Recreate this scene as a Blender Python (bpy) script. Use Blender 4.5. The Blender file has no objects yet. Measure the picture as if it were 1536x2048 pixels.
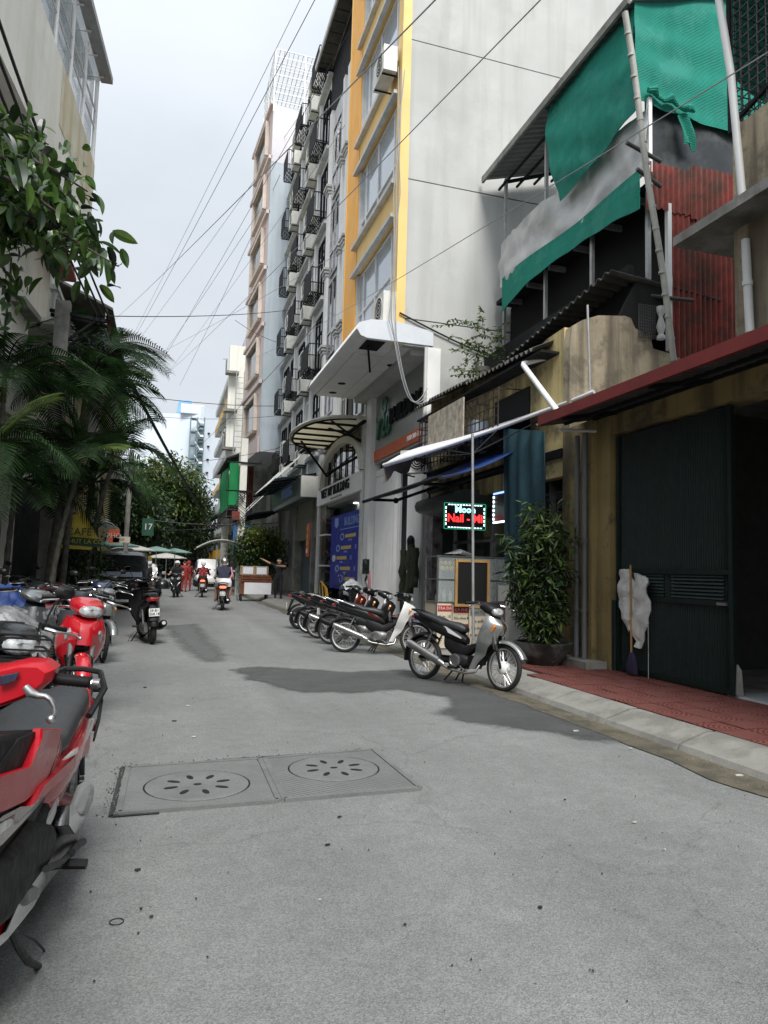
import bpy, bmesh, math, random
from mathutils import Vector, Matrix, noise, Quaternion
R = math.radians
S = bpy.context.scene
COL = S.collection
# ------------------------------------------------------------------ camera
F_PX, EYE = 1420.0, 1.4
YAW, PITCH, ROLL = math.atan(437/1420.), math.atan(120/1420.), .027
fw = Vector((math.sin(YAW)*math.cos(PITCH), math.cos(YAW)*math.cos(PITCH), math.sin(PITCH)))
rt0 = Vector((math.cos(YAW), -math.sin(YAW), 0)); up0 = rt0.cross(fw)
rt = rt0*math.cos(ROLL) + up0*math.sin(ROLL); up = up0*math.cos(ROLL) - rt0*math.sin(ROLL)
cd = bpy.data.cameras.new('camera'); cam = bpy.data.objects.new('camera', cd); COL.objects.link(cam)
cam.matrix_world = Matrix(((rt.x, up.x, -fw.x, 0), (rt.y, up.y, -fw.y, 0), (rt.z, up.z, -fw.z, EYE), (0, 0, 0, 1)))
cd.sensor_fit = 'VERTICAL'; cd.sensor_height = 24.0; cd.lens = F_PX/2048*24.0
cd.clip_start = .05; cd.clip_end = 2000
S.camera = cam
# ------------------------------------------------------------------ world: overcast daylight
W = bpy.data.worlds.new("World"); S.world = W; W.use_nodes = True
nt = W.node_tree; nd = nt.nodes; lk = nt.links
bg = nd['Background']
sky = nd.new('ShaderNodeTexSky'); sky.sky_type = 'NISHITA'; sky.sun_disc = False
SUN_EL, SUN_AZ = R(50), R(183)          # azimuth from +Y towards +X
sky.sun_elevation = SUN_EL; sky.sun_rotation = SUN_AZ
hs = nd.new('ShaderNodeHueSaturation'); hs.inputs['Saturation'].default_value = .25; hs.inputs['Value'].default_value = .6
lk.new(sky.outputs[0], hs.inputs['Color'])
tc = nd.new('ShaderNodeTexCoord'); mp = nd.new('ShaderNodeMapping'); mp.inputs['Scale'].default_value = (1, 1, 2.2)
nz = nd.new('ShaderNodeTexNoise'); nz.inputs['Scale'].default_value = 2.2; nz.inputs['Detail'].default_value = 6
lk.new(tc.outputs['Generated'], mp.inputs['Vector']); lk.new(mp.outputs[0], nz.inputs['Vector'])
cr = nd.new('ShaderNodeValToRGB'); cr.color_ramp.elements[0].position = .3; cr.color_ramp.elements[1].position = .72
cr.color_ramp.elements[0].color = (2.2, 2.42, 2.70, 1); cr.color_ramp.elements[1].color = (2.72, 2.88, 3.08, 1)
lk.new(nz.outputs['Fac'], cr.inputs['Fac'])
# overcast luminance rises smoothly towards the zenith
sep = nd.new('ShaderNodeSeparateXYZ'); lk.new(tc.outputs['Generated'], sep.inputs[0])
mx0 = nd.new('ShaderNodeMath'); mx0.operation = 'MAXIMUM'; mx0.inputs[1].default_value = 0; lk.new(sep.outputs['Z'], mx0.inputs[0])
pw = nd.new('ShaderNodeMath'); pw.operation = 'POWER'; pw.inputs[1].default_value = 3.2; lk.new(mx0.outputs[0], pw.inputs[0])
ma = nd.new('ShaderNodeMath'); ma.operation = 'MULTIPLY_ADD'; ma.inputs[1].default_value = 1.6; ma.inputs[2].default_value = .93; lk.new(pw.outputs[0], ma.inputs[0])
vm = nd.new('ShaderNodeVectorMath'); vm.operation = 'SCALE'; lk.new(cr.outputs[0], vm.inputs[0]); lk.new(ma.outputs[0], vm.inputs['Scale'])
mx = nd.new('ShaderNodeMixRGB'); mx.inputs[0].default_value = .88
lk.new(hs.outputs[0], mx.inputs[1]); lk.new(vm.outputs[0], mx.inputs[2]); lk.new(mx.outputs[0], bg.inputs['Color'])
bg.inputs['Strength'].default_value = .1
sd = bpy.data.lights.new('sun', 'SUN'); sd.energy = 1.5; sd.angle = R(24); sd.color = (1, .97, .93)
sun = bpy.data.objects.new('sun', sd); COL.objects.link(sun)
sdir = Vector((math.sin(SUN_AZ)*math.cos(SUN_EL), math.cos(SUN_AZ)*math.cos(SUN_EL), math.sin(SUN_EL)))
sun.rotation_euler = (-sdir).to_track_quat('-Z', 'Y').to_euler()
S.view_settings.view_transform = 'Standard'; S.view_settings.look = 'None'
S.view_settings.exposure = 1.6; S.view_settings.gamma = 1
S.view_settings.use_curve_mapping = False
# ------------------------------------------------------------------ helpers
def ray(px, py):
    return fw + rt*((px-768)/F_PX) + up*((1024-py)/F_PX)
def at(px, py, axis, val):
    """the point of a real plane (axis 0/1/2 = X/Y/Z, at val) measured off the photograph"""
    d = ray(px, py); o = Vector((0, 0, EYE)); return o + d*((val-o[axis])/d[axis])
def X6(px, py, x=6.): return at(px, py, 0, x)
def tag(o, label=None, cat=None, group=None, kind=None):
    if label: o['label'] = label
    if cat: o['category'] = cat
    if group: o['group'] = group
    if kind: o['kind'] = kind
    return o
def thing(name, label, cat, loc=(0, 0, 0), rz=0, group=None, kind=None):
    o = bpy.data.objects.new(name, None); COL.objects.link(o); o.empty_display_size = .2
    o.matrix_basis = Matrix.Translation(loc) @ Matrix.Rotation(rz, 4, 'Z')
    return tag(o, label, cat, group, kind)
class MB:
    def __init__(s): s.v = []; s.f = []; s.m = []; s.cur = 0
    def mat(s, i): s.cur = i; return s
    def add(s, vs, fs):
        b = len(s.v); s.v += [tuple(p) for p in vs]
        for f in fs: s.f.append(tuple(i+b for i in f)); s.m.append(s.cur)
        return s
    def box(s, c, d, M=None):
        x, y, z = d[0]/2, d[1]/2, d[2]/2
        vs = [Vector((a*x, b*y, e*z)) for e in (-1, 1) for b in (-1, 1) for a in (-1, 1)]
        if M is not None: vs = [M @ p for p in vs]
        vs = [p+Vector(c) for p in vs]
        return s.add(vs, [(0, 2, 3, 1), (4, 5, 7, 6), (0, 1, 5, 4), (2, 6, 7, 3), (0, 4, 6, 2), (1, 3, 7, 5)])
    def bb(s, x0, x1, y0, y1, z0, z1): return s.box(((x0+x1)/2, (y0+y1)/2, (z0+z1)/2), (abs(x1-x0), abs(y1-y0), abs(z1-z0)))
    def prism(s, pts, off):
        n = len(pts); off = Vector(off); a = [Vector(p) for p in pts]
        s.add(a+[p+off for p in a], [tuple(range(n)), tuple(range(2*n-1, n-1, -1))]+[(i, n+i, n+(i+1) % n, (i+1) % n) for i in range(n)])
        return s
    def beam(s, a, b, w, h=None, upv=(0, 0, 1)):
        a = Vector(a); b = Vector(b); h = h or w; d = (b-a)
        if d.length < 1e-6: return s
        L = d.length; d.normalize(); u = Vector(upv)
        if abs(d.dot(u)) > .99: u = Vector((0, 1, 0))
        q = d.cross(u).normalized(); u = q.cross(d)
        M = Matrix((q, d, u)).transposed()
        return s.box((a+b)/2, (w, L, h), M)
    def tube(s, pts, r, n=8, cap=True):
        pts = [Vector(p) for p in pts]; k = len(pts)
        rr = r if isinstance(r, (list, tuple)) else [r]*k
        vs = []; prev = None
        for i, p in enumerate(pts):
            t = (pts[min(i+1, k-1)]-pts[max(i-1, 0)]).normalized()
            if prev is None:
                a = Vector((0, 0, 1)) if abs(t.z) < .9 else Vector((1, 0, 0)); q = t.cross(a).normalized()
            else:
                q = (prev-t*prev.dot(t)).normalized()
            prev = q; w = t.cross(q)
            vs += [p+(q*math.cos(2*math.pi*j/n)+w*math.sin(2*math.pi*j/n))*rr[i] for j in range(n)]
        fs = [(i*n+j, i*n+(j+1) % n, (i+1)*n+(j+1) % n, (i+1)*n+j) for i in range(k-1) for j in range(n)]
        if cap: fs += [tuple(range(n-1, -1, -1)), tuple((k-1)*n+j for j in range(n))]
        return s.add(vs, fs)
    def cyl(s, a, b, r, r2=None, n=14): return s.tube([a, b], [r, r if r2 is None else r2], n)
    def lathe(s, prof, M=None, n=20, closed=False):
        """prof: (radius, height) list; axis is local Z unless M"""
        M = M or Matrix(); vs = []
        for r, h in prof: vs += [M @ Vector((r*math.cos(2*math.pi*j/n), r*math.sin(2*math.pi*j/n), h)) for j in range(n)]
        k = len(prof); rng = range(k if closed else k-1)
        fs = [(i*n+j, i*n+(j+1) % n, ((i+1) % k)*n+(j+1) % n, ((i+1) % k)*n+j) for i in rng for j in range(n)]
        if not closed: fs += [tuple(range(n-1, -1, -1)), tuple((k-1)*n+j for j in range(n))]
        return s.add(vs, fs)
    def ball(s, c, r, n=10, k=6, M=None):
        rr = r if isinstance(r, (tuple, list)) else (r, r, r)
        M2 = Matrix.Translation(c) @ (M or Matrix()) @ Matrix.Diagonal((rr[0], rr[1], rr[2], 1))
        return s.lathe([(max(math.sin(math.pi*i/k), .001), -math.cos(math.pi*i/k)) for i in range(k+1)], M2, n)
    def loft(s, secs, n=16, e=2.4, cap=True):
        """secs: (centre, half-side vector, half-up vector[, exponent])"""
        vs = []
        for sc in secs:
            c, a, b = Vector(sc[0]), Vector(sc[1]), Vector(sc[2]); ee = sc[3] if len(sc) > 3 else e
            for j in range(n):
                t = 2*math.pi*j/n; ct, st = math.cos(t), math.sin(t)
                vs.append(c+a*math.copysign(abs(ct)**(2/ee), ct)+b*math.copysign(abs(st)**(2/ee), st))
        k = len(secs)
        fs = [(i*n+j, i*n+(j+1) % n, (i+1)*n+(j+1) % n, (i+1)*n+j) for i in range(k-1) for j in range(n)]
        if cap: fs += [tuple(range(n-1, -1, -1)), tuple((k-1)*n+j for j in range(n))]
        return s.add(vs, fs)
    def sheet(s, fn, nu, nv, th=None):
        """fn(u,v) -> point; th: thickness (a function-free offset along the normal)"""
        g = [[Vector(fn(i/nu, j/nv)) for j in range(nv+1)] for i in range(nu+1)]
        vs = [p for row in g for p in row]; w = nv+1
        fs = [(i*w+j, (i+1)*w+j, (i+1)*w+j+1, i*w+j+1) for i in range(nu) for j in range(nv)]
        if th:
            off = []
            for i in range(nu+1):
                for j in range(nv+1):
                    a = g[min(i+1, nu)][j]-g[max(i-1, 0)][j]; b = g[i][min(j+1, nv)]-g[i][max(j-1, 0)]
                    nn = a.cross(b); off.append(nn.normalized()*th if nn.length > 1e-9 else Vector())
            N = len(vs); vs = vs+[p-o for p, o in zip(vs, off)]
            fs += [tuple(N+q for q in reversed(f)) for f in fs]
            rim = [(i, 0) for i in range(nu+1)]+[(nu, j) for j in range(1, nv+1)]+[(i, nv) for i in range(nu-1, -1, -1)]+[(0, j) for j in range(nv-1, 0, -1)]
            ids = [i*w+j for i, j in rim]
            for a, b in zip(ids, ids[1:]+ids[:1]): fs.append((b, a, a+N, b+N))
        return s.add(vs, fs)
    def mesh(s, name, mats, smooth=True, ang=38):
        me = bpy.data.meshes.new(name); me.from_pydata(s.v, [], s.f)
        for m in (mats if isinstance(mats, (list, tuple)) else [mats]): me.materials.append(m)
        me.polygons.foreach_set('material_index', s.m)
        if smooth:
            me.polygons.foreach_set('use_smooth', [True]*len(s.f))
            me.set_sharp_from_angle(angle=R(ang))
        me.validate(); me.update(); return me
    def build(s, name, mats, parent=None, local=False, smooth=True, ang=38, recalc=False):
        me = s.mesh(name, mats, smooth, ang)
        if recalc:
            bm = bmesh.new(); bm.from_mesh(me); bmesh.ops.recalc_face_normals(bm, faces=bm.faces); bm.to_mesh(me); bm.free()
        return link(name, me, parent, local)
def link(name, me, parent=None, local=False):
    o = bpy.data.objects.new(name, me); COL.objects.link(o)
    if parent is not None:
        o.parent = parent
        if parent.type == 'EMPTY' and not local: o.matrix_parent_inverse = parent.matrix_basis.inverted()
    return o
def copy_tree(o, parent=None, M=None):
    c = o.copy(); COL.objects.link(c)
    if parent is not None: c.parent = parent
    if M is not None: c.matrix_basis = M
    for ch in list(o.children): copy_tree(ch, c)
    return c
def struct(name, mb, mats, **k): return tag(mb.build(name, mats, **k), kind='structure')
FM = {'x': Matrix(((0, 0, -1), (-1, 0, 0), (0, 1, 0))), 'y': Matrix(((1, 0, 0), (0, 0, -1), (0, 1, 0)))}
def text(s, size, pos, mat, parent, face='x', ext=.01, name='lettering', M=None, sx=1, align='CENTER', bold=0, local=False):
    cu = bpy.data.curves.new(name, 'FONT'); cu.body = s; cu.size = size; cu.extrude = ext; cu.align_x = align; cu.align_y = 'CENTER'; cu.resolution_u = 2
    cu.offset = bold
    tmp = bpy.data.objects.new(name, cu); dg = bpy.context.evaluated_depsgraph_get()
    COL.objects.link(tmp); bpy.context.view_layer.update()
    me = bpy.data.meshes.new_from_object(tmp.evaluated_get(bpy.context.evaluated_depsgraph_get()))
    bpy.data.objects.remove(tmp); bpy.data.curves.remove(cu)
    T = Matrix.Translation(pos) @ (M if M is not None else FM[face].to_4x4()) @ Matrix.Diagonal((sx, 1, 1, 1))
    me.transform(T); me.materials.clear(); me.materials.append(mat); me.name = name
    return link(name, me, parent, local)
# ------------------------------------------------------------------ materials
def pm(name, col, rough=.6, metal=0., var=.12, vs=2.5, bump=0., bs=60., coat=0., streak=0., scol=(.04, .04, .035), blot=0., bcol=(.06, .06, .05), bls=.7, spec=.5, emit=None, es=0., fine=0., alpha=None, trans=0.):
    m = bpy.data.materials.new(name); m.use_nodes = True; t = m.node_tree; n = t.nodes; l = t.links; b = n['Principled BSDF']
    b.inputs['Roughness'].default_value = rough; b.inputs['Metallic'].default_value = metal; b.inputs['Specular IOR Level'].default_value = spec
    if coat: b.inputs['Coat Weight'].default_value = coat; b.inputs['Coat Roughness'].default_value = .06
    if trans: b.inputs['Transmission Weight'].default_value = trans
    if alpha is not None: b.inputs['Alpha'].default_value = alpha
    if emit: b.inputs['Emission Color'].default_value = (*emit, 1); b.inputs['Emission Strength'].default_value = es
    c = n.new('ShaderNodeTexCoord'); out = None
    rgb = n.new('ShaderNodeRGB'); rgb.outputs[0].default_value = (*col, 1); out = rgb.outputs[0]
    def noi(scale, det=4, vec=None, sc=None, rough_=.55):
        q = n.new('ShaderNodeTexNoise'); q.inputs['Scale'].default_value = scale; q.inputs['Detail'].default_value = det; q.inputs['Roughness'].default_value = rough_
        if sc:
            mpp = n.new('ShaderNodeMapping'); mpp.inputs['Scale'].default_value = sc; l.new(c.outputs['Object'], mpp.inputs[0]); l.new(mpp.outputs[0], q.inputs['Vector'])
        else: l.new(c.outputs['Object'], q.inputs['Vector'])
        return q.outputs['Fac']
    def rmp(f, a, bb, lo=0., hi=1.):
        q = n.new('ShaderNodeMapRange'); q.inputs['From Min'].default_value = a; q.inputs['From Max'].default_value = bb; q.inputs['To Min'].default_value = lo; q.inputs['To Max'].default_value = hi; l.new(f, q.inputs['Value']); return q.outputs[0]
    def mixc(f, a, bcolor, typ='MIX'):
        q = n.new('ShaderNodeMixRGB'); q.blend_type = typ; l.new(f, q.inputs[0]); l.new(a, q.inputs[1]); q.inputs[2].default_value = (*bcolor, 1); return q.outputs[0]
    if var: out = mixc(rmp(noi(vs), .35, .7, 0, 1), out, tuple(max(0, x*(1-var*2)) for x in col))
    if fine: out = mixc(rmp(noi(bs*1.5, 2), .4, .65, 0, 1), out, tuple(max(0, x*(1-fine)) for x in col))
    if streak: out = mixc(rmp(noi(1., 5, sc=(3.2, 3.2, .22)), .44, .64, 0, streak), out, scol)
    if blot: out = mixc(rmp(noi(bls, 7, rough_=.68), .50, .60, 0, blot), out, bcol)
    l.new(out, b.inputs['Base Color'])
    if bump:
        q = n.new('ShaderNodeBump'); q.inputs['Strength'].default_value = bump; q.inputs['Distance'].default_value = .02; l.new(noi(bs, 3), q.inputs['Height']); l.new(q.outputs[0], b.inputs['Normal'])
    if rough > .25 and var: l.new(rmp(noi(vs*3), .3, .7, rough*.85, min(1, rough*1.15)), b.inputs['Roughness'])
    return m
def wave(m, scale, amt, axis='X', dist=.02, warp=.3):
    """adds a ribbed bump to a material"""
    t = m.node_tree; n = t.nodes; l = t.links; b = n['Principled BSDF']
    c = n.new('ShaderNodeTexCoord'); w = n.new('ShaderNodeTexWave'); w.bands_direction = axis; w.inputs['Scale'].default_value = scale; w.inputs['Distortion'].default_value = warp; w.inputs['Detail'].default_value = 4; w.inputs['Detail Scale'].default_value = .6
    l.new(c.outputs['Object'], w.inputs[0]); q = n.new('ShaderNodeBump'); q.inputs['Strength'].default_value = amt; q.inputs['Distance'].default_value = dist
    l.new(w.outputs['Fac'], q.inputs['Height']); l.new(q.outputs[0], b.inputs['Normal'])
    return m
K = {}
def mats():
    K['white'] = pm('white_paint', (.62, .63, .62), .6, streak=.25, scol=(.3, .3, .27), bump=.05)
    K['whitec'] = pm('clean_white', (.78, .78, .77), .5, var=.04)
    K['grey_side'] = pm('grey_render', (.50, .505, .485), .85, var=.07, vs=.5, streak=.35, scol=(.34, .34, .31), blot=.3, bcol=(.3, .31, .28), bls=.33, bump=.15, bs=25)
    K['yellow'] = pm('orange_yellow_paint', (.95, .43, .012), .5, var=.05, vs=1, streak=.12, scol=(.5, .25, .04))
    K['yellowp'] = pm('pale_yellow_paint', (.86, .58, .20), .6, var=.06, vs=1, streak=.15, scol=(.5, .36, .16))
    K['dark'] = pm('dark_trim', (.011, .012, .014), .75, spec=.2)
    K['black'] = pm('black_plastic', (.010, .010, .011), .5, spec=.25, var=.1, vs=9)
    K['rubber'] = pm('tyre_rubber', (.014, .014, .014), .8, bump=.2, bs=120)
    K['metal'] = pm('brushed_metal', (.5, .5, .5), .35, .9, var=.15, vs=8)
    K['chrome'] = pm('chrome', (.75, .75, .75), .12, 1., var=.08, vs=20)
    K['steel'] = pm('galvanised_steel', (.42, .43, .43), .5, .5, var=.12, vs=6)
    K['rust'] = pm('rusty_red_iron', (.27, .042, .03), .75, var=.25, vs=3, blot=.8, bcol=(.07, .03, .02), bls=2.2, streak=.5, scol=(.09, .045, .03), bump=.1)
    K['redpaint'] = pm('red_oxide_paint', (.2, .02, .018), .5, var=.15)
    K['concrete'] = pm('concrete', (.30, .295, .27), .9, var=.15, streak=.4, scol=(.07, .07, .06), blot=.5, bcol=(.09, .09, .075), bls=1.6, bump=.3, bs=40)
    K['kerb'] = pm('kerb_concrete', (.25, .245, .22), .9, var=.15, vs=5, blot=.6, bcol=(.12, .115, .10), bls=2.2, bump=.3, bs=70, fine=.2)
    K['plaster'] = pm('stained_yellow_plaster', (.76, .61, .29), .9, var=.15, vs=1.3, streak=.85, scol=(.14, .115, .075), blot=.8, bcol=(.10, .09, .06), bls=.9, bump=.35, bs=18)
    K['plasterg'] = pm('stained_grey_plaster', (.46, .39, .27), .9, var=.15, vs=1.5, streak=.9, scol=(.11, .09, .065), blot=.8, bcol=(.13, .11, .08), bls=1.2, bump=.4, bs=14)
    K['ochre'] = pm('ochre_wall', (.33, .25, .105), .85, var=.15, vs=1.5, streak=.8, scol=(.09, .07, .04), blot=.75, bcol=(.07, .06, .04), bls=1.3, bump=.2, bs=20)
    K['cream'] = pm('cream_render', (.83, .82, .75), .85, var=.06, vs=.8, streak=.28, scol=(.5, .47, .36), blot=.15, bcol=(.40, .38, .28), bls=.6, bump=.1, bs=30)
    K['netg'] = wave(pm('green_shade_net', (.045, .38, .29), .85, var=.12, vs=1.2, spec=.2, streak=.2, scol=(.015, .20, .14), blot=.5, bcol=(.10, .46, .38), bls=1.2), 12, .5, 'Z', .02, 2.6)
    K['tarp_s'] = pm('silver_tarpaulin', (.50, .51, .51), .42, .15, var=.08, vs=1.5, bump=.9, bs=5, blot=.35, bcol=(.28, .29, .29))
    K['tarp_b'] = pm('blue_tarpaulin', (.012, .05, .22), .5, var=.15, vs=3)
    K['tarp_t'] = pm('teal_curtain', (.012, .055, .075), .7, var=.2, vs=3)
    K['net2'] = pm('bright_green_net', (.02, .38, .12), .7, var=.15, vs=1)
    K['corr'] = pm('old_corrugated_sheet', (.055, .055, .05), .85, var=.2, vs=2, blot=.4, bcol=(.12, .11, .09))
    K['shed'] = pm('shed_roof_iron', (.16, .165, .17), .55, .3, var=.15, vs=1.5)
    K['glass'] = pm('blue_window_glass', (.42, .50, .57), .06, 0, var=.06, vs=.6, spec=.9, coat=.6)
    K['glassd'] = pm('dark_window_glass', (.03, .038, .042), .06, 0, var=.1, vs=.8, spec=.8, coat=.4)
    K['glasst'] = pm('teal_canopy_glass', (.02, .07, .075), .12, 0, var=.3, vs=2, spec=.7, alpha=.8)
    K['clear'] = pm('clear_glass', (.75, .85, .85), .03, 0, var=0, spec=.6, alpha=.22)
    K['ac'] = pm('air_conditioner_casing', (.66, .66, .61), .55, var=.06, vs=4, streak=.15, scol=(.4, .36, .28))
    K['pink'] = pm('pink_paint', (.66, .55, .52), .7, var=.06, vs=.8, streak=.2, scol=(.4, .27, .22))
    K['bluegrey'] = pm('blue_grey_render', (.45, .51, .56), .85, var=.06, vs=.5, streak=.35, scol=(.28, .32, .34), blot=.5, bcol=(.34, .42, .42), bls=.25)
    K['lilac'] = pm('lilac_render', (.62, .60, .63), .85, var=.05, vs=.5, blot=.2, bcol=(.42, .42, .42), bls=.4)
    K['blueapt'] = pm('pale_blue_paint', (.66, .72, .78), .75, var=.04, vs=.2, streak=.12, scol=(.42, .54, .65))
    K['roofb'] = pm('blue_roof', (.12, .28, .45), .6, var=.1, vs=.3)
    K['orange'] = pm('orange_sign', (.62, .13, .05), .5, var=.05)
    K['signgrey'] = pm('grey_sign_panel', (.30, .32, .31), .35, .2, var=.04, vs=1)
    K['signg'] = pm('green_letters', (.01, .11, .06), .4)
    K['shutter'] = wave(pm('white_folding_shutter', (.58, .60, .61), .5, .1, var=.06), 9, .6, 'Y', .03)
    K['roller'] = pm('grey_roller_shutter', (.24, .235, .21), .55, .2, var=.08)
    K['marble'] = pm('black_marble', (.02, .02, .022), .18, blot=.5, bcol=(.22, .21, .18), bls=5, var=.1)
    K['banner'] = pm('blue_banner', (.006, .022, .33), .5, var=.06, vs=1)
    K['skyblue'] = pm('light_blue_print', (.25, .40, .75), .5, var=0)
    K['gold'] = pm('gold_print', (.55, .42, .14), .5, var=0)
    K['yel'] = pm('yellow_board', (.75, .40, .03), .5, var=.05)
    K['wallgrey'] = pm('interior_grey_wall', (.26, .32, .34), .8, var=.05)
    K['tile'] = None
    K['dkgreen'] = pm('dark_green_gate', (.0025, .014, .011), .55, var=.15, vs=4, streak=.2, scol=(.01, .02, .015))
    K['pvc'] = pm('grey_plastic_pipe', (.15, .16, .165), .5, var=.1, vs=2, streak=.3, scol=(.2, .2, .19))
    K['pvcw'] = pm('white_plastic_pipe', (.68, .69, .68), .5, var=.06, vs=2, streak=.3, scol=(.35, .34, .3))
    K['wood'] = pm('pale_wood', (.42, .25, .09), .55, var=.15, vs=6)
    K['woodd'] = pm('brown_wood', (.16, .05, .018), .35, var=.2, vs=5, coat=.4)
    K['paper'] = pm('cream_menu_board', (.62, .55, .42), .6, var=.05)
    K['redsign'] = pm('red_print', (.42, .03, .025), .5, var=.05)
    K['cloth_w'] = pm('white_cloth', (.74, .74, .76), .8, var=.05, vs=3)
    K['cloth_t'] = pm('taupe_cloth', (.26, .22, .18), .85, var=.15, vs=5)
    K['rag'] = pm('grimy_white_sack', (.68, .68, .66), .85, var=.15, vs=6, blot=.25, bcol=(.3, .3, .29), bls=6)
    K['olive'] = pm('dark_olive_raincoat', (.05, .058, .028), .7, var=.25, vs=5)
    K['purple'] = pm('purple_broom', (.035, .025, .07), .9, var=.2)
    K['bark'] = pm('bark', (.075, .06, .045), .95, var=.3, vs=9, bump=.6, bs=30)
    K['wire'] = pm('black_cable', (.015, .015, .016), .6, var=0)
    K['wireg'] = pm('grey_cable', (.32, .33, .34), .6, var=0)
    K['slot'] = pm('deep_black_hole', (.004, .004, .004), .95, var=0)
    K['skin'] = pm('skin', (.48, .27, .19), .55, var=.06, vs=12)
    K['netwire'] = pm('wire_mesh', (.09, .09, .085), .6, .4, var=.2)
    K['led_w'] = pm('lit_white_diode', (.8, .95, 1), .4, var=0, emit=(.75, .95, 1), es=1.3)
    K['led_g'] = pm('lit_green_diode', (.3, .8, .6), .4, var=0, emit=(.3, .95, .7), es=.6)
    K['led_b'] = pm('lit_blue_diode', (.2, .3, 1), .4, var=0, emit=(.2, .35, 1), es=1.0)
    K['led_r'] = pm('lit_red_diode', (.9, .05, .05), .4, var=0, emit=(1, .03, .03), es=.75)
    K['led_c'] = pm('lit_cyan_letters', (.5, .9, .9), .4, var=0, emit=(.42, .95, .92), es=.55)
    K['lamp'] = pm('lit_downlight', (1, .98, .9), .4, var=0, emit=(1, .95, .85), es=3)
    K['tail'] = pm('lit_tail_lamp', (.9, .06, .03), .3, var=0, emit=(1, .12, .05), es=1.2)
mats()
def nodes(m): return m.node_tree.nodes, m.node_tree.links
def asphalt():
    m = pm('asphalt', (.11, .113, .112), .85, var=0); n, l = nodes(m); b = n['Principled BSDF']
    c = n.new('ShaderNodeTexCoord')
    def noi(s, d=2, r=.5):
        q = n.new('ShaderNodeTexNoise'); q.inputs['Scale'].default_value = s; q.inputs['Detail'].default_value = d; q.inputs['Roughness'].default_value = r; l.new(c.outputs['Object'], q.inputs[0]); return q.outputs['Fac']
    def rmp(f, a, bb, lo, hi):
        q = n.new('ShaderNodeMapRange'); q.inputs[1].default_value = a; q.inputs[2].default_value = bb; q.inputs[3].default_value = lo; q.inputs[4].default_value = hi; l.new(f, q.inputs[0]); return q.outputs[0]
    v = n.new('ShaderNodeTexVoronoi'); v.inputs['Scale'].default_value = 190; l.new(c.outputs['Object'], v.inputs[0])
    sepc = n.new('ShaderNodeSeparateColor'); l.new(v.outputs['Color'], sepc.inputs[0])
    f1 = rmp(sepc.outputs[0], 0, 1, .68, 1.34)       # individual stones
    f2 = rmp(noi(.55, 5, .6), .3, .7, .86, 1.12)      # large patches
    f3 = rmp(noi(7, 5, .65), .3, .72, .90, 1.10)
    f4 = rmp(noi(1.7, 6, .7), .60, .70, 1, .84)       # blotches
    def mul(a, bb):
        q = n.new('ShaderNodeMath'); q.operation = 'MULTIPLY'; l.new(a, q.inputs[0]); l.new(bb, q.inputs[1]); return q.outputs[0]
    mpp = n.new('ShaderNodeMapping'); mpp.inputs['Scale'].default_value = (1.1, .09, 1); l.new(c.outputs['Object'], mpp.inputs[0])
    qn = n.new('ShaderNodeTexNoise'); qn.inputs['Scale'].default_value = 1; qn.inputs['Detail'].default_value = 4; l.new(mpp.outputs[0], qn.inputs[0]); f5 = rmp(qn.outputs['Fac'], .35, .65, .88, 1.08)   # worn wheel paths
    vc = n.new('ShaderNodeTexVoronoi'); vc.feature = 'DISTANCE_TO_EDGE'; vc.inputs['Scale'].default_value = .42; mn = n.new('ShaderNodeVectorMath'); mn.operation = 'MULTIPLY_ADD'; q3 = n.new('ShaderNodeTexNoise'); q3.inputs['Scale'].default_value = 3; q3.inputs['Detail'].default_value = 6
    l.new(c.outputs['Object'], q3.inputs[0]); l.new(q3.outputs['Color'], mn.inputs[0]); mn.inputs[1].default_value = (.5, .5, 0); l.new(c.outputs['Object'], mn.inputs[2]); l.new(mn.outputs[0], vc.inputs[0])
    f6 = rmp(vc.outputs['Distance'], 0, .006, .80, 1)                                            # hairline cracks
    f = mul(mul(mul(f1, f2), mul(f3, f4)), mul(f5, f6))
    vs = n.new('ShaderNodeVectorMath'); vs.operation = 'SCALE'; vs.inputs[0].default_value = (.178, .183, .178); l.new(f, vs.inputs['Scale'])
    l.new(vs.outputs[0], b.inputs['Base Color'])
    bp = n.new('ShaderNodeBump'); bp.inputs['Strength'].default_value = .55; bp.inputs['Distance'].default_value = .006
    l.new(v.outputs['Distance'], bp.inputs['Height']); l.new(bp.outputs[0], b.inputs['Normal'])
    return m
K['asphalt'] = asphalt()
def translucify(m, f, col=None):
    n, l = nodes(m); b = n['Principled BSDF']; o = n['Material Output']; t = n.new('ShaderNodeBsdfTranslucent'); x = n.new('ShaderNodeMixShader'); x.inputs[0].default_value = f
    src = b.inputs['Base Color'].links[0].from_socket; l.new(src, t.inputs[0]); l.new(b.outputs[0], x.inputs[1]); l.new(t.outputs[0], x.inputs[2]); l.new(x.outputs[0], o.inputs['Surface']); return m
translucify(K['netg'], .35); translucify(K['net2'], .35); translucify(K['cloth_w'], .2)
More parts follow.
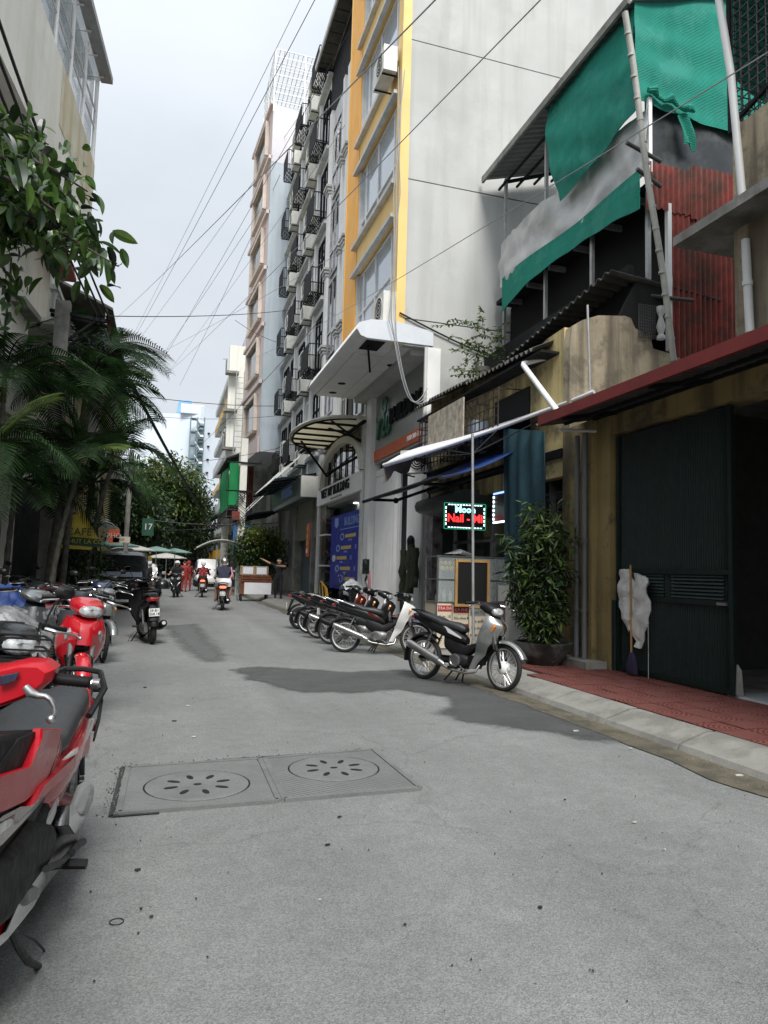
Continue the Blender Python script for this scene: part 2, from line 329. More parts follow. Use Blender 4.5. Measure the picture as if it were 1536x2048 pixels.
# ------------------------------------------------------------------ ground, road, kerbs, pavement
rnd = random.Random(7)
K['damp'] = pm('damp_asphalt', (.085, .088, .087), .6, var=.2, vs=2, fine=.25, bs=75, bump=.3)
def faded(name, pts, m, w):
    """a stain sheet whose rim fades into the road"""
    n, l = nodes(m); b = n['Principled BSDF']; a = n.new('ShaderNodeAttribute'); a.attribute_name = 'fade'; q = n.new('ShaderNodeTexNoise'); q.inputs['Scale'].default_value = 7; q.inputs['Detail'].default_value = 8; q.inputs['Roughness'].default_value = .7; tcn = n.new('ShaderNodeTexCoord'); l.new(tcn.outputs['Object'], q.inputs[0])
    mm = n.new('ShaderNodeMath'); mm.operation = 'ADD'; l.new(a.outputs['Fac'], mm.inputs[0]); l.new(q.outputs['Fac'], mm.inputs[1]); r_ = n.new('ShaderNodeMapRange'); r_.inputs[1].default_value = .45; r_.inputs[2].default_value = 1.2; r_.inputs[4].default_value = .92; l.new(mm.outputs[0], r_.inputs[0]); l.new(r_.outputs[0], b.inputs['Alpha'])
    xs = [p.x for p in pts]; ys = [p.y for p in pts]; st = max(.03, (max(ys)-min(ys))/160); nx = int((max(xs)-min(xs)+2*w)/st)+2; ny = int((max(ys)-min(ys)+2*w)/st)+2; V = []; A = []
    E_ = list(zip(pts, pts[1:]+pts[:1]))
    for i in range(nx):
        for j in range(ny):
            x = min(xs)-w+i*st; y = min(ys)-w+j*st; ins = False; d2 = 1e9
            for a, b in E_:
                if (a.y > y) != (b.y > y) and x < (b.x-a.x)*(y-a.y)/(b.y-a.y)+a.x: ins = not ins
                ex, ey = b.x-a.x, b.y-a.y; t = max(0, min(1, ((x-a.x)*ex+(y-a.y)*ey)/max(ex*ex+ey*ey, 1e-9))); d2 = min(d2, (x-a.x-ex*t)**2+(y-a.y-ey*t)**2)
            d = math.sqrt(d2)*(1 if ins else -1)+.10*noise.noise((x*3, y*3, 1))+.05*noise.noise((x*11, y*11, 4)); V.append((min(x, 4.1), y, .004)); A.append(max(0, min(1, .5+d/(2*w))))
    F_ = [(i*ny+j, (i+1)*ny+j, (i+1)*ny+j+1, i*ny+j+1) for i in range(nx-1) for j in range(ny-1) if max(A[i*ny+j], A[(i+1)*ny+j], A[(i+1)*ny+j+1], A[i*ny+j+1]) > 0 and V[i*ny+j][0] < 4.1]
    me = bpy.data.meshes.new(name); me.from_pydata(V, [], F_); at_ = me.attributes.new('fade', 'FLOAT', 'POINT'); at_.data.foreach_set('value', [q*.8 for q in A]); me.materials.append(m); tag(link(name, me), kind='structure')
K['soil'] = pm('packed_ground', (.13, .125, .115), .95, var=.2, vs=.5, fine=.2, bs=30)
struct('ground', MB().bb(-400, 400, -60, 900, -.12, -.02), K['soil'])
rd = MB()
rd.add([(-2.6, -6, 0), (4.12, -6, 0), (4.12, 38, 0), (3.2, 60, 0), (2.0, 100, 0), (-6.0, 100, 0), (-4.2, 60, 0), (-3.4, 38, 0), (-2.9, 18, 0)], [tuple(range(9))])
road = struct('road', rd, K['asphalt'], smooth=False)
struct('left_pavement', MB().prism([(-2.6, -6, .11), (-2.9, 18, .11), (-3.4, 38, .11), (-4.2, 60, .11), (-6, 100, .11), (-14, 100, .11), (-14, -6, .11)], (0, 0, -.13)), K['concrete'])
# damp stain spreading from the kerb across the road
px = [(470, 1340), (520, 1333), (600, 1338), (700, 1345), (800, 1340), (900, 1348), (1045, 1384), (1180, 1446), (1270, 1484), (1200, 1480), (1120, 1464), (1060, 1462), (985, 1450), (925, 1440), (880, 1426), (915, 1405), (890, 1392), (800, 1378), (700, 1384), (610, 1384), (560, 1372), (505, 1358), (490, 1348)]
pts = [at(x, y, 2, .004) for x, y in px]
for q in range(0):
    np_ = []
    for a, b in zip(pts, pts[1:]+pts[:1]):
        m_ = (a+b)/2; d_ = (b-a); m_ = m_+Vector((rnd.uniform(-.12, .12), rnd.uniform(-.12, .12), 0))*min(1, d_.length*.8); np_ += [a, m_]
    pts = np_
pts = [Vector((min(p.x, 4.1), p.y, .004)) for p in pts]
faded('road_damp_patch', pts, K['damp'], .09)
# older patch in the middle distance
K['patch'] = pm('old_road_patch', (.12, .124, .121), .85, var=.12, vs=3, fine=.25, bs=60)
pts = [at(x, y, 2, .004) for x, y in [(335, 1252), (385, 1248), (398, 1262), (420, 1290), (440, 1310), (425, 1322), (395, 1312), (370, 1290), (350, 1268)]]
faded('road_patch', pts, K['patch'], .16)
# gutter strip of wet grit beside the kerb
K['gutter'] = pm('gutter_grit', (.13, .115, .08), .6, var=.3, vs=5, blot=.7, bcol=(.06, .058, .045), bls=2.5, fine=.25, bs=50, bump=.3)
g = MB()
def gut(u, v):
    y = -6+46*u; w = .30+.16*noise.noise((y*1.3, 0, 3))+max(0, .06*math.sin(y*.9)); return (4.12-w*v, y, .0075)
g.sheet(lambda u, v: gut(u, 1-v), 180, 1)
struct('gutter', g, K['gutter'], smooth=False)
# kerb stones: sloped concrete blocks
kerb = tag(thing('kerb', None, None, (4.3, 8, 0)), kind='structure')
prof = [(4.11, 0), (4.14, .05), (4.40, .135), (4.50, .14), (4.50, -.1), (4.11, -.1)]
y = -4.0; km = None
while y < 40:
    L = 1.0
    m_ = MB(); m_.prism([(x, y+.012, z) for x, z in prof], (0, L-.024, 0))
    o = m_.build('kerb_stone', K['kerb'], kerb, smooth=False)
    o.location.z = rnd.uniform(-.006, .006); o.location.x = rnd.uniform(-.01, .01)
    y += L
struct('kerb_joint_mortar', MB().bb(4.16, 4.52, -4, 40, -.1, .045), K['concrete'])
struct('far_kerb', MB().prism([(4.11, 40.01, -.1), (4.4, 40.01, -.1), (3.4, 60, -.1), (2.2, 100, -.1), (1.9, 100, -.1), (3.1, 60, -.1)], (0, 0, .24)), K['kerb'])
# pavement slab
struct('pavement', MB().prism([(4.51, 12.0, -.1), (9.5, 12.0, -.1), (9.5, 40, -.1), (4.51, 40, -.1)], (0, 0, .235)), K['concrete'])
struct('far_pavement', MB().prism([(4.41, 40.02, -.1), (9.5, 40.02, -.1), (8, 60, -.1), (8, 100, -.1), (2.3, 100, -.1), (3.45, 60, -.1)], (0, 0, .235)), K['concrete'])
struct('pavement_bed', MB().bb(4.51, 6.3, -6, 11.99, -.1, .112), K['concrete'])
# red pavement tiles with raised arcs
def tilemat():
    m = pm('red_clay_tile', (.20, .058, .045), .7, var=.25, vs=2.5, blot=.8, bcol=(.15, .12, .10), bls=1.1, fine=.2, bs=60); n, l = nodes(m); b = n['Principled BSDF']
    c = n.new('ShaderNodeTexCoord'); w = n.new('ShaderNodeTexWave'); w.wave_type = 'RINGS'; w.rings_direction = 'Z'; w.inputs['Scale'].default_value = 7.5; w.inputs['Distortion'].default_value = .4
    l.new(c.outputs['Object'], w.inputs[0]); q = n.new('ShaderNodeBump'); q.inputs['Strength'].default_value = .9; q.inputs['Distance'].default_value = .012; l.new(w.outputs['Fac'], q.inputs['Height']); l.new(q.outputs[0], b.inputs['Normal'])
    bc = b.inputs['Base Color'].links[0].from_socket; mm = n.new('ShaderNodeMixRGB'); mm.blend_type = 'MULTIPLY'; mr = n.new('ShaderNodeMapRange'); mr.inputs[1].default_value = .1; mr.inputs[2].default_value = .45; mr.inputs[3].default_value = .45; mr.inputs[4].default_value = 1
    l.new(w.outputs['Fac'], mr.inputs[0]); mm.inputs[0].default_value = 1; l.new(bc, mm.inputs[1]); l.new(mr.outputs[0], mm.inputs[2]); l.new(mm.outputs[0], b.inputs['Base Color'])
    return m
K['tile'] = tilemat()
tiles = tag(thing('tiled_pavement', None, None, (5.2, 6, .11)), kind='structure')
tm = None
ts = .30
t0 = MB(); t0.prism([(0, 0, -.02), (ts-.008, 0, -.02), (ts-.008, ts-.008, -.02), (0, ts-.008, -.02)], (0, 0, .04)); tm = t0.mesh('paving_tile', K['tile'], False)
for i in range(5):
    for j in range(38):
        x = 4.53+i*ts; yy = -1.9+j*ts
        if i == 0 and yy > 8.2 or yy > 9.0: continue
        o = link('paving_tile', tm, tiles); c = ((i*7+j*3) % 4)
        rz = c*math.pi/2; off = [(0, 0), (ts-.008, 0), (ts-.008, ts-.008), (0, ts-.008)][c]
        o.matrix_basis = Matrix.Translation((x+off[0], yy+off[1], .125+rnd.uniform(-.004, .004))) @ Matrix.Rotation(rz, 4, 'Z') @ Matrix.Rotation(rnd.uniform(-.008, .008), 4, 'X')
        o.matrix_parent_inverse = tiles.matrix_basis.inverted()
# ---- the two manhole frames with round perforated lids
K['castiron'] = pm('worn_cast_concrete', (.165, .17, .166), .75, var=.12, vs=5, fine=.3, bs=70, blot=.3, bcol=(.075, .078, .078), bls=3)
def ribm(name, kind):
    m = pm(name, (.155, .16, .156), .7, var=.12, vs=4, fine=.2, bs=70); n, l = nodes(m); b = n['Principled BSDF']; c = n.new('ShaderNodeTexCoord')
    if kind: w = n.new('ShaderNodeTexWave'); w.wave_type = 'BANDS'; w.bands_direction = 'DIAGONAL'; w.inputs['Scale'].default_value = 13; w.inputs['Distortion'].default_value = .1; o_ = w.outputs['Fac']
    else: w = n.new('ShaderNodeTexVoronoi'); w.inputs['Scale'].default_value = 26; w.feature = 'DISTANCE_TO_EDGE'; o_ = w.outputs['Distance']
    l.new(c.outputs['Object'], w.inputs[0]); q = n.new('ShaderNodeBump'); q.inputs['Strength'].default_value = .6; q.inputs['Distance'].default_value = .015; l.new(o_, q.inputs['Height']); l.new(q.outputs[0], b.inputs['Normal'])
    return m
K['cast2'] = ribm('scale_pattern_frame', 0); K['cast3'] = ribm('ribbed_frame', 1)
K['tar'] = pm('crumbled_tar_joint', (.035, .036, .036), .95, var=.3, vs=20, bump=.5, bs=60)
def manhole(c, corners, lc, lr, fm, label, cen):
    t = thing('manhole_cover', label, 'manhole cover', (lc[0], lc[1], 0), 0, 'manhole covers set side by side in the road')
    z = .014; P = [Vector((x, y, z)) for x, y in corners]; C = Vector((lc[0], lc[1], z)); N = 48
    ring = [C+Vector((math.cos(2*math.pi*i/N), math.sin(2*math.pi*i/N), 0))*(lr+.008) for i in range(N)]
    def edge(d):                       # where a ray from the centre meets the frame outline
        best = 9
        for a, b in zip(P, P[1:]+P[:1]):
            e = b-a; den = d.x*e.y-d.y*e.x
            if abs(den) < 1e-9: continue
            w = a-C; tt = (w.x*e.y-w.y*e.x)/den; uu = (w.x*d.y-w.y*d.x)/den
            if tt > 0 and -.001 <= uu <= 1.001: best = min(best, tt)
        return C+d*best
    outer = [edge(Vector((math.cos(2*math.pi*i/N), math.sin(2*math.pi*i/N), 0))) for i in range(N)]
    f = MB(); f.add(ring+outer+[p-Vector((0, 0, .03)) for p in ring]+[p-Vector((0, 0, .03)) for p in outer], [(i, N+i, N+(i+1) % N, (i+1) % N) for i in range(N)]+[(i, (i+1) % N, 2*N+(i+1) % N, 2*N+i) for i in range(N)]+[(N+i, 3*N+i, 3*N+(i+1) % N, N+(i+1) % N) for i in range(N)])
    f.build('frame', fm, t, smooth=False)
    e = MB()
    for a, b in zip(P, P[1:]+P[:1]): e.beam(a+Vector((0, 0, -.012)), b+Vector((0, 0, -.012)), .035, .04)
    e.build('frame_edge', K['castiron'], t, smooth=False)
    sh = MB(); sh.add([C+Vector((math.cos(2*math.pi*i/N)*(lr+.01), math.sin(2*math.pi*i/N)*(lr+.01), -.009)) for i in range(N)], [tuple(range(N))]); sh.build('seat_ring', K['slot'], t, smooth=False)
    lid = MB(); lid.lathe([(lr-.004, -.008), (lr-.004, .001), (lr-.012, .004), (lr-.05, .002), (.001, .003)], Matrix.Translation(C), 48); lo = lid.build('lid', K['castiron'], t)
    h = []
    for k in range(8):
        a = 2*math.pi*k/8+.25; h.append((C+Vector((math.cos(a), math.sin(a), 0))*lr*.52, a))
    if cen: h.append((C, 0))
    for hc, a in h:
        hm = MB(); L = .045 if hc != C else .026; w = .019
        hm.loft([(hc+Vector((0, 0, .0025)), Vector((math.cos(a), math.sin(a), 0))*L, Vector((-math.sin(a), math.cos(a), 0))*w), (hc+Vector((0, 0, .0055)), Vector((math.cos(a), math.sin(a), 0))*L, Vector((-math.sin(a), math.cos(a), 0))*w)], 12, 2)
        hm.build('hole', K['slot'], lo, smooth=False)
    return t
manhole(None, [(-.16, 5.30), (-.17, 4.36), (.735, 4.39), (.745, 5.35)], (.28, 4.80), .325, K['cast2'], 'round eight-hole manhole lid in the left square frame, with a small centre hole ringed', True)
manhole(None, [(.782, 5.35), (.772, 4.395), (1.66, 4.44), (1.64, 5.45)], (1.22, 5.0), .315, K['cast3'], 'round perforated manhole lid in the right square frame, with ribbed corner', True)
ed = MB()
o0 = [(-.2, 5.34), (1.66, 5.49)], [(-.2, 5.34), (-.21, 4.33)], [(-.21, 4.33), (0.05, 4.335)]
for a, b in o0:
    a = Vector((*a, 0)); b = Vector((*b, 0)); n_ = (b-a).normalized().cross(Vector((0, 0, 1)))
    k = 40
    for s_ in range(k):
        p = a.lerp(b, s_/k); q = a.lerp(b, (s_+1)/k); w = .012+.025*abs(noise.noise((p.x*9, p.y*9, 1)))
        ed.add([p-n_*w+Vector((0, 0, .0085)), q-n_*w+Vector((0, 0, .0085)), q+n_*.012+Vector((0, 0, .0085)), p+n_*.012+Vector((0, 0, .0085))], [(0, 1, 2, 3)])
struct('tar_joint', ed, K['tar'], smooth=False)
# small litter, stones and rubber rings on the road
K['litter'] = pm('pale_litter', (.5, .5, .48), .8, var=.2, vs=30)
K['twig'] = pm('dark_debris', (.03, .028, .024), .9, var=.3, vs=30)
for i, (x, y_, s_, mt_) in enumerate([(375, 1412, .03, 'litter'), (388, 1474, .035, 'litter'), (1152, 1462, .045, 'litter'), (1260, 1497, .03, 'litter'), (1478, 1551, .045, 'litter'), (303, 1834, .012, 'twig'), (282, 1818, .012, 'twig'), (655, 1690, .02, 'twig'), (1080, 1815, .018, 'twig'), (348, 1442, .03, 'twig'), (290, 1375, .04, 'twig'), (678, 1634, .02, 'twig'), (1270, 1645, .02, 'litter'), (810, 1850, .012, 'twig'), (275, 1740, .02, 'twig'), (640, 1800, .01, 'litter'), (1130, 1600, .012, 'twig'), (1330, 1700, .012, 'litter')]):
    p = at(x, y_, 2, .006); m_ = MB(); s_ *= .7
    n_ = 7; pp = [p+Vector((math.cos(2*math.pi*k/n_)*s_*rnd.uniform(.5, 1.2), math.sin(2*math.pi*k/n_)*s_*rnd.uniform(.35, .8), 0)) for k in range(n_)]
    m_.prism(pp, (0, 0, .006))
    lab = 'scrap of pale litter lying on the road' if mt_ == 'litter' else 'bit of dark debris lying on the road'
    tag(m_.build('litter' if mt_ == 'litter' else 'debris', K[mt_], smooth=False), lab, 'litter', 'scraps of litter' if mt_ == 'litter' else 'dark debris on the road')
c_ = at(233, 1843, 2, .004); m_ = MB(); m_.lathe([(.026+.0022*math.cos(a*math.pi/3), .0022*math.sin(a*math.pi/3)) for a in range(6)], Matrix.Translation(c_), 24, True)
tag(m_.build('rubber_ring', K['wire']), 'small black rubber ring lying alone on the asphalt', 'rubber ring')
m_ = MB(); p = at(715, 1500, 2, .006); m_.tube([p+Vector(v) for v in [(-.05, -.01, 0), (-.02, .02, 0), (.03, .03, 0), (.055, .02, 0), (.03, 0, 0), (-.01, .0, 0), (-.04, -.03, 0)]], .0035, 6)
tag(m_.build('wire_scrap', K['wire']), 'twisted black wire scrap at the far edge of the right manhole frame', 'wire')

# loose grit and crumbs, thickest along the gutter and the tar joint
gm = MB(); rg = random.Random(77)
for i in range(2600):
    if i < 1500: x = 4.08-abs(rg.gauss(0, .16)); y = rg.uniform(1.5, 22)
    elif i < 1900: t_ = rg.random(); x = -.2+1.86*t_+rg.gauss(0, .03); y = 5.33+.15*t_+rg.gauss(0, .03)
    elif i < 2100: x = -.2+rg.gauss(0, .035); y = rg.uniform(4.3, 5.4)
    else: x = rg.uniform(-.6, 4); y = 1.6+rg.random()**1.5*14
    s_ = rg.uniform(.002, .0065); z = .006; gm.cur = rg.choice((0, 0, 1))
    gm.add([(x-s_, y, z), (x, y-s_, z), (x+s_, y, z), (x, y+s_, z), (x, y, z+s_*1.3)], [(0, 1, 4), (1, 2, 4), (2, 3, 4), (3, 0, 4)])
tag(gm.build('grit', [K['twig'], K['kerb']], smooth=False), 'loose grit and crumbs of stone scattered on the road and gutter', 'grit', kind='stuff')
# ================================================================== right side buildings
YW = 16.1
def ac_unit(pos, label, group, face='x', s=1.0, rz=None):
    """outdoor air-conditioner; fan looks to -X (face x) or -Y"""
    t = thing('air_conditioner', label, 'air conditioner', pos, (0 if face == 'x' else math.pi/2) if rz is None else rz, group)
    w, d, h = .8*s, .30*s, .56*s
    MB().box((0, 0, h/2), (d, w, h)).build('casing', K['ac'], t, local=True, smooth=False)
    g = MB(); Mx = Matrix.Translation((-d/2-.006, -w*.12, h/2)) @ Matrix.Rotation(math.pi/2, 4, 'Y')
    for rr in (.06, .12, .18, .235): g.lathe([(rr*s-.006, -.006), (rr*s+.006, -.006), (rr*s+.006, .006), (rr*s-.006, .006)], Mx, 18, True)
    g.build('fan_grille', K['ac'], t, local=True)
    MB().lathe([(.236*s, -.002), (.236*s, .003)], Mx, 18).build('fan_opening', K['dark'], t, local=True)
    b = MB(); b.beam((-d/2, -w*.35, -.03), (d/2+.2, -w*.35, -.03), .03).beam((-d/2, w*.35, -.03), (d/2+.2, w*.35, -.03), .03); b.build('bracket', K['dark'], t, local=True, smooth=False)
    return t
# ------------------------------------------------ tall yellow fronted building with bare side wall
A = thing('tall_building', 'tall narrow building with orange yellow front and bare grey side wall', 'building', (6, YW, 0))
joints = [0, 7.62, 11.2, 14.9, 18.6, 22.3, 26]
for i in range(6):
    z0, z1 = joints[i]+.015, joints[i+1]-.015
    if i == 0:
        MB().prism([(6.0, YW, 0), (15, YW, 0), (15, YW, z1), (5.35, YW, z1), (5.35, YW, 6.95), (6.0, YW, 6.95)], (0, .22, 0)).build('side_wall_panel', K['grey_side'], A, smooth=False)
    else: MB().bb(5.35, 15, YW, YW+.22, z0, z1).build('side_wall_panel', K['grey_side'], A, smooth=False)
MB().bb(5.4, 14.9, YW+.04, YW+.2, 7, 25.9).build('joint_backing', K['dark'], A, smooth=False)
MB().bb(5.6, 15, YW+.23, 21.8, 6.8, 26).build('core', K['grey_side'], A, smooth=False)
MB().bb(5.12, 5.349, YW-.01, YW+.36, 6.98, 26).build('corner_strip', K['yellowp'], A, smooth=False)
MB().bb(5.15, 5.59, 20.36, 21.8, 6.98, 26).build('pilaster', K['yellow'], A, smooth=False)
MB().bb(5.13, 5.2, 21.76, 21.84, 6.98, 26).build('pilaster_trim', K['yellowp'], A, smooth=False)
for k in range(-1, 5):
    zb = 10.39+3.3*k; zt = zb+.92
    if k >= 0:
        MB().bb(5.17, 5.6, YW+.37, 20.355, zb, zt).build('spandrel', K['yellowp'] if k != 9 else K['yellow'], A, smooth=False)
        MB().bb(5.03, 5.17, YW+.37, 20.6, zt-.07, zt+.03).build('sill', K['white'], A, smooth=False)
        MB().bb(5.03, 5.17, YW+.37, 20.6, zb-.04, zb+.05).build('lintel', K['white'], A, smooth=False)
    z0, z1 = max(7.35, zt), 10.39+3.3*(k+1)
    w = MB().bb(5.32, 5.36, YW+.38, 20.34, z0+.03, z1-.04).build('window', K['glass'], A, smooth=False)
    f = MB()
    for yy in (YW+.41, YW+1.0, 18.6, 19.85, 20.31): f.bb(5.27, 5.315, yy-.03, yy+.03, z0+.03, z1-.04)
    for zz in (z0+.06, z0+.72 if k >= 0 else z0+1.1, z1-.07): f.bb(5.275, 5.318, YW+.38, 20.34, zz-.03, zz+.03)
    f.build('window_frame', K['whitec'], w, smooth=False)
    MB().bb(5.18, 5.34, 20.28, 20.352, z0+.03, z1-.04).build('reveal', K['white'], A, smooth=False)
# canopy with soffit
cn = MB(); prof = [(6.0, 6.99), (4.45, 6.99), (4.24, 7.05), (4.14, 7.2), (4.2, 7.36), (4.45, 7.45), (5.1, 7.47), (6.0, 7.34)]
cn.prism([(x, YW-.02, z) for x, z in prof], (0, 5.9, 0)); cno = cn.build('canopy', K['whitec'], A, ang=50)
MB().add([(4.4, YW-.035, 7.0), (6.1, YW-.035, 7.0), (6.1, YW-.035, 7.36), (5.15, YW-.035, 7.5), (4.5, YW-.035, 7.47), (4.2, YW-.035, 7.36), (4.15, YW-.035, 7.2), (4.24, YW-.035, 7.05)], [tuple(range(8))]).build('canopy_end', pm('pale_fascia', (.62, .65, .69), .5, var=.05), A, smooth=False)
k = 0
for i in range(2):
    for j in range(5):
        x0 = 4.4+.8*i; y0 = YW+.02+1.17*j
        if (i, j) == (0, 0): 
            MB().bb(x0+.02, x0+.5, y0+.05, y0+.8, 6.975, 6.985).build('missing_panel_hole', K['slot'], A, smooth=False); continue
        sp = MB().bb(x0, x0+.785, y0, y0+1.155, 6.96, 6.985).build('soffit_panel', K['whitec'], A, smooth=False)
        if (i, j) in ((0, 3), (1, 1), (0, 4)): MB().lathe([(.12, 6.95), (.12, 6.962)], Matrix.Translation((x0+.4, y0+.6, 0)), 16).build('downlight', K['dark'], sp, smooth=False)
MB().beam((4.55, YW+.4, 6.93), (4.9, YW+1.4, 6.6), .05).build('hanging_strip', K['dark'], A, smooth=False)
# ground-floor front
MB().bb(6.1, 6.3, YW+.22, 21.1, 4.7, 6.96).build('sign_wall', K['signgrey'], A, smooth=False)
MB().bb(6.06, 6.1, YW+.25, 20.9, 4.78, 5.1).build('orange_band', K['orange'], A, smooth=False)
for y0, y1, x0 in ((YW-.02, YW+.24, 5.96), (20.92, 21.45, 5.94)):
    MB().bb(x0, x0+.35, y0, y1, 0, 6.96).build('pilaster', K['whitec'], A, smooth=False)
MB().cyl((5.93, YW+.0, .1), (5.93, YW+.0, 6.95), .045).build('downpipe', K['pvcw'], A)
MB().bb(6.5, 6.6, YW+.3, 20.9, 0, 4.7).build('inner_wall', K['wallgrey'], A, smooth=False)
MB().bb(6.1, 8, YW+.3, 20.9, .0, .16).build('floor_slab', K['concrete'], A, smooth=False)
for (y0, y1) in ((YW+.3, 17.75), (18.6, 20.85)):
    n_ = int((y1-y0)/.13); 
    for q in range(n_):
        ya = y0+(y1-y0)*q/n_; yb = y0+(y1-y0)*(q+1)/n_; a = .10 if q % 2 else 0
        MB().prism([(6.15+a, ya, .17), (6.19+a, ya, .17), (6.24-a, yb, .17), (6.20-a, yb, .17)], (0, 0, 4.1)).build('shutter_slat', K['whitec'], A, smooth=False)
MB().bb(6.14, 6.26, YW+.26, 20.9, 4.3, 4.5).build('shutter_rail', K['whitec'], A, smooth=False)
sg = thing('building_sign', 'raised green and dark lettering on the grey wall above the orange band', 'sign', (6.1, 18.5, 5.7))
text('720', .95, (6.06, 19.95, 5.72), K['signg'], sg, 'x', .04, bold=.03)
text('BUILDING', .62, (6.06, 17.95, 5.86), K['dark'], sg, 'x', .04, bold=.012)
em = MB(); Mx = Matrix.Translation((6.05, 19.9, 6.35)) @ Matrix.Rotation(math.pi/2, 4, 'Y'); em.lathe([(.16, -.02), (.26, -.02), (.26, .02), (.16, .02)], Mx, 20, True); em.build('emblem', K['signg'], sg)
text('1800 200 688', .2, (6.04, 17.2, 4.94), K['whitec'], sg, 'x', .006)
ac_unit((5.0, YW+.55, 7.5), 'white air conditioner resting on the grey canopy below the yellow front', None, 'x', 1.35, rz=math.pi/2*0)
ac_unit((4.85, YW+.62, 14.05), 'white air conditioner on dark brackets high on the yellow front', None, 'x', 1.2)
cb = thing('cable_bundle', 'pale cables running down the yellow corner and looping under the canopy', 'cable', (5.1, YW, 7))
for dx, dy, sag in ((0, 0, 0), (.04, .05, .15), (-.05, .08, .3)):
    p1 = Vector((5.08+dx, YW-.02-dy, 14)); p2 = Vector((5.0+dx, YW-.05-dy, 7.5)); p3 = Vector((5.95, YW-.1, 4.9+sag+.7))
    pts = [p1.lerp(p2, i/6)+Vector((.05*math.sin(i*2.1+dx*40), 0, 0)) for i in range(7)]
    for i in range(1, 13):
        u = i/12; q = p2.lerp(p3, u); q.z -= (1.1+sag)*math.sin(math.pi*u)*.75; pts.append(q)
    MB().tube(pts, .011, 6).build('cable', K['wireg'], cb)
tag(MB().tube([Vector((5.2, YW-.05, 7.72)).lerp(Vector((9, YW-.06, 6.6)), i/8)+Vector((0, 0, -.1*math.sin(math.pi*i/8))) for i in range(9)], .022, 6).build('wall_cable', K['wire']), 'black cable slung across the bare grey side wall', 'cable')
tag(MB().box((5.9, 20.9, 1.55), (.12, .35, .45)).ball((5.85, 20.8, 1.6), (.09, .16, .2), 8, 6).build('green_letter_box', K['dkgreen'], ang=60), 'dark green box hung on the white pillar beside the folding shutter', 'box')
pk = MB(); pk.loft([((5.85, 20.25, 1.45), (.01, 0, 0), (0, .03, 0)), ((5.84, 20.25, 1.25), (.03, 0, 0), (0, .10, 0)), ((5.83, 20.25, .9), (.04, 0, 0), (0, .17, 0)), ((5.84, 20.27, .55), (.03, 0, 0), (0, .15, 0))], 12, 2)
tag(pk.build('pink_cloth', pm('pink_cloth', (.6, .25, .3), .8, var=.15, vs=5)), 'pink cloth hanging on the pale folding shutter', 'cloth')
rc = thing('raincoat', 'dark olive hooded raincoat and cloths hung on the edge of the folding shutter', 'raincoat', (5.7, 16.4, .6))
m_ = MB()
for cx, cy, w_, z1, z0 in ((5.7, 16.25, .2, 2.15, .9), (5.66, 16.65, .16, 1.95, .7), (5.72, 15.98, .15, 2.0, 1.05)):
    secs = []
    for i in range(8):
        u = i/7; wv = w_*(.5+.9*u-.4*u*u)+.02*math.sin(i*2.4); secs.append(((cx+.02*math.sin(i*1.7), cy+.03*math.sin(i*2.9), z1+(z0-z1)*u), (.09+.02*math.sin(i*3), 0, 0), (0, wv, 0)))
    m_.loft(secs, 14, 2)
m_.build('coat', K['olive'], rc); m_ = MB(); m_.ball((5.7, 16.25, 2.15), (.1, .12, .16), 10, 6); m_.build('hood', K['black'], rc)
# ------------------------------------------------ R4 white building with arched entrance
B = thing('arched_building', 'white building with tall arched entrance and striped glass canopy', 'building', (6, 25, 0))
ya, yb = 21.5, 28.7
MB().bb(6.02, 12, 21.85, yb, 6.2, 23).build('upper_wall', K['white'], B, smooth=False)
MB().bb(6.6, 12, ya, yb, 0, 6.19).build('lobby_wall', K['wallgrey'], B, smooth=False)
# pilasters with capitals
for yy, w_ in ((25.2, .42), (26.0, .3), (28.35, .4), (24.0, .25)):
    MB().bb(5.88, 6.02, yy-w_/2, yy+w_/2, 6.3, 20.9).build('pilaster', K['whitec'], B, smooth=False)
    for zc in (10.3, 13.6, 17.2):
        m_ = MB()
        for dz, e_ in ((0, .04), (.12, .09), (.24, .14)): m_.bb(5.87-e_, 6.02, yy-w_/2-e_, yy+w_/2+e_, zc+dz, zc+dz+.1)
        m_.build('capital', K['white'], B, smooth=False)
for yy, w_ in ((22.9, 1.5), (24.55, .7), (27.2, 1.4)):
    for z0 in (6.6, 10.0, 13.4, 16.8):
        w = MB().bb(5.97, 6.0, yy-w_/2, yy+w_/2, z0, z0+3.1).build('window', K['glassd'], B, smooth=False)
        f = MB()
        for a in (-.5, 0, .5): f.bb(5.93, 5.968, yy+a*w_-.03, yy+a*w_+.03, z0, z0+3.1)
        for zz in (z0+.03, z0+1.0, z0+3.07): f.bb(5.935, 5.965, yy-w_/2, yy+w_/2, zz-.03, zz+.03)
        f.build('window_frame', K['metal'], w, smooth=False)
MB().bb(5.98, 6.03, 23.75, 23.9, 6.2, 20.5).bb(5.85, 5.9, 23.78, 23.86, 6.2, 20.5).build('glass_fin', K['dark'], B, smooth=False)
ev = at(630, 145, 0, 5.3)
m_ = MB(); m_.bb(5.3, 9, 21.9, ev.y, ev.z+.06, ev.z+.3); m_.build('roof_slab', K['white'], B, smooth=False)
for j in range(7):
    for i in range(2):
        y0 = ev.y-.05-(j+1)*.62; MB().bb(5.36+i*.62, 5.93+i*.62, y0, y0+.56, ev.z+.0, ev.z+.05).build('soffit_panel', K['corr'], B, smooth=False)
MB().bb(6.0, 7.5, 21.9, ev.y-.4, 20.9, ev.z).build('attic_wall', K['dark'], B, smooth=False)
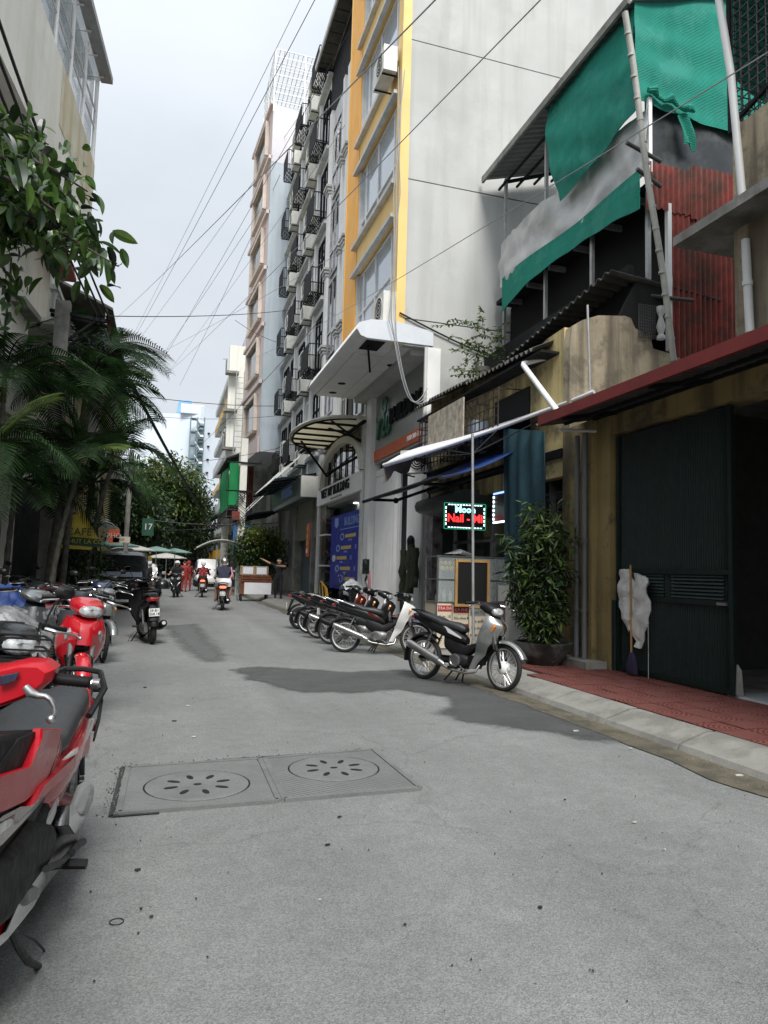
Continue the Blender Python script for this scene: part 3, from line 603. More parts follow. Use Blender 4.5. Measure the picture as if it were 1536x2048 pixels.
# entrance surround
def bpts(lst): return [X6(x, y, 5.98) for x, y in lst]
MB().bb(5.9, 6.3, 28.1, 28.5, 0, 6.1).build('door_pier', K['white'], B, smooth=False)
MB().bb(5.9, 6.3, 21.5, 21.85, 0, 6.1).build('door_pier', K['white'], B, smooth=False)
for z0, z1 in ((.1, 1.55), (1.62, 2.75), (2.82, 3.95)): 
    for y0, y1 in ((27.0, 27.53), (27.57, 28.09)): MB().bb(5.97, 6.3, y0, y1, z0, z1).build('marble_panel', K['marble'], B, smooth=False)
for z0 in (1.56, 2.76): MB().bb(5.94, 6.3, 27.0, 28.1, z0, z0+.055).build('marble_joint', K['whitec'], B, smooth=False)
zs = X6(632, 985).z; 
sb = [(640, 1030), (640, 985), (735, 928), (735, 985)]; q = [X6(x, y, 5.9) for x, y in sb]
MB().bb(5.86, 6.5, 21.6, 28.4, 3.98, 4.62).build('sign_board', K['whitec'], B, smooth=False)
# arch: pale ring with dark glass inside
arcY, arcH, zb_ = 24.75, 3.1, 4.63
ring_o = []; ring_i = []
def archp(t, r, h): return Vector((0, arcY+math.cos(t)*r, zb_+abs(math.sin(t))**.85*h))
N = 26
for i in range(N+1):
    t_ = math.pi*i/N; ring_o.append(archp(t_, 3.25, 1.5)); ring_i.append(archp(t_, 2.95, 1.27))
m_ = MB(); vs = []
for p in ring_o: vs.append((5.8, p.y, min(p.z, 6.9)))
for p in ring_i: vs.append((5.8, p.y, p.z))
vs += [(6.1, a, b) for _, a, b in vs]; n1 = N+1
fs = []
for i in range(N): fs += [(i, i+1, n1+i+1, n1+i), (n1+i, n1+i+1, 3*n1+i+1, 3*n1+i), (i, 2*n1+i, 2*n1+i+1, i+1)]
m_.add(vs, fs); m_.build('arch_surround', pm('cream_moulding', (.68, .66, .58), .6, var=.05), B, ang=60)
gl = MB(); gl.add([(6.0, p.y, p.z) for p in ring_i], [tuple(range(N+1))]); go = gl.build('arch_glass', K['glassd'], B, smooth=False)
f = MB()
for yy in (23.2, 24.1, 25, 25.9, 26.8): f.bb(5.95, 5.99, yy-.025, yy+.025, zb_, zb_+1.25*math.sqrt(max(0, 1-((yy-arcY)/2.95)**2))**.85)
f.bb(5.94, 5.985, arcY-2.5, arcY+2.5, 5.18, 5.22)
f.build('glazing_bar', K['dark'], go, smooth=False)
K['stone'] = pm('mottled_stone_tile', (.30, .28, .22), .6, var=.4, vs=4, blot=.4, bcol=(.12, .11, .08), bls=4)
stw = MB(); NN = 14
op = [(6.08, p.y, min(p.z, 7.0)) for p in ring_o]
stw.add([(6.08, arcY+3.1, zb_)]+[(6.08, arcY+3.1, 6.95), (6.08, arcY-3.1, 6.95), (6.08, arcY-3.1, zb_)]+op, [])
vs = [(6.08, p.y, min(p.z, 6.94)) for p in ring_o]+[(6.08, p.y, 6.98) for p in ring_o]
stw.add(vs, [(i, i+1, N+1+i+1, N+1+i) for i in range(N)]); stw.bb(6.07, 6.12, 21.5, arcY-3.2, zb_, 6.98).bb(6.07, 6.12, arcY+3.2, 28.5, zb_, 6.98)
stw.build('stone_cladding', K['stone'], B, smooth=False)
# soffit with two lit downlights behind the sign
MB().bb(6.0, 9.5, 21.8, 28.2, 3.85, 3.97).build('porch_ceiling', K['signgrey'], B, smooth=False)
for yy in (24.6, 22.9): MB().lathe([(.09, 3.83), (.09, 3.849)], Matrix.Translation((6.5, yy, 0)), 14).build('downlight', K['lamp'], B, smooth=False)
MB().bb(6.0, 9.4, 21.86, 28.2, .05, .17).build('floor_slab', K['marble'], B, smooth=False)
si = thing('entrance_sign', 'white entrance sign board lettering in black over the lobby with downlights', 'sign', (5.86, 25, 4.3))
text('VIET MY BUILDING', .46, (5.85, 25.3, 4.35), K['dark'], si, 'x', .02, bold=.012, sx=1.15)
text('VAN PHONG CHO THUE', .1, (5.85, 25.0, 4.06), K['signgrey'], si, 'x', .005, name='small_lettering', sx=1.6)
# banner
bn = thing('banner', 'tall royal blue printed banner with gold bars standing in the arched entrance', 'banner', (6.0, 24.5, .9))
b0, b1, bz0, bz1 = 21.95, 26.75, .75, 3.45
MB().bb(6.12, 6.16, b0, b1, bz0, bz1).build('sheet', K['banner'], bn, smooth=False)
text('BUILDING', .42, (6.11, 23.6, 3.14), K['skyblue'], bn, 'x', .004, sx=1.1)
MB().bb(6.105, 6.118, 22.2, 25.2, 2.88, 2.91).build('rule', K['skyblue'], bn, smooth=False)
MB().prism([(6.105, 26.1, 3.35), (6.105, 25.55, 3.35), (6.105, 25.55, 3.08), (6.105, 25.82, 2.98), (6.105, 26.1, 3.08)], (.012, 0, 0)).build('emblem', K['skyblue'], bn, smooth=False)
for zz, y1_, hl in ((2.62, 24.9, 0), (2.22, 25.5, 0), (1.86, 26.1, 1), (1.48, 25.55, 0), (1.12, 24.9, 0)):
    MB().bb(6.105, 6.118, y1_-1.9, y1_-.45, zz-.05, zz+.07).build('gold_bar', K['gold'], bn, smooth=False)
    Mx = Matrix.Translation((6.11, y1_, zz)) @ Matrix.Rotation(math.pi/2, 4, 'Y') @ Matrix.Diagonal((.13, .27, 1, 1))
    r0 = .01 if hl else .65
    MB().lathe([(r0, -.006), (1, -.006), (1, .006), (r0, .006)], Mx, 16, True).build('round_icon', K['cloth_w'] if hl else K['skyblue'], bn, smooth=False)
    text('van phong', .12, (6.11, y1_-1.15, zz-.13), K['skyblue'], bn, 'x', .003, name='small_lettering')
    text('30', .22, (6.11, y1_-2.5, zz), K['skyblue'], bn, 'x', .003, name='small_lettering')
wb = thing('barrier_board', 'yellow barrier board with black diagonal stripes leaning by the marble column', 'barrier', (5.8, 26, .1))
MB().prism([(5.75, 26.85, .1), (5.75, 25.2, .1), (5.75, 25.7, .75), (5.75, 26.75, 1.0)], (.06, 0, 0)).build('board', K['yel'], wb, smooth=False)
MB().prism([(5.74, 26.45, .1), (5.74, 26.1, .1), (5.74, 26.5, .95), (5.74, 26.7, .95)], (.012, 0, 0)).build('stripe', K['dark'], wb, smooth=False)
MB().prism([(5.74, 25.8, .1), (5.74, 25.5, .1), (5.74, 25.95, .78), (5.74, 26.2, .84)], (.012, 0, 0)).build('stripe', K['dark'], wb, smooth=False)
# striped D-shaped glass canopy
cp = thing('glass_canopy', 'rounded canopy of cream panels with dark ribs over the arched entrance', 'canopy', (6, 24.5, 6.2))
CZ = 6.28; cy0, cy1 = 21.55, 27.6
def cedge(u):                               # outer outline: u 0 (near wall corner) .. 1 (far wall corner)
    t_ = math.pi*u; return Vector((6.0-1.85*abs(math.sin(t_))**.62, (cy0+cy1)/2-math.cos(t_)*(cy1-cy0)/2*1.02, CZ))
N = 30; rim = [cedge(i/N) for i in range(N+1)]
K['cpan'] = pm('cream_polycarbonate', (.78, .74, .62), .5, var=.05, vs=1, trans=0)
translucify(K['cpan'], .6)
ribs = [cy0+(cy1-cy0)*q for q in (0, .19, .37, .55, .72, .88, 1)]
def xo(y):
    c_ = max(-1, min(1, ((cy0+cy1)/2-y)/((cy1-cy0)/2*1.02))); return 6.0-1.85*abs(math.sin(math.acos(c_)))**.62
for a, b in zip(ribs, ribs[1:]):
    pts = [(5.98, a+.03, CZ), (5.98, b-.03, CZ)]+[(xo(b-.03-(b-a-.06)*i/6), b-.03-(b-a-.06)*i/6, CZ) for i in range(7)]
    MB().prism(pts, (0, 0, .012)).build('panel', K['cpan'], cp, smooth=False)
for y_ in ribs[1:-1]: MB().beam((5.99, y_, CZ-.03), (xo(y_), y_, CZ-.03), .09, .07).build('rib', K['dark'], cp, smooth=False)
MB().tube([p+Vector((0, 0, -.01)) for p in rim], .06, 8).build('rim_tube', pm('cream_tube', (.55, .53, .45), .5), cp)
MB().tube([p+Vector((.08, 0, -.07)) for p in rim[1:-1]], .035, 8).beam((5.97, cy0, CZ-.04), (5.97, cy1, CZ-.04), .08, .1).build('rim_frame', K['dark'], cp)
for a, b in (((6.0, 22.2, 5.6), (5.0, 22.4, CZ)), ((6.0, 27.3, 5.1), (4.75, 26.4, CZ)), ((6.0, 21.7, 5.55), (5.2, 23.6, CZ))): MB().beam(a, b, .06).build('strut', K['dark'], cp, smooth=False)
# ------------------------------------------------ R5 pale building with black balconies and roller shutter
C5 = thing('balcony_building', 'pale office building with black railed balconies and rows of air conditioners', 'building', (6, 34, 0))
MB().bb(6.02, 13, 28.75, 39.9, 4.6, 25.5).build('wall', K['white'], C5, smooth=False)
for z0 in [6.5+3.35*i for i in range(6)]:
    for yy, w_ in ((29.7, 1.3), (31.6, .8), (33.9, 1.4), (36.4, .9), (38.4, 1.4)):
        w = MB().bb(5.985, 6.01, yy-w_/2, yy+w_/2, z0+.1, z0+2.5).build('window', K['glassd'], C5, smooth=False)
        f = MB()
        for a in (-.5, 0, .5): f.bb(5.94, 5.98, yy+a*w_-.035, yy+a*w_+.035, z0+.1, z0+2.5)
        f.bb(5.94, 5.98, yy-w_/2, yy+w_/2, z0+2.45, z0+2.55).bb(5.945, 5.978, yy-w_/2, yy+w_/2, z0+1.7, z0+1.75).build('window_frame', K['whitec'] if yy > 31 and yy < 33 else K['dark'], w, smooth=False)
    MB().bb(5.8, 6.02, 28.75, 39.9, z0-.35, z0-.2).build('string_course', K['white'], C5, smooth=False)
    for y0, y1 in ((29.0, 30.6), (33.1, 34.9), (37.2, 38.6)):
        fl = MB()
        n_ = 7
        for q in range(n_):
            x_ = 5.42+.5*q/n_; fl.bb(x_, x_+.04, y0, y1, z0-.02, z0+.02)
        for yy in (y0, y1): fl.beam((5.4, yy, z0), (6.0, yy, z0), .04)
        bo = fl.build('balcony_floor', K['dark'], C5, smooth=False)
        ra = MB(); ra.bb(5.38, 5.41, y0, y1, z0+.05, z0+1.1).build('balcony_front', K['dark'], bo, smooth=False)
        ra = MB()
        for yy in (y0, y1):
            ra.beam((5.4, yy, z0+1.1), (6.0, yy, z0+1.12), .035)
            for q in range(5): ra.beam((5.46+.12*q, yy, z0), (5.46+.12*q, yy, z0+1.1), .018)
        ra.build('railing', K['dark'], bo, smooth=False)
for yy in (31.0, 32.4, 35.6): MB().bb(5.9, 6.02, yy-.14, yy+.14, 4.7, 25.4).build('pilaster', K['whitec'], C5, smooth=False)
for i, z0 in enumerate([6.1+3.35*i for i in range(6)]):
    for j, yy in enumerate((31.7, 36.3)):
        for s2 in (0, 1.0):
            ac_unit((5.72, yy, z0+s2*1.15), '%s pale air conditioner on the %s level of the %s column between the black balconies' % (('lower', 'upper')[s2 > .5], ('lowest', 'second', 'third', 'fourth', 'fifth', 'topmost')[i], ('nearer', 'farther')[j]), 'air conditioners between the black balconies', 'x', 1.25)
MB().bb(6.02, 6.4, 30.0, 30.2, 0, 4.6).build('pier', K['concrete'], C5, smooth=False)
for a_, b_ in ((28.75, 29.05), (34.1, 34.6), (39.3, 39.9)): MB().bb(6.02, 6.4, a_, b_, 0, 4.6).build('pier', K['concrete'], C5, smooth=False)
for q in range(16):
    z_ = 2.75+q*.125; MB().prism([(6.1, 29.06, z_), (6.14, 29.06, z_+.005), (6.1, 29.06, z_+.118)], (0, 5.0, 0)).build('shutter_slat', K['roller'], C5, smooth=False)
MB().bb(6.15, 6.3, 34.6, 39.3, .2, 4.6).build('closed_shutter', K['roller'], C5, smooth=False)
MB().bb(7.9, 8.1, 29, 34.3, .1, 4.5).bb(6.3, 8, 34.3, 34.4, .1, 4.5).build('inner_wall', K['wallgrey'], C5, smooth=False)
for q in range(6): MB().bb(6.4+q*.28, 8, 29.1, 31.2, .14+q*.17, .14+(q+1)*.17).build('step', K['white'], C5, smooth=False)
r_ = MB(); 
for q in range(7): x_ = 6.3+q*.25; r_.beam((x_, 31.3, .14+q*.15), (x_, 31.3, 1.05+q*.15), .03)
r_.beam((6.3, 31.3, 1.05), (7.8, 31.3, 1.95), .04).build('handrail', K['dark'], C5, smooth=False)
# boxed shop sign and sloping glass canopies
sx = thing('box_sign', 'deep green box sign with pale end cap jutting over the roller shutter', 'sign', (5.6, 32, 4.6))
MB().prism([(5.3, 29.0, 4.55), (5.3, 29.0, 5.3), (6.0, 29.0, 5.3), (6.0, 29.0, 4.45), (5.4, 29.0, 4.4)], (0, 8.2, 0)).build('box', pm('dark_teal_sign', (.04, .09, .09), .35, var=.1), sx, smooth=False)
MB().bb(5.28, 6.0, 28.9, 28.99, 4.42, 5.3).build('end_cap', K['ac'], sx, smooth=False)
text('BUILDING', .62, (5.28, 32.6, 4.9), K['skyblue'], sx, 'x', .03)
gc = thing('sloping_glass_canopy', 'sloping teal glass canopy on white tie rods over the box sign', 'canopy', (5, 32, 5.6))
for q in range(6): MB().prism([(4.3, 29.5+q*1.3, 5.15), (4.3, 30.72+q*1.3, 5.15), (6.0, 30.72+q*1.3, 5.5), (6.0, 29.5+q*1.3, 5.5)], (0, 0, .03)).build('glass_pane', K['glasst'], gc, smooth=False)
for q in range(7): MB().beam((4.3, 29.45+q*1.3, 5.13), (6.0, 29.45+q*1.3, 5.48), .06).build('rafter', K['dark'], gc, smooth=False)
for y_ in (30, 33.5, 37): MB().tube([(4.4, y_, 5.25), (6.0, y_, 6.9)], .03, 6).build('tie_rod', K['whitec'], gc)
gc2 = thing('low_glass_canopy', 'lower dark glass canopy beyond the box sign towards the shrubs', 'canopy', (5, 40, 4.4))
MB().prism([(3.9, 38.0, 4.2), (3.9, 44, 4.2), (6.0, 44, 4.6), (6.0, 38.0, 4.6)], (0, 0, .05)).build('pane', K['glasst'], gc2, smooth=False)
for q in range(5): MB().beam((3.9, 38+q*1.5, 4.18), (6.0, 38+q*1.5, 4.58), .07).build('rafter', K['dark'], gc2, smooth=False)
for y_ in (38.5, 43): MB().tube([(4.0, y_, 4.3), (6.0, y_, 6.4)], .03, 6).build('tie_rod', K['whitec'], gc2)
sn = thing('small_red_sign', 'small vertical red and orange sign board fixed to the pier by the arched entrance', 'sign', (5.75, 28.8, 2))
MB().bb(5.6, 5.66, 28.6, 29.05, 1.95, 3.3).build('board', K['orange'], sn, smooth=False)
for q in range(4): MB().bb(5.585, 5.6, 28.72, 28.93, 2.1+q*.3, 2.28+q*.3).build('panel', K['gold'] if q else K['whitec'], sn, smooth=False)
# ------------------------------------------------ R6 pink building with projecting bay
D = thing('pink_building', 'pink fronted building with projecting bay and blue grey side wall', 'building', (6, 42, 0))
PX0, PX1, PY0, PY1 = 4.84, 4.45, 40.0, 46.2
zt = at(541, 205, 1, PY0).z; zb6 = at(512, 907, 0, PX0).z
MB().prism([(PX0, PY0, zb6), (8.5, PY0, zb6), (8.5, PY0, at(541, 330, 1, PY0).z), (PX0, PY0, at(541, 322, 1, PY0).z)], (0, .25, 0)).build('side_wall', K['bluegrey'], D, smooth=False)
MB().prism([(PX0, PY0, at(541, 321.5, 1, PY0).z), (8.5, PY0, at(541, 329.5, 1, PY0).z), (8.5, PY0, zt-.5), (PX0, PY0, zt)], (0, .25, 0)).build('side_wall_upper', K['lilac'], D, smooth=False)
zz = [zb6, zb6+.5]
front = MB(); front.prism([(PX0, PY0+.26, zb6), (PX1, PY1, zb6), (PX1, PY1, zt-.2), (PX0, PY0+.26, zt)], (.3, 0, 0)); front.build('front_wall', K['pink'], D, smooth=False)
MB().prism([(PX0+.02, PY0+.01, zb6-.002), (8.5, PY0+.01, zb6-.002), (8.5, PY1, zb6-.002), (PX1+.02, PY1, zb6-.002)], (0, 0, -.08)).build('bay_soffit', K['lilac'], D, smooth=False)
MB().prism([(PX0-.12, PY0-.05, zb6-.15), (PX1-.12, PY1, zb6-.15), (PX1-.12, PY1, zb6+.75), (PX0-.12, PY0-.05, zb6+.75)], (.1, 0, 0)).build('base_band', K['pink'], D, smooth=False)
for i in range(6):
    z0 = zb6+1.3+i*3.35
    def fx(y): return PX0+(PX1-PX0)*(y-PY0)/(PY1-PY0)
    y0, y1 = 41.2, 44.8
    w = MB().prism([(fx(y0)-.03, y0, z0), (fx(y1)-.03, y1, z0), (fx(y1)-.03, y1, z0+2.1), (fx(y0)-.03, y0, z0+2.1)], (.05, 0, 0)).build('window', K['glassd'], D, smooth=False)
    f = MB()
    for a, b in (((y0, z0), (y1, z0)), ((y1, z0), (y1, z0+2.1)), ((y1, z0+2.1), (y0, z0+2.1)), ((y0, z0+2.1), (y0, z0))): f.beam((fx(a[0])-.1, a[0], a[1]), (fx(b[0])-.1, b[0], b[1]), .22, .22, (0, 0, 1) if a[1] == b[1] else (1, 0, 0))
    f.build('window_frame', pm('tan_surround', (.60, .52, .45), .7) if i == 0 else bpy.data.materials['tan_surround'], w, smooth=False)
    MB().prism([(fx(PY0)-.16, PY0, z0+2.55), (fx(PY1)-.16, PY1, z0+2.55), (fx(PY1)-.16, PY1, z0+2.75), (fx(PY0)-.16, PY0, z0+2.75)], (.2, 0, 0)).build('ledge', K['pink'], D, smooth=False)
MB().bb(6.2, 8.5, PY0, PY1, 0, zb6-.1).build('lower_wall', K['concrete'], D, smooth=False)
MB().bb(6.1, 6.19, PY0+.4, PY1-2.5, 4.8, 7.2).build('lower_window', K['glassd'], D, smooth=False)
# roof pergola of pipes
pg = MB(); zr = zt+3.4
for q in range(14): x_ = PX0+3.6*q/13; pg.beam((x_, PY0, zr), (x_, PY0+5, zr), .04)
for q in range(10): y_ = PY0+5*q/9; pg.beam((PX0, y_, zr), (PX0+3.6, y_, zr), .04)
for x_, y_ in ((PX0, PY0), (PX0+1.8, PY0), (PX0+3.6, PY0), (PX0, PY0+5), (PX0+3.6, PY0+5), (PX0, PY0+2.5)): pg.beam((x_, y_, zt-.5), (x_, y_, zr), .06)
for q in range(6): pg.beam((PX0, PY0, zt+.2+q*.55), (PX0, PY0+5, zt+.2+q*.55), .03).beam((PX0, PY0, zt+.2+q*.55), (PX0+3.6, PY0, zt+.2+q*.55), .03)
pg.build('roof_pergola', K['whitec'], D, smooth=False)
# ------------------------------------------------ R7 green net house further on
E7 = thing('netted_house', 'low house with bright green netting, dark red sheet and blue tarp beyond the pink building', 'house', (5, 50, 0))
MB().bb(5.4, 9, 46.5, 56, 0, 9).build('wall', K['concrete'], E7, smooth=False)
MB().bb(3.9, 5.4, 47.2, 56, 5.2, 5.35).build('balcony_floor', K['dark'], E7, smooth=False)
nets = [(3.85, 47.2, 5.4), (3.85, 55, 5.4), (3.85, 55, 8.6), (3.85, 47.2, 8.3)]
MB().sheet(lambda u, v: (3.8+.12*math.sin(u*9)+.05*math.sin(v*7), 47.2+8*u, 5.5+2.9*v-.25*math.sin(u*3)), 16, 8).build('green_net', K['net2'], E7)
MB().sheet(lambda u, v: (3.85+1.2*u, 47.15+.05*math.sin(u*12), 5.5+2.9*v), 8, 4).build('green_net', K['net2'], E7)
MB().sheet(lambda u, v: (5.0+1.3*u, 47.0+.05*math.sin(u*60), 5.5+3*v), 40, 2).build('red_sheet', K['rust'], E7)
MB().prism([(3.6, 46.9, 8.5), (3.6, 56, 8.5), (5.6, 56, 9.4), (5.6, 46.9, 9.4)], (0, 0, .08)).build('roof', K['corr'], E7, smooth=False)
rr_ = MB()
for q in range(9): rr_.beam((3.75, 47+q*1.0, 4.2), (3.75, 47+q*1.0, 5.3), .04)
for q in range(3): rr_.beam((3.75, 47, 4.3+q*.45), (3.75, 55, 4.3+q*.45), .04).beam((3.75, 47, 4.3+q*.45), (5.6, 47, 4.3+q*.45), .04)
rr_.build('railing', K['netwire'], E7, smooth=False)
MB().sheet(lambda u, v: (4.2+1.1*u+.06*math.sin(u*14), 46.6, 2.3+1.9*v), 12, 3).build('blue_tarp', pm('bright_blue_tarp', (.02, .13, .42), .6, var=.15), E7)
MB().prism([(3.9, 46.4, 2.2), (5.9, 46.4, 2.9), (5.9, 49, 2.9), (3.9, 49, 2.2)], (0, 0, .06)).build('lean_to_roof', K['corr'], E7, smooth=False)
MB().bb(4.6, 5.39, 47, 55, 0, 4).build('dark_shopfront', K['dark'], E7, smooth=False)
# ------------------------------------------------ R2 old yellow house with sheds and nets
H2 = thing('old_house', 'weathered yellow plaster house with corrugated eaves and green netted roof terrace', 'house', (6, 12.5, 0))
ZU = 3.55
fz = [X6(x, y) for x, y in [(870, 792), (1000, 722), (1075, 672), (1108, 655)]]
top = [(6.0, 15.85, 5.55), (6.0, 12.6, 5.35), (6.0, 11.0, 5.25), (6.0, 10.4, 5.4), (6.0, 9.85, 5.42)]
MB().prism([(6.0, 15.9, 3.0), (6.0, 9.85, 3.0)]+[p for p in reversed(top)], (.18, 0, 0)).build('front_wall', K['plaster'], H2, smooth=False)
s_top = [(5.98, 5.05), (6.02, 5.38), (6.2, 5.5), (6.5, 5.62), (7.0, 5.68), (7.12, 5.66), (7.2, 5.5), (7.5, 5.38), (7.55, 5.2), (7.9, 5.15), (8.2, 5.05), (9.6, 5.05)]
MB().prism([(5.98, 9.66, 2.9)]+[(x, 9.66, z) for x, z in s_top]+[(9.6, 9.66, 2.9)], (0, .18, 0)).build('side_wall', K['plasterg'], H2, smooth=False)
# lower eave of corrugated sheets
def corr(fn, nu, nv, amp): return MB().sheet(fn, nu, nv, .012)
e0 = X6(868, 795, 5.7); e1 = X6(1085, 662, 5.7)
def eave(u, v):
    p = Vector((5.62, 15.9, 5.35)).lerp(Vector((5.62, 10.2, 5.12)), u); q = Vector((7.0, 15.9, 6.0)).lerp(Vector((7.0, 10.2, 5.75)), u)
    r_ = p.lerp(q, v); r_.z += .035*math.sin(u*2*math.pi*34); return r_
for q in range(6):
    MB().sheet(lambda u, v, q=q: eave((q+u*1.02)/6, v)+Vector((.04*math.sin(q*5), 0, .012*q % .03)), 36, 2, .012).build('roof_sheet', K['corr'], H2)
MB().bb(5.66, 6.0, 10.0, 15.9, 5.02, 5.06).build('eave_board', K['dark'], H2, smooth=False)
# dark little peaked roof and clutter behind the parapet
def peak(u, v):
    a = Vector((6.9, 14.6, 6.0)).lerp(Vector((6.9, 9.9, 6.55)), u); b = Vector((9.2, 14.6, 6.6)).lerp(Vector((9.2, 9.9, 6.35)), u); r_ = a.lerp(b, v); r_.z += .04*math.sin(u*2*math.pi*22); return r_
MB().sheet(peak, 150, 4, .02).build('dark_roof', K['corr'], H2)
MB().prism([(7.0, 9.95, 5.6), (9.2, 9.95, 5.6), (9.2, 9.95, 6.3), (7.5, 9.95, 6.55)], (0, .06, 0)).build('dark_gable', K['slot'], H2, smooth=False)
MB().bb(7.4, 7.5, 10.1, 15.9, 5.3, 6.8).build('terrace_wall', K['dark'], H2, smooth=False)
# balustrade post + grille beside it
bx = at(1322, 690, 1, 9.6); m_ = MB(); m_.lathe([(.07, 0), (.07, .05), (.04, .08), (.075, .22), (.03, .38), (.055, .44), (.07, .48), (.07, .55)], Matrix.Translation((bx.x, 9.6, 5.35)), 14); m_.build('baluster', K['white'], H2)
gr = MB(); gx0 = at(1278, 650, 1, 9.62).x; gx1 = at(1310, 650, 1, 9.62).x
for q in range(8): gr.beam((gx0+(gx1-gx0)*q/7, 9.62, 5.35), (gx0+(gx1-gx0)*q/7, 9.62, 5.9), .012)
for q in range(12): gr.beam((gx0, 9.62, 5.35+.05*q), (gx1, 9.62, 5.35+.05*q), .012)
gr.build('wire_grille', K['netwire'], H2, smooth=False)
# upper terrace: roof, posts, nets
XT = 7.7
def y_of(px): return at(px, 300, 0, XT).y
zr0 = 11.6
def troof(u, v):
    a = Vector((7.35, 15.9, 11.45)).lerp(Vector((7.35, 10.0, 11.52)), u); b = Vector((9.6, 15.9, 12.1)).lerp(Vector((9.6, 10.0, 12.2)), u); r_ = a.lerp(b, v); r_.z += .03*math.sin(u*2*math.pi*30); return r_
for q in range(4): MB().sheet(lambda u, v, q=q: troof((q+u)/4, v)+Vector((0, 0, .01*(q % 2))), 60, 2, .015).build('roof_sheet', K['shed'], H2)
MB().prism([(7.28, 15.95, 11.38), (7.28, 9.95, 11.46), (7.28, 9.95, 11.62), (7.28, 15.95, 11.54)], (.06, 0, 0)).build('roof_gutter', K['concrete'], H2, smooth=False)
MB().prism([(7.34, 9.86, 11.46), (10.6, 9.86, 12.46), (10.6, 9.86, 12.6), (7.34, 9.86, 11.6)], (0, .06, 0)).build('roof_edge', K['shed'], H2, smooth=False)
for y_ in (15.6, 13.6, 11.8, 10.1):
    MB().beam((7.75, y_, 11.3), (9.5, y_, 11.95), .07).build('rafter', K['dark'], H2, smooth=False)
    MB().beam((7.8, y_, 5.3), (7.8, y_, 11.4), .07, .07, (1, 0, 0)).build('post', K['steel'], H2, smooth=False)
for y0 in range(4): MB().beam((7.7+.5*y0, 15.8, 11.2+.17*y0), (7.7+.5*y0, 10.0, 11.25+.17*y0), .05).build('purlin', K['dark'], H2, smooth=False)
MB().bb(7.72, 10.6, 9.98, 15.9, 8.2, 8.3).build('terrace_floor', K['dark'], H2, smooth=False)
MB().bb(8.15, 8.2, 10.0, 15.95, 5.3, 8.19).bb(8.21, 10.6, 15.9, 15.96, 5.3, 8.19).build('shade_backing', K['slot'], H2, smooth=False)  # black sheets added to paint the deep shade under the terrace floor
for q in range(6): MB().bb(7.72, 8.14, 10.3+q*1.0, 10.36+q*1.0, 8.08, 8.195).build('floor_joist', K['steel'], H2, smooth=False)
# silver tarp band along the terrace front
def tb(u, v):
    y_ = 15.6-5.75*u; x_ = 7.66-.06*math.sin(u*7)-.03*math.sin(v*5+u*11)-.09*noise.noise((u*9, v*3, 2))-.05*noise.noise((u*26, v*4, 7)); z0 = 8.52-.14*u; z1 = 9.66-.05*u+.02*math.sin(u*23); return (x_, y_, z0+(z1-z0)*v)
MB().sheet(tb, 60, 10, .01).build('silver_tarp', K['tarp_s'], H2)
# lower green strip
def lg(u, v):
    y_ = 15.35-5.35*u; z0 = 7.8+.30*math.sin(math.pi*u)-.02*u+.012*math.sin(u*31); z1 = 8.66-.17*u; return (7.60-.05*math.sin(u*8)-.004*math.sin(v*20), y_, z0+(z1-z0)*v)
MB().sheet(lg, 60, 8, .01).build('green_net', K['netg'], H2)
# large green net: front part hung from the eave, side part round the corner
def ng(u, v):
    # u 0 far .. 1 near corner ; v 0 bottom .. 1 top
    y_ = 13.1-3.1*u; zt_ = 11.75; zb_ = (9.2+.6*u if u < .15 else 9.30+.9*((u-.15)/.85)**1.25*.30)
    z = zb_+(zt_-zb_)*v; y2 = y_-(.55*(1-v))*(1-u)*1.0
    fold = .018*math.sin(v*17+u*12)*(1-u*.5)+.05*noise.noise((u*3, v*3, 5))+.012*noise.noise((u*9, v*14, 2))
    return (7.52-.16*math.sin(math.pi*v)*(1-u*.4)+fold, y2, z-.03*math.sin(u*5)*(1-v))
MB().sheet(ng, 44, 36, .01).build('green_net', K['netg'], H2)
def ns(u, v):
    x_ = 7.40+3.0*u; zt_ = 11.62+.75*u; zb_ = 9.66-.16*u+.05*math.sin(u*22)*max(0, 1-u*1.3); return (x_, 9.93-.025*math.sin(u*9+v*3)-.03*noise.noise((u*4, v*5, 1))-.012*math.sin(v*22+u*4), zb_+(zt_-zb_)*v)
MB().sheet(ns, 50, 30, .01).build('green_net', K['netg'], H2)
MB().sheet(lambda u, v: (8.25+.26*u+.12*v*0+.1*(1-v), 9.84-.04*math.sin(u*6+v*4), 9.0+.55*v+.05*math.sin(u*5)), 8, 10, .01).build('torn_net_strip', K['netg'], H2)
m_ = MB(); m_.tube([(7.6+.11*q, 9.82-.03*math.sin(q*2), 9.83-.02*q+.05*math.sin(q*1.7)) for q in range(10)], [.05+.03*math.sin(q*1.9) for q in range(10)], 8); m_.build('gathered_net', K['netg'], H2)
# dark sheeting under the side net, white strip at corner
MB().sheet(lambda u, v: (7.72+2.7*u, 10.03-.02*math.sin(u*20+v*6), 8.55+.12*u+1.3*v), 30, 6, .01).build('dark_tarp', pm('black_plastic_sheet', (.03, .034, .036), .35, var=.2, vs=3, bump=.3, bs=5, blot=.3, bcol=(.13, .14, .14), bls=1.3), H2)
MB().bb(7.64, 7.71, 9.86, 9.93, 8.4, 9.75).build('corner_post', K['whitec'], H2, smooth=False)
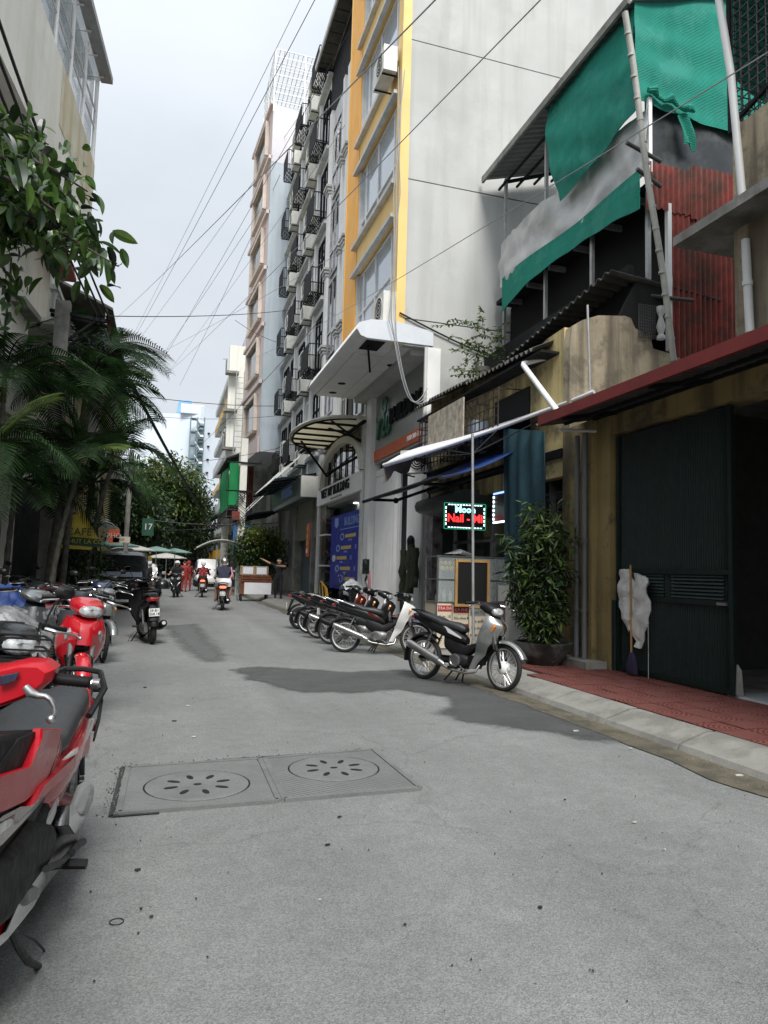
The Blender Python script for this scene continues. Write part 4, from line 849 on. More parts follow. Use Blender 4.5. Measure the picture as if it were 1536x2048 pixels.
# rust-red corrugated sheets
def rs(x0, x1, z0, z1, yy, rag=0):
    n_ = int((x1-x0)/.012)
    return lambda u, v: (x0+(x1-x0)*u, yy+.03*math.sin((x0+(x1-x0)*u)*2*math.pi/.115), (z0+rag*noise.noise((u*7, 1, x0)))+(z1-z0-rag*noise.noise((u*7, 1, x0)))*v)
for x0, x1, z0, z1, yy, rg in ((7.62, 8.5, 7.75, 8.58, 9.88, .06), (8.5, 10.4, 7.7, 8.68, 9.86, .05), (8.12, 8.75, 5.0, 7.9, 9.9, .16), (8.75, 10.4, 4.8, 7.85, 9.92, .14)):
    MB().sheet(rs(x0, x1, z0, z1, yy, rg), int((x1-x0)/.085*8), 3, .008).build('rust_sheet', K['rust'], H2)
MB().bb(8.02, 8.10, 9.86, 9.94, 5.3, 7.9).build('post', K['pvcw'], H2, smooth=False)
# small poles sticking out
for a, b in (((7.0, 9.6, 8.62), (7.75, 9.7, 8.5)), ((7.2, 9.6, 8.2), (7.75, 9.7, 8.05)), ((7.7, 10.0, 6.25), (8.4, 9.7, 6.15))): MB().tube([a, b], .035, 8).build('pole_stub', K['netwire'], H2)
# leaning bamboo pole and grey pipe
b0 = at(1250, 25, 1, 9.2); b1 = at(1349, 722, 1, 9.2)
m_ = MB(); m_.tube([b0.lerp(b1, i/8)+Vector((.02*math.sin(i*1.3), 0, 0)) for i in range(9)], .05, 10)
for i in range(1, 16): p = b0.lerp(b1, i/16); m_.tube([p-Vector((0, 0, .02)), p+Vector((0, 0, .02))], .056, 10)
tag(m_.build('bamboo_pole', pm('pale_bamboo', (.42, .42, .38), .6, var=.15, vs=3, streak=.2)), 'long pale bamboo pole leaning up to the corner of the netted roof', 'pole')
c0 = at(1438, 0, 0, 6.85); c1 = at(1462, 150, 0, 6.85); c2 = at(1488, 430, 0, 6.85)
tag(MB().tube([c0+(c0-c1)*.4, c0, c1, c2], .05, 12).build('upper_pipe', K['pvcw']), 'thick white pipe rising beside the netted terrace above the concrete ledge', 'pipe')
c3 = at(1491, 480, 0, 6.92); c4 = at(1500, 665, 0, 6.92)
tag(MB().tube([c3, c4], .055, 12).tube([c3.lerp(c4, .45), c3.lerp(c4, .5)], .065, 12).build('lower_pipe', K['pvcw']), 'white drainpipe on the stained wall between the ledge and the red awning', 'pipe')
# creeper on the terrace corner
vn = thing('wall_creeper', 'wispy green creeper growing where the shed roof meets the grey wall', 'plant', (7.3, 15.5, 6))
K['leafl'] = pm('light_leaf', (.13, .21, .04), .55, var=.35, vs=8); K['leafm'] = pm('mid_leaf', (.05, .105, .02), .5, var=.4, vs=8); K['leafd'] = pm('dark_leaf', (.012, .032, .010), .5, var=.4, vs=6)
def leafq(mb, p, d, w, up_=Vector((0, 0, 1)), fold=.25):
    """one pointed leaf (4 triangles) from p along d"""
    L = d.length; dn = d.normalized(); s_ = dn.cross(up_)
    if s_.length < .05: s_ = dn.cross(Vector((1, 0, .2)))
    s_.normalize(); n_ = s_.cross(dn)
    m1 = p+d*.42+s_*w-n_*fold*w; m2 = p+d*.42-s_*w-n_*fold*w; q1 = p+d*.78+s_*w*.62-n_*(fold*w*.6+.1*L); q2 = p+d*.78-s_*w*.62-n_*(fold*w*.6+.1*L); c = p+d*.45; c2 = p+d*.8-n_*.08*L; t = p+d-n_*.22*L
    mb.add([p, m1, q1, t, q2, m2, c, c2], [(0, 6, 1), (1, 6, 7, 2), (2, 7, 3), (0, 5, 6), (5, 4, 7, 6), (4, 3, 7)])
rv = random.Random(3); m_ = MB(); st = MB()
for k in range(26):
    p = Vector((7.15+rv.uniform(-.3, .5), 15.7-rv.random()*1.2, 5.9+rv.uniform(0, 1.6))); pts = [p]; d = Vector((rv.uniform(-.9, .1), rv.uniform(-.3, .2), rv.uniform(-.4, .9)))
    for q in range(9):
        d += Vector((rv.uniform(-.3, .2), rv.uniform(-.2, .2), rv.uniform(-.35, .15))); p = p+d.normalized()*.11; pts.append(p)
        for w in range(3): leafq(m_, p, Vector((rv.uniform(-1, 1), rv.uniform(-1, 1), rv.uniform(-.6, .4))).normalized()*rv.uniform(.06, .12), .028)
    st.tube(pts, .006, 4)
tag(m_.build('foliage', K['leafl'], vn, smooth=False), kind='stuff'); st.build('stem', K['bark'], vn)
MB().lathe([(.13, 0), (.18, .35), (.2, .4), (.17, .4)], Matrix.Translation((6.95, 15.0, 5.85)), 14).build('pot', K['concrete'], vn)
# security cage on the yellow wall
cg = thing('window_cage', 'rusty iron security cage with reed screens on the yellow upper wall', 'cage', (5.7, 12.8, 3.8))
ir = pm('rusty_bar', (.05, .035, .028), .8, var=.3, vs=6)
m_ = MB()
y0, y1 = 15.4, 11.3
for q in range(22): y_ = y0+(y1-y0)*q/21; m_.beam((5.55, y_, 3.72), (5.55, y_, 4.75 if q > 6 else 4.9), .018)
for z_ in (3.75, 3.92, 4.09, 4.26, 4.43, 4.6, 4.75): m_.beam((5.55, y0, z_+.12), (5.55, y1, z_-.02), .018)
for y_ in (y0, 14, 12.6, y1):
    for z_ in (3.8, 4.72): m_.beam((5.55, y_, z_), (6.0, y_, z_+.02), .02)
m_.build('iron_bars', ir, cg, smooth=False)
K['reed'] = wave(pm('woven_reed', (.60, .53, .42), .9, var=.3, vs=6), 14, .8, 'Z')
MB().bb(5.50, 5.53, 12.75, 14.7, 3.95, 4.9).build('reed_screen', K['reed'], cg, smooth=False)
MB().bb(5.97, 6.0, 10.95, 12.3, 3.7, 4.72).build('dark_opening', K['slot'], cg, smooth=False)
MB().bb(5.62, 5.95, 12.5, 12.75, 3.8, 4.4).build('water_tank', pm('striped_tank', (.35, .42, .5), .5), cg)
m_ = MB(); rr_ = random.Random(5)
for q in range(16): p = (5.7+rr_.uniform(-.1, .2), 11.4+rr_.random()*1.8, 3.78+rr_.random()*.15); m_.box(p, (.14, .2, .12), Matrix.Rotation(rr_.random()*3, 3, 'Z'))
tag(m_.build('stored_clutter', ir, cg, smooth=False), kind='stuff')
# zig-zag white drain pipe
P0 = Vector((5.9, 10.9, 4.95)); 
pa = at(1075, 715, 0, 5.8); pb = at(1045, 728, 0, 5.62); pc = at(1118, 827, 0, 5.2)
tag(MB().tube([pa+Vector((.2, 0, .03)), pb, pb+(pc-pb)*.03, pc], .045, 12).build('drain_pipe', K['pvcw']), 'bent white drain pipe crossing the yellow wall down to the awning', 'pipe')
q0 = at(1175, 610, 1, 9.4); q1 = at(1180, 780, 1, 9.4)
tag(MB().tube([q0, q1], .018, 8).build('thin_rod', K['steel']), 'thin upright grey rod in front of the stained parapet', 'rod')
# ground floor of the old house : pillar, nail shop
shop = thing('shop_front', 'dark nail shop front with glazed doors under the old yellow house', 'shop', (6, 13, 0))
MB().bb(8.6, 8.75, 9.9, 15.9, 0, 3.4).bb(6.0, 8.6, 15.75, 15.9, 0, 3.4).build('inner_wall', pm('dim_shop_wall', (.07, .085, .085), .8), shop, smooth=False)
MB().bb(5.95, 9, 9.85, 15.9, 3.3, 3.44).build('slab', K['dark'], shop, smooth=False)
MB().bb(6.0, 8.7, 9.85, 15.9, 0, .15).build('floor', K['concrete'], shop, smooth=False)
MB().bb(6.6, 6.64, 9.9, 15.7, .15, 3.3).build('glass_wall', K['glassd'], shop, smooth=False)
m_ = MB()
for y_ in (10.0, 11.2, 12.4, 13.6, 14.8, 15.65): m_.bb(6.55, 6.6, y_-.03, y_+.03, .15, 3.3)
m_.bb(6.56, 6.6, 9.9, 15.7, 2.1, 2.16).build('door_frame', K['metal'], shop, smooth=False)
MB().bb(5.95, 6.2, 15.45, 15.85, .12, 3.1).build('graffiti_pillar', pm('poster_covered_pillar', (.30, .28, .29), .8, var=.3, vs=3, blot=.9, bcol=(.05, .035, .045), bls=3.5), shop, smooth=False)
PL = MB().prism([(5.86, 8.86, 0), (6.4, 8.86, 0), (6.4, 9.75, 0), (5.92, 9.75, 0)], (0, 0, 3.7)).build('pillar', K['ochre'], H2, smooth=False)
MB().bb(5.6, 5.95, 8.6, 9.9, .1, .24).build('plinth', K['concrete'], H2, smooth=False)
for y_, nm in ((9.15, 0), (8.95, 1)):
    m_ = MB().tube([(5.80, y_, .2), (5.80, y_, 3.5)], .038, 10)
    for z_ in (.9, 1.9, 2.8): m_.tube([(5.80, y_, z_), (5.80, y_, z_+.06)], .046, 10)
    tag(m_.build('drainpipe', K['pvc']), ['grey drainpipe nearer the potted tree on the ochre pillar', 'grey drainpipe nearer the green gate on the ochre pillar'][nm], 'pipe', 'grey pipes on the ochre pillar')
# curtains/tarps
tp = thing('teal_curtain', 'long dark teal tarpaulin curtain hanging beside the ochre pillar behind the potted tree', 'curtain', (5.6, 10, 1))
MB().sheet(lambda u, v: (5.55+.05*math.sin(u*22)+.04*(1-v)*math.sin(u*9), 9.68+1.4*u-.1*(1-v), 1.15+.3*u+2.5*v), 40, 8, .008).build('sheet', K['tarp_t'], tp)
MB().sheet(lambda u, v: (5.50+.04*math.sin(u*20), 9.62+.42*u, .95+1.0*v), 14, 6, .008).build('blue_lower_sheet', K['tarp_b'], tp)
for q in range(3): MB().sheet(lambda u, v, q=q: (5.455+.03*math.sin(u*20), 9.66+.14*q+.05*u, .95+.9*v), 3, 4, .004).build('pale_stripe', K['cloth_w'] if q == 0 else K['skyblue'], tp)
# retractable blue awning
aw = thing('blue_awning', 'retractable blue awning with black folding arms above the nail shop', 'awning', (5, 12, 3))
a0 = at(1010, 940, 0, 5.6); 
def awf(u, v):
    p = Vector((5.75, 15.2-4.6*u, 3.62)); q = Vector((4.35, 15.6-4.6*u, 3.02)); r_ = p.lerp(q, v); r_.z -= .1*math.sin(math.pi*v)+.02*math.sin(u*9); return r_
MB().sheet(awf, 20, 8, .01).build('canvas', K['tarp_b'], aw)
MB().tube([(4.33, 15.7, 3.0), (4.33, 10.95, 3.0)], .04, 8).build('front_bar', K['dark'], aw)
MB().tube([(5.8, 15.3, 3.65), (5.8, 10.5, 3.65)], .09, 10).build('roller_tube', K['dark'], aw)
for y_ in (11.6, 14.8): MB().tube([(5.8, y_, 3.35), (5.05, y_+.7, 3.05), (4.36, y_+.15, 2.98)], .035, 8).ball((5.05, y_+.7, 3.05), .07, 8, 6).build('folding_arm', K['dark'], aw)
tag(MB().loft([((5.9, 15.2, 2.9), (.5, 0, 0), (0, 0, .18)), ((5.85, 14.2, 2.85), (.5, 0, 0), (0, 0, .24)), ((5.85, 13.0, 2.9), (.45, 0, 0), (0, 0, .2))], 14, 3).build('sign_bulkhead', pm('dark_grey_bulkhead', (.10, .115, .11), .5)), 'grey rolled bulkhead under the blue awning', 'bulkhead')
ac_unit((5.55, 15.5, 3.72), 'white air conditioner sitting on the blue awning beside the yellow wall', None, 'y', .95, rz=.7)
# second narrow awning seen edge-on : white sheet on a pole
pr = thing('white_parasol', 'tilted white parasol canopy seen nearly edge-on above its tall thin pole', 'parasol', (4.55, 10.1, 0))
PA = at(1188, 783, 1, 9.3); PB = at(768, 930, 0, 4.3); PA2 = at(1180, 792, 1, 11.3); PB2 = at(850, 893, 0, 5.6)
c_ = [PA, PA2, PB2, PB]
def para(u, v):
    a = PA.lerp(PB, u); b = PA2.lerp(PB2, u); p = a.lerp(b, v); p.z += .05*math.sin(math.pi*v)-.06*math.sin(math.pi*u); return p
MB().sheet(para, 24, 6, .02).build('canopy', K['cloth_w'], pr)
MB().tube([PA.lerp(PB, i/10)+Vector((0, 0, -.06*math.sin(math.pi*i/10)-.005)) for i in range(11)], [.03]*8+[.045]*3, 8).build('hem', K['cloth_w'], pr)
top_ = at(945, 868, 1, 10.1)
MB().tube([(top_.x, 10.1, top_.z), (4.6, 10.1, .1)], .022, 10).build('pole', K['steel'], pr)
MB().lathe([(.28, 0), (.28, .08), (.05, .12), (.03, .3)], Matrix.Translation((4.6, 10.1, .13)), 18).build('base', K['concrete'], pr)
hub = Vector((top_.x, 10.1, top_.z-.32))
for e in (PA.lerp(PB, .35), PB.lerp(PB2, .3), PA.lerp(PA2, .8), PB2): MB().tube([hub, hub.lerp(e, .75)], .012, 6).build('rib', K['dark'], pr)
MB().sheet(lambda u, v: PB.lerp(PB2, u)+Vector((.05*math.sin(u*15), .04*math.sin(u*15), -.02-.30*v-.08*math.sin(u*12+2)*v)), 18, 4, .008).build('valance', K['cloth_t'], pr)
# ------- LED signs
ls = thing('neon_sign', 'lit rectangular neon sign reading Moon Nail - Mi with green dashed border', 'neon sign', (5.6, 12.8, 2.5))
cA, cB = at(891, 1003, 1, 12.2), at(970, 1008, 1, 12.2); cD = at(891, 1054, 1, 12.2)
w_, h_ = (cB-cA).length, cA.z-cD.z; ctr = (cA+cB)/2-Vector((0, 0, h_/2+.02))
RY = Matrix.Rotation(-.06, 4, 'Z'); 
def sgn(parent, ctr, w_, h_, rz, colr, col2):
    Q = Matrix.Translation(ctr) @ Matrix.Rotation(rz, 4, 'Z') @ FM['y'].to_4x4()
    m_ = MB(); m_.box((0, 0, -.03), (w_, h_, .04)); m_.v = [tuple(Q @ Vector(v)) for v in m_.v]; m_.build('panel', K['black'], parent, smooth=False)
    n1, n2 = 12, 5; m_ = MB()
    for i in range(n1):
        for s_ in (-1, 1): m_.box((-w_/2+.06+(w_-.12)*(i+.5)/n1, s_*(h_/2-.025), 0), (.034, .014, .012))
    for i in range(n2):
        for s_ in (-1, 1): m_.box((s_*(w_/2-.025), -h_/2+.05+(h_-.1)*(i+.5)/n2, 0), (.014, .045, .012))
    m_.v = [tuple(Q @ Vector(v)) for v in m_.v]; m_.build('diode_border', colr, parent, smooth=False)
    m_ = MB(); 
    for s_ in (-1, 1): m_.box((0, s_*(h_/2+.004), -.01), (w_, .008, .012)); m_.box((s_*(w_/2+.004), 0, -.01), (.008, h_, .012))
    m_.v = [tuple(Q @ Vector(v)) for v in m_.v]; m_.build('edge_glow_tube', col2, parent, smooth=False)
    return Q
Q = sgn(ls, ctr, w_, h_, -.08, K['led_w'], pm('dim_green_tube', (.02, .25, .12), .4, var=0, emit=(.02, .5, .25), es=.35))
text('Moon', .17, (.0, .0, 0), K['led_c'], ls, M=Q @ Matrix.Translation((0, h_*.26, 0)), ext=.006, bold=.006)
text('Nail - Mi', .215, (0, 0, 0), K['led_r'], ls, M=Q @ Matrix.Translation((0, -h_*.09, 0)), ext=.006, bold=.004, sx=.92)
for o in ls.children:
    if o.name.startswith('lettering'):
        pass
l2 = thing('second_neon_sign', 'lit neon board with blue and white diode border half behind the potted tree', 'neon sign', (6.0, 11.6, 2.7))
sA = at(976, 1000, 0, 5.75); sB = at(1030, 995, 0, 5.75)
Q = Matrix.Translation((5.75, 11.1, 2.62)) @ FM['x'].to_4x4(); m_ = MB(); m_.box((0, 0, -.03), (1.5, .55, .04)); m_.v = [tuple(Q @ Vector(v)) for v in m_.v]; m_.build('panel', pm('dark_red_panel', (.05, .008, .006), .4), l2, smooth=False)
m_ = MB(); m2 = MB()
for i in range(20): m_.box((-.72+1.44*i/19, .265, 0), (.045, .03, .02)); m2.box((-.72+1.44*i/19, -.265, 0), (.045, .03, .02))
for i in range(6): m2.box((-.74, -.2+.08*i, 0), (.02, .045, .02))
m_.v = [tuple(Q @ Vector(v)) for v in m_.v]; m2.v = [tuple(Q @ Vector(v)) for v in m2.v]; m_.build('blue_diodes', K['led_b'], l2, smooth=False); m2.build('white_diodes', K['led_w'], l2, smooth=False)
# ------- glass display cabinet, chalkboard, menu boards
def rect(x0, y0, x1, y1, Y): a = at(x0, y0, 1, Y); b = at(x1, y1, 1, Y); return a, b
cbn = thing('glass_cabinet', 'glass display cabinet stocked with drinks and fruit beside the chalkboard', 'cabinet', (5.2, 11.6, .1))
ca, cb_ = at(876, 1112, 1, 12.0), at(1005, 1290, 1, 12.0)
x0, x1, zt_, zm, zb__ = ca.x, at(1020, 1200, 1, 12.0).x, ca.z, at(876, 1205, 1, 12).z, .13
m_ = MB()
for x_ in (x0, x1):
    for y_ in (12.0, 12.6): m_.bb(x_-.015, x_+.015, y_-.015, y_+.015, zb__, zt_)
for z_ in (zt_, zm, (zt_+zm)/2):
    for y_ in (12.0, 12.6): m_.beam((x0, y_, z_), (x1, y_, z_), .02)
    for x_ in (x0, x1): m_.beam((x_, 12, z_), (x_, 12.6, z_), .02)
m_.build('frame', K['metal'], cbn, smooth=False)
MB().bb(x0, x1, 12.02, 12.6, zb__, zm-.01).build('base_cupboard', K['paper'], cbn, smooth=False)
MB().bb(x0+.02, x1-.02, 12.0, 12.005, zm+.02, zt_-.02).build('front_glass', K['clear'], cbn, smooth=False)
MB().bb(x0, x1, 12.05, 12.6, (zt_+zm)/2-.01, (zt_+zm)/2+.01).bb(x0, x1, 12.0, 12.6, zt_, zt_+.015).build('shelf', K['clear'], cbn, smooth=False)
rr_ = random.Random(11)
K['bot'] = pm('pale_bottle', (.5, .5, .45), .3, var=.5, vs=9, trans=.2)
for i in range(7):
    x_ = x0+.1+i*.13; h = rr_.uniform(.16, .24)
    tag(MB().lathe([(.035, 0), (.035, h*.7), (.014, h*.85), (.014, h)], Matrix.Translation((x_, 12.15+rr_.random()*.2, zm)), 10).build('bottle', K['bot']), 'pale bottle on the lower shelf of the glass cabinet', 'bottle', 'bottles in the glass cabinet')
K['mango'] = pm('yellow_fruit', (.5, .36, .06), .5, var=.3, vs=5)
for i in range(9):
    x_ = x0+.1+(i % 5)*.085+.03*(i//5); z_ = zt_-.12-(i//5)*.1
    tag(MB().ball((x_, 12.1, z_), (.045, .045, .052), 10, 7).build('fruit', K['mango']), 'yellow green fruit hung in a net at the top of the glass cabinet', 'fruit', 'fruit hanging in the cabinet')
tag(MB().loft([((x0+.25, 12.2, zt_+.05), (.05, 0, 0), (0, .1, 0)), ((x0+.5, 12.2, zt_+.10), (0, .12, 0), (0, 0, .05)), ((x0+.75, 12.25, zt_+.05), (0, .08, 0), (0, 0, .03))], 10, 2).build('plastic_bag', K['tarp_s']), 'crumpled plastic bag lying on top of the glass cabinet', 'bag')
ck = thing('chalkboard', 'black chalkboard in a pale wooden frame leaning on the glass cabinet', 'chalkboard', (5, 11.2, .9))
ya_ = 11.2; p0 = at(911, 1116, 1, ya_); p1 = at(978, 1215, 1, ya_); xa, xb, za, zb2 = p0.x, p1.x, p0.z-.02, at(911, 1213, 1, ya_).z
fr = .045
MB().bb(xa+fr, xb-fr, ya_, ya_+.02, zb2+fr, za-fr).build('board', K['slot'], ck, smooth=False)
for bx_ in ((xa, xa+fr, zb2, za), (xb-fr, xb, zb2, za)): MB().bb(bx_[0], bx_[1], ya_-.015, ya_+.03, bx_[2], bx_[3]).build('frame_stile', K['wood'], ck, smooth=False)
for bz in ((za-fr, za), (zb2, zb2+fr)): MB().bb(xa+fr+.001, xb-fr-.001, ya_-.014, ya_+.029, bz[0], bz[1]).build('frame_rail', K['wood'], ck, smooth=False)
for i, (a, b, zt2, red) in enumerate(((874, 904, 1207, 2), (905, 938, 1210, 2), (938, 972, 1216, 1))):
    t_ = thing('menu_board', ['cream price board with red heading, leftmost below the chalkboard', 'cream price board with two red bands, middle one below the chalkboard', 'cream price board with grey heading, rightmost behind the silver motorbike'][i], 'menu board', (4.9, 11.1, .1), 0, 'price boards below the chalkboard')
    yy_ = 11.35-.06*i; A_ = at(a+1, zt2, 1, yy_); B_ = at(b-1, 1300, 1, yy_); 
    MB().bb(A_.x, B_.x, yy_, yy_+.02, .14, A_.z).build('board', K['paper'], t_, smooth=False)
    MB().bb(A_.x+.01, B_.x-.01, yy_-.006, yy_-.001, A_.z-.13, A_.z-.03).build('heading', K['redsign'] if i < 2 else K['signgrey'], t_, smooth=False)
    if i == 1: MB().bb(A_.x+.01, B_.x-.01, yy_-.006, yy_-.001, A_.z-.42, A_.z-.32).build('heading', K['redsign'], t_, smooth=False)
    for j, tx in enumerate((['TRA DA', 'Kem  10', 'Chè  15'], ['CA PHE', 'Sữa chua 8', 'TRA'], ['SINH TO', 'Tra quất', 'Tra chanh', 'Nước ngọt'])[i]):
        zz_ = A_.z-.08-(.12*j+.02*(j > 0)) if not (i == 1 and j == 2) else A_.z-.37
        hd = j == 0 or (i == 1 and j == 2)
        text(tx, .062 if not hd else .07, ((A_.x+B_.x)/2, yy_-.008, zz_), K['cloth_w'] if hd and i < 2 else K['dark'], t_, 'y', .001)
# white cabinet & purple grille right of the boards
wc = thing('white_cabinet', 'pale upright cabinet with purple grille between the price boards and the potted tree', 'cabinet', (5.3, 10.6, .1))
xA = at(1012, 1200, 1, 10.9).x; xB = at(1062, 1200, 1, 10.9).x; xM = at(1012, 1210, 1, 10.9)
MB().bb(xA+.05, xB+.1, 10.9, 11.3, .16, 1.22).build('body', K['ac'], wc, smooth=False)
m_ = MB(); xg0 = at(985, 1200, 1, 11.0).x; xg1 = xA+.03
for q in range(12): m_.beam((xg0+(xg1-xg0)*q/11, 11.0, .2), (xg0+(xg1-xg0)*q/11, 11.0, .95), .012)
for z_ in (.2, .95): m_.beam((xg0, 11, z_), (xg1, 11, z_), .02)
m_.build('grille', pm('purple_bars', (.16, .09, .14), .6), wc, smooth=False)
# ------------------------------------------------ R1 garage
GA = thing('garage_building', 'single-storey ochre garage with deep dark opening and red edged awning roof', 'garage', (6, 6, 0))
MB().prism([(5.95, 8.86, 0), (5.93, 8.52, 0), (6.4, 8.52, 0), (6.4, 8.86, 0)], (0, 0, 3.85)).build('pier', K['ochre'], GA, smooth=False)
MB().bb(5.96, 6.3, -3, 8.51, 3.42, 3.9).build('lintel', K['ochre'], GA, smooth=False)
MB().bb(5.96, 6.3, -3.2, 0.5, .1, 3.41).build('pier', K['ochre'], GA, smooth=False)
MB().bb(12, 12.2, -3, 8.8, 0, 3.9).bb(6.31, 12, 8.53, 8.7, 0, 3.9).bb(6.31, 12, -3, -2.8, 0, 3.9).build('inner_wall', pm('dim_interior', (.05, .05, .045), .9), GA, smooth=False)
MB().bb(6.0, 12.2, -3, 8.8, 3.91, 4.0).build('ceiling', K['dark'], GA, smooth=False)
K['ftile'] = pm('pale_floor_tile', (.50, .54, .56), .2, var=.05)
for i in range(5):
    for j in range(9): MB().bb(6.02+i*.5, 6.51+i*.5, 2.0+j*.5, 2.49+j*.5, .1, .165).build('floor_tile', K['ftile'], GA, smooth=False)
MB().bb(8.53, 12, -3, 8.5, 0, .12).bb(6.0, 8.52, 6.51, 8.5, 0, .12).bb(6.0, 8.52, -3, 1.99, 0, .12).build('floor', K['concrete'], GA, smooth=False)
# awning roof: underside ribbed, red edge
def awr(u, v):
    y_ = 9.2-12*u; x_ = 5.1+1.9*v; return (x_, y_, 3.60+.14*u*0+.36*v+.025*math.sin(y_*2*math.pi/.16))
for q in range(5): MB().sheet(lambda u, v, q=q: awr((q+u)/5, v), 90, 2, .01).build('roof_sheet', K['corr'], GA)
MB().bb(5.05, 5.10, -3, 9.0, 3.56, 3.70).build('red_fascia', K['redpaint'], GA, smooth=False)
for y_ in (8.4, 6.6, 4.8, 3.0, 1.2): MB().beam((5.1, y_, 3.55), (6.6, y_, 3.83), .05).build('rafter', K['dark'], GA, smooth=False)
for x_ in (5.5, 5.9): MB().beam((x_, 9.0, 3.55+(x_-5.1)*.19), (x_, -3, 3.55+(x_-5.1)*.19), .04).build('purlin', K['dark'], GA, smooth=False)
tag(MB().tube([(5.25, 8.75, 3.47), (5.85, 8.75, 3.5)], .02, 8).build('tube_light', K['pvcw']), 'unlit tube light fixed under the far end of the red edged awning', 'light')
# green sheet-metal folding gate
gt = thing('metal_gate', 'dark green ribbed metal gate leaf standing half across the garage opening', 'gate', (5.9, 7.4, .1))
y0, y1, z0, z1 = 8.45, 6.38, .16, 3.38
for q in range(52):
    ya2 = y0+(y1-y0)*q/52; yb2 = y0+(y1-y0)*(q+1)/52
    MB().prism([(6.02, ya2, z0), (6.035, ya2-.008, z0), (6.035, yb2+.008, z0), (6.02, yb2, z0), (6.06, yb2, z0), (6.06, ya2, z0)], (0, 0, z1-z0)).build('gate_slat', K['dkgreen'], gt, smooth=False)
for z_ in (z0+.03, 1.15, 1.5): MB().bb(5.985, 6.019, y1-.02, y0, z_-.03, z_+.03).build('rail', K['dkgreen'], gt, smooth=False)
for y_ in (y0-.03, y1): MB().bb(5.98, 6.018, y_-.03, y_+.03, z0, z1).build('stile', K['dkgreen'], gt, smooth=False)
for q in range(7):
    for ya2, yb2 in ((7.36, 6.5), (8.38, 7.5)): MB().prism([(5.99, ya2, 1.19+q*.042), (6.018, ya2, 1.20+q*.042), (6.018, ya2, 1.225+q*.042)], (0, yb2-ya2, 0)).build('louvre', pm('worn_green', (.012, .03, .025), .6) if q == 0 and ya2 < 8 else bpy.data.materials['worn_green'], gt, smooth=False)
MB().bb(5.95, 5.98, 6.42, 6.56, 1.13, 1.16).build('bolt', K['metal'], gt)
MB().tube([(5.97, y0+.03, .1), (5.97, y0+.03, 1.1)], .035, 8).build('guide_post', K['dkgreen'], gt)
# sacks and broom on the gate
sk = thing('hung_sack', 'two grimy white sacks hung on the green gate around a broom handle', 'sack', (5.93, 8.1, 1.4))
def sackm(yc, w, zt, zb, ph, sl):
    secs = []
    for i in range(12):
        u = i/11; ww = w*(.75+.35*math.sin(math.pi*min(1, u*1.1)))*(1-.45*max(0, u-.72)/.28); secs.append(((5.915+.015*math.sin(i*1.3+ph), yc+sl*u+.02*math.sin(i*2.1+ph), zt+(zb-zt)*u), (.035+.012*math.sin(i*2.3), 0, .0), (0, ww, .03*math.sin(i+ph))))
    return MB().loft(secs, 22, 2)
def crease(mb, ph):
    mb.v = [(x+.012*math.sin(y*60+z*9+ph)+.02*noise.noise((y*14, z*9, ph)), y+.015*noise.noise((z*12, y*5, ph)), z+.02*noise.noise((y*10, z*3, 9))) for x, y, z in mb.v]; return mb
crease(sackm(8.16, .17, 1.52, .72, 0, -.10), 1).build('sack', K['rag'], sk)
crease(sackm(7.83, .16, 1.44, .52, 2, .05), 3).build('sack', K['rag'], sk)
for y_, z_ in ((8.05, .6), (7.7, .15)): MB().tube([(5.92, y_, .95), (5.93, y_+.01, (z_+.95)/2), (5.92, y_, z_)], .004, 5).build('string', K['cloth_w'], sk)
br = thing('broom', 'upturned broom with a purple brush hung between the white sacks', 'broom', (5.9, 7.98, .3))
MB().tube([(5.865, 7.98, 1.58), (5.875, 7.98, .42)], .014, 8).build('handle', K['wood'], br)
m_ = MB(); m_.loft([((5.88, 7.98, .45), (.015, 0, 0), (0, .03, 0)), ((5.88, 7.98, .38), (.03, 0, 0), (0, .08, 0)), ((5.88, 7.98, .22), (.035, 0, 0), (0, .12, 0)), ((5.88, 7.98, .17), (.02, 0, 0), (0, .11, 0))], 14, 2); m_.build('brush', K['purple'], br)
tag(MB().prism([(6.0, 6.33, .17), (6.06, 6.30, .17), (6.05, 6.31, .44), (6.02, 6.33, .50)], (0, .02, 0)).build('propped_board', K['concrete'], smooth=False), 'small grey board propped at the foot of the gate edge', 'board')
m_ = MB(); m_.ball((6.75, 6.05, .21), (.16, .11, .045), 10, 6); m_.ball((6.6, 6.2, .2), (.1, .07, .035), 8, 5); tag(m_.build('dark_cloth_heap', K['black']), 'dark rag lying on the pale garage floor tiles', 'cloth')
# ------------------------------------------------ R0 concrete house above the garage
R0 = thing('upper_house', 'old concrete upper storey with caged balcony above the red edged awning', 'house', (7, 6, 4))
MB().bb(7.0, 10, -3, 7.32, 3.9, 6.02).build('lower_wall', K['plasterg'], R0, smooth=False)
MB().bb(7.0, 10, -3, 7.32, 6.15, 7.45).build('parapet', K['plasterg'], R0, smooth=False)
MB().prism([(6.55, -3, 6.02), (6.55, 7.95, 6.02), (7.6, 7.95, 6.02), (7.6, -3, 6.02)], (0, 0, .13)).build('ledge', K['concrete'], R0, smooth=False)
cgm = MB(); 
for q in range(26): y_ = 7.3-q*.14; cgm.beam((7.0, y_, 7.45), (7.0, y_, 10.2), .014, .014, (1, 0, 0))
for q in range(20): cgm.beam((7.0, 7.3, 7.5+q*.14), (7.0, 3.7, 7.5+q*.14), .014)
cgm.build('wire_mesh', K['netwire'], R0, smooth=False)
for q in range(2): MB().beam((7.0, 7.32, 7.5+q*2.2), (7.0, 3.6, 7.5+q*2.2+1.0), .05).build('brace', K['dark'], R0, smooth=False)
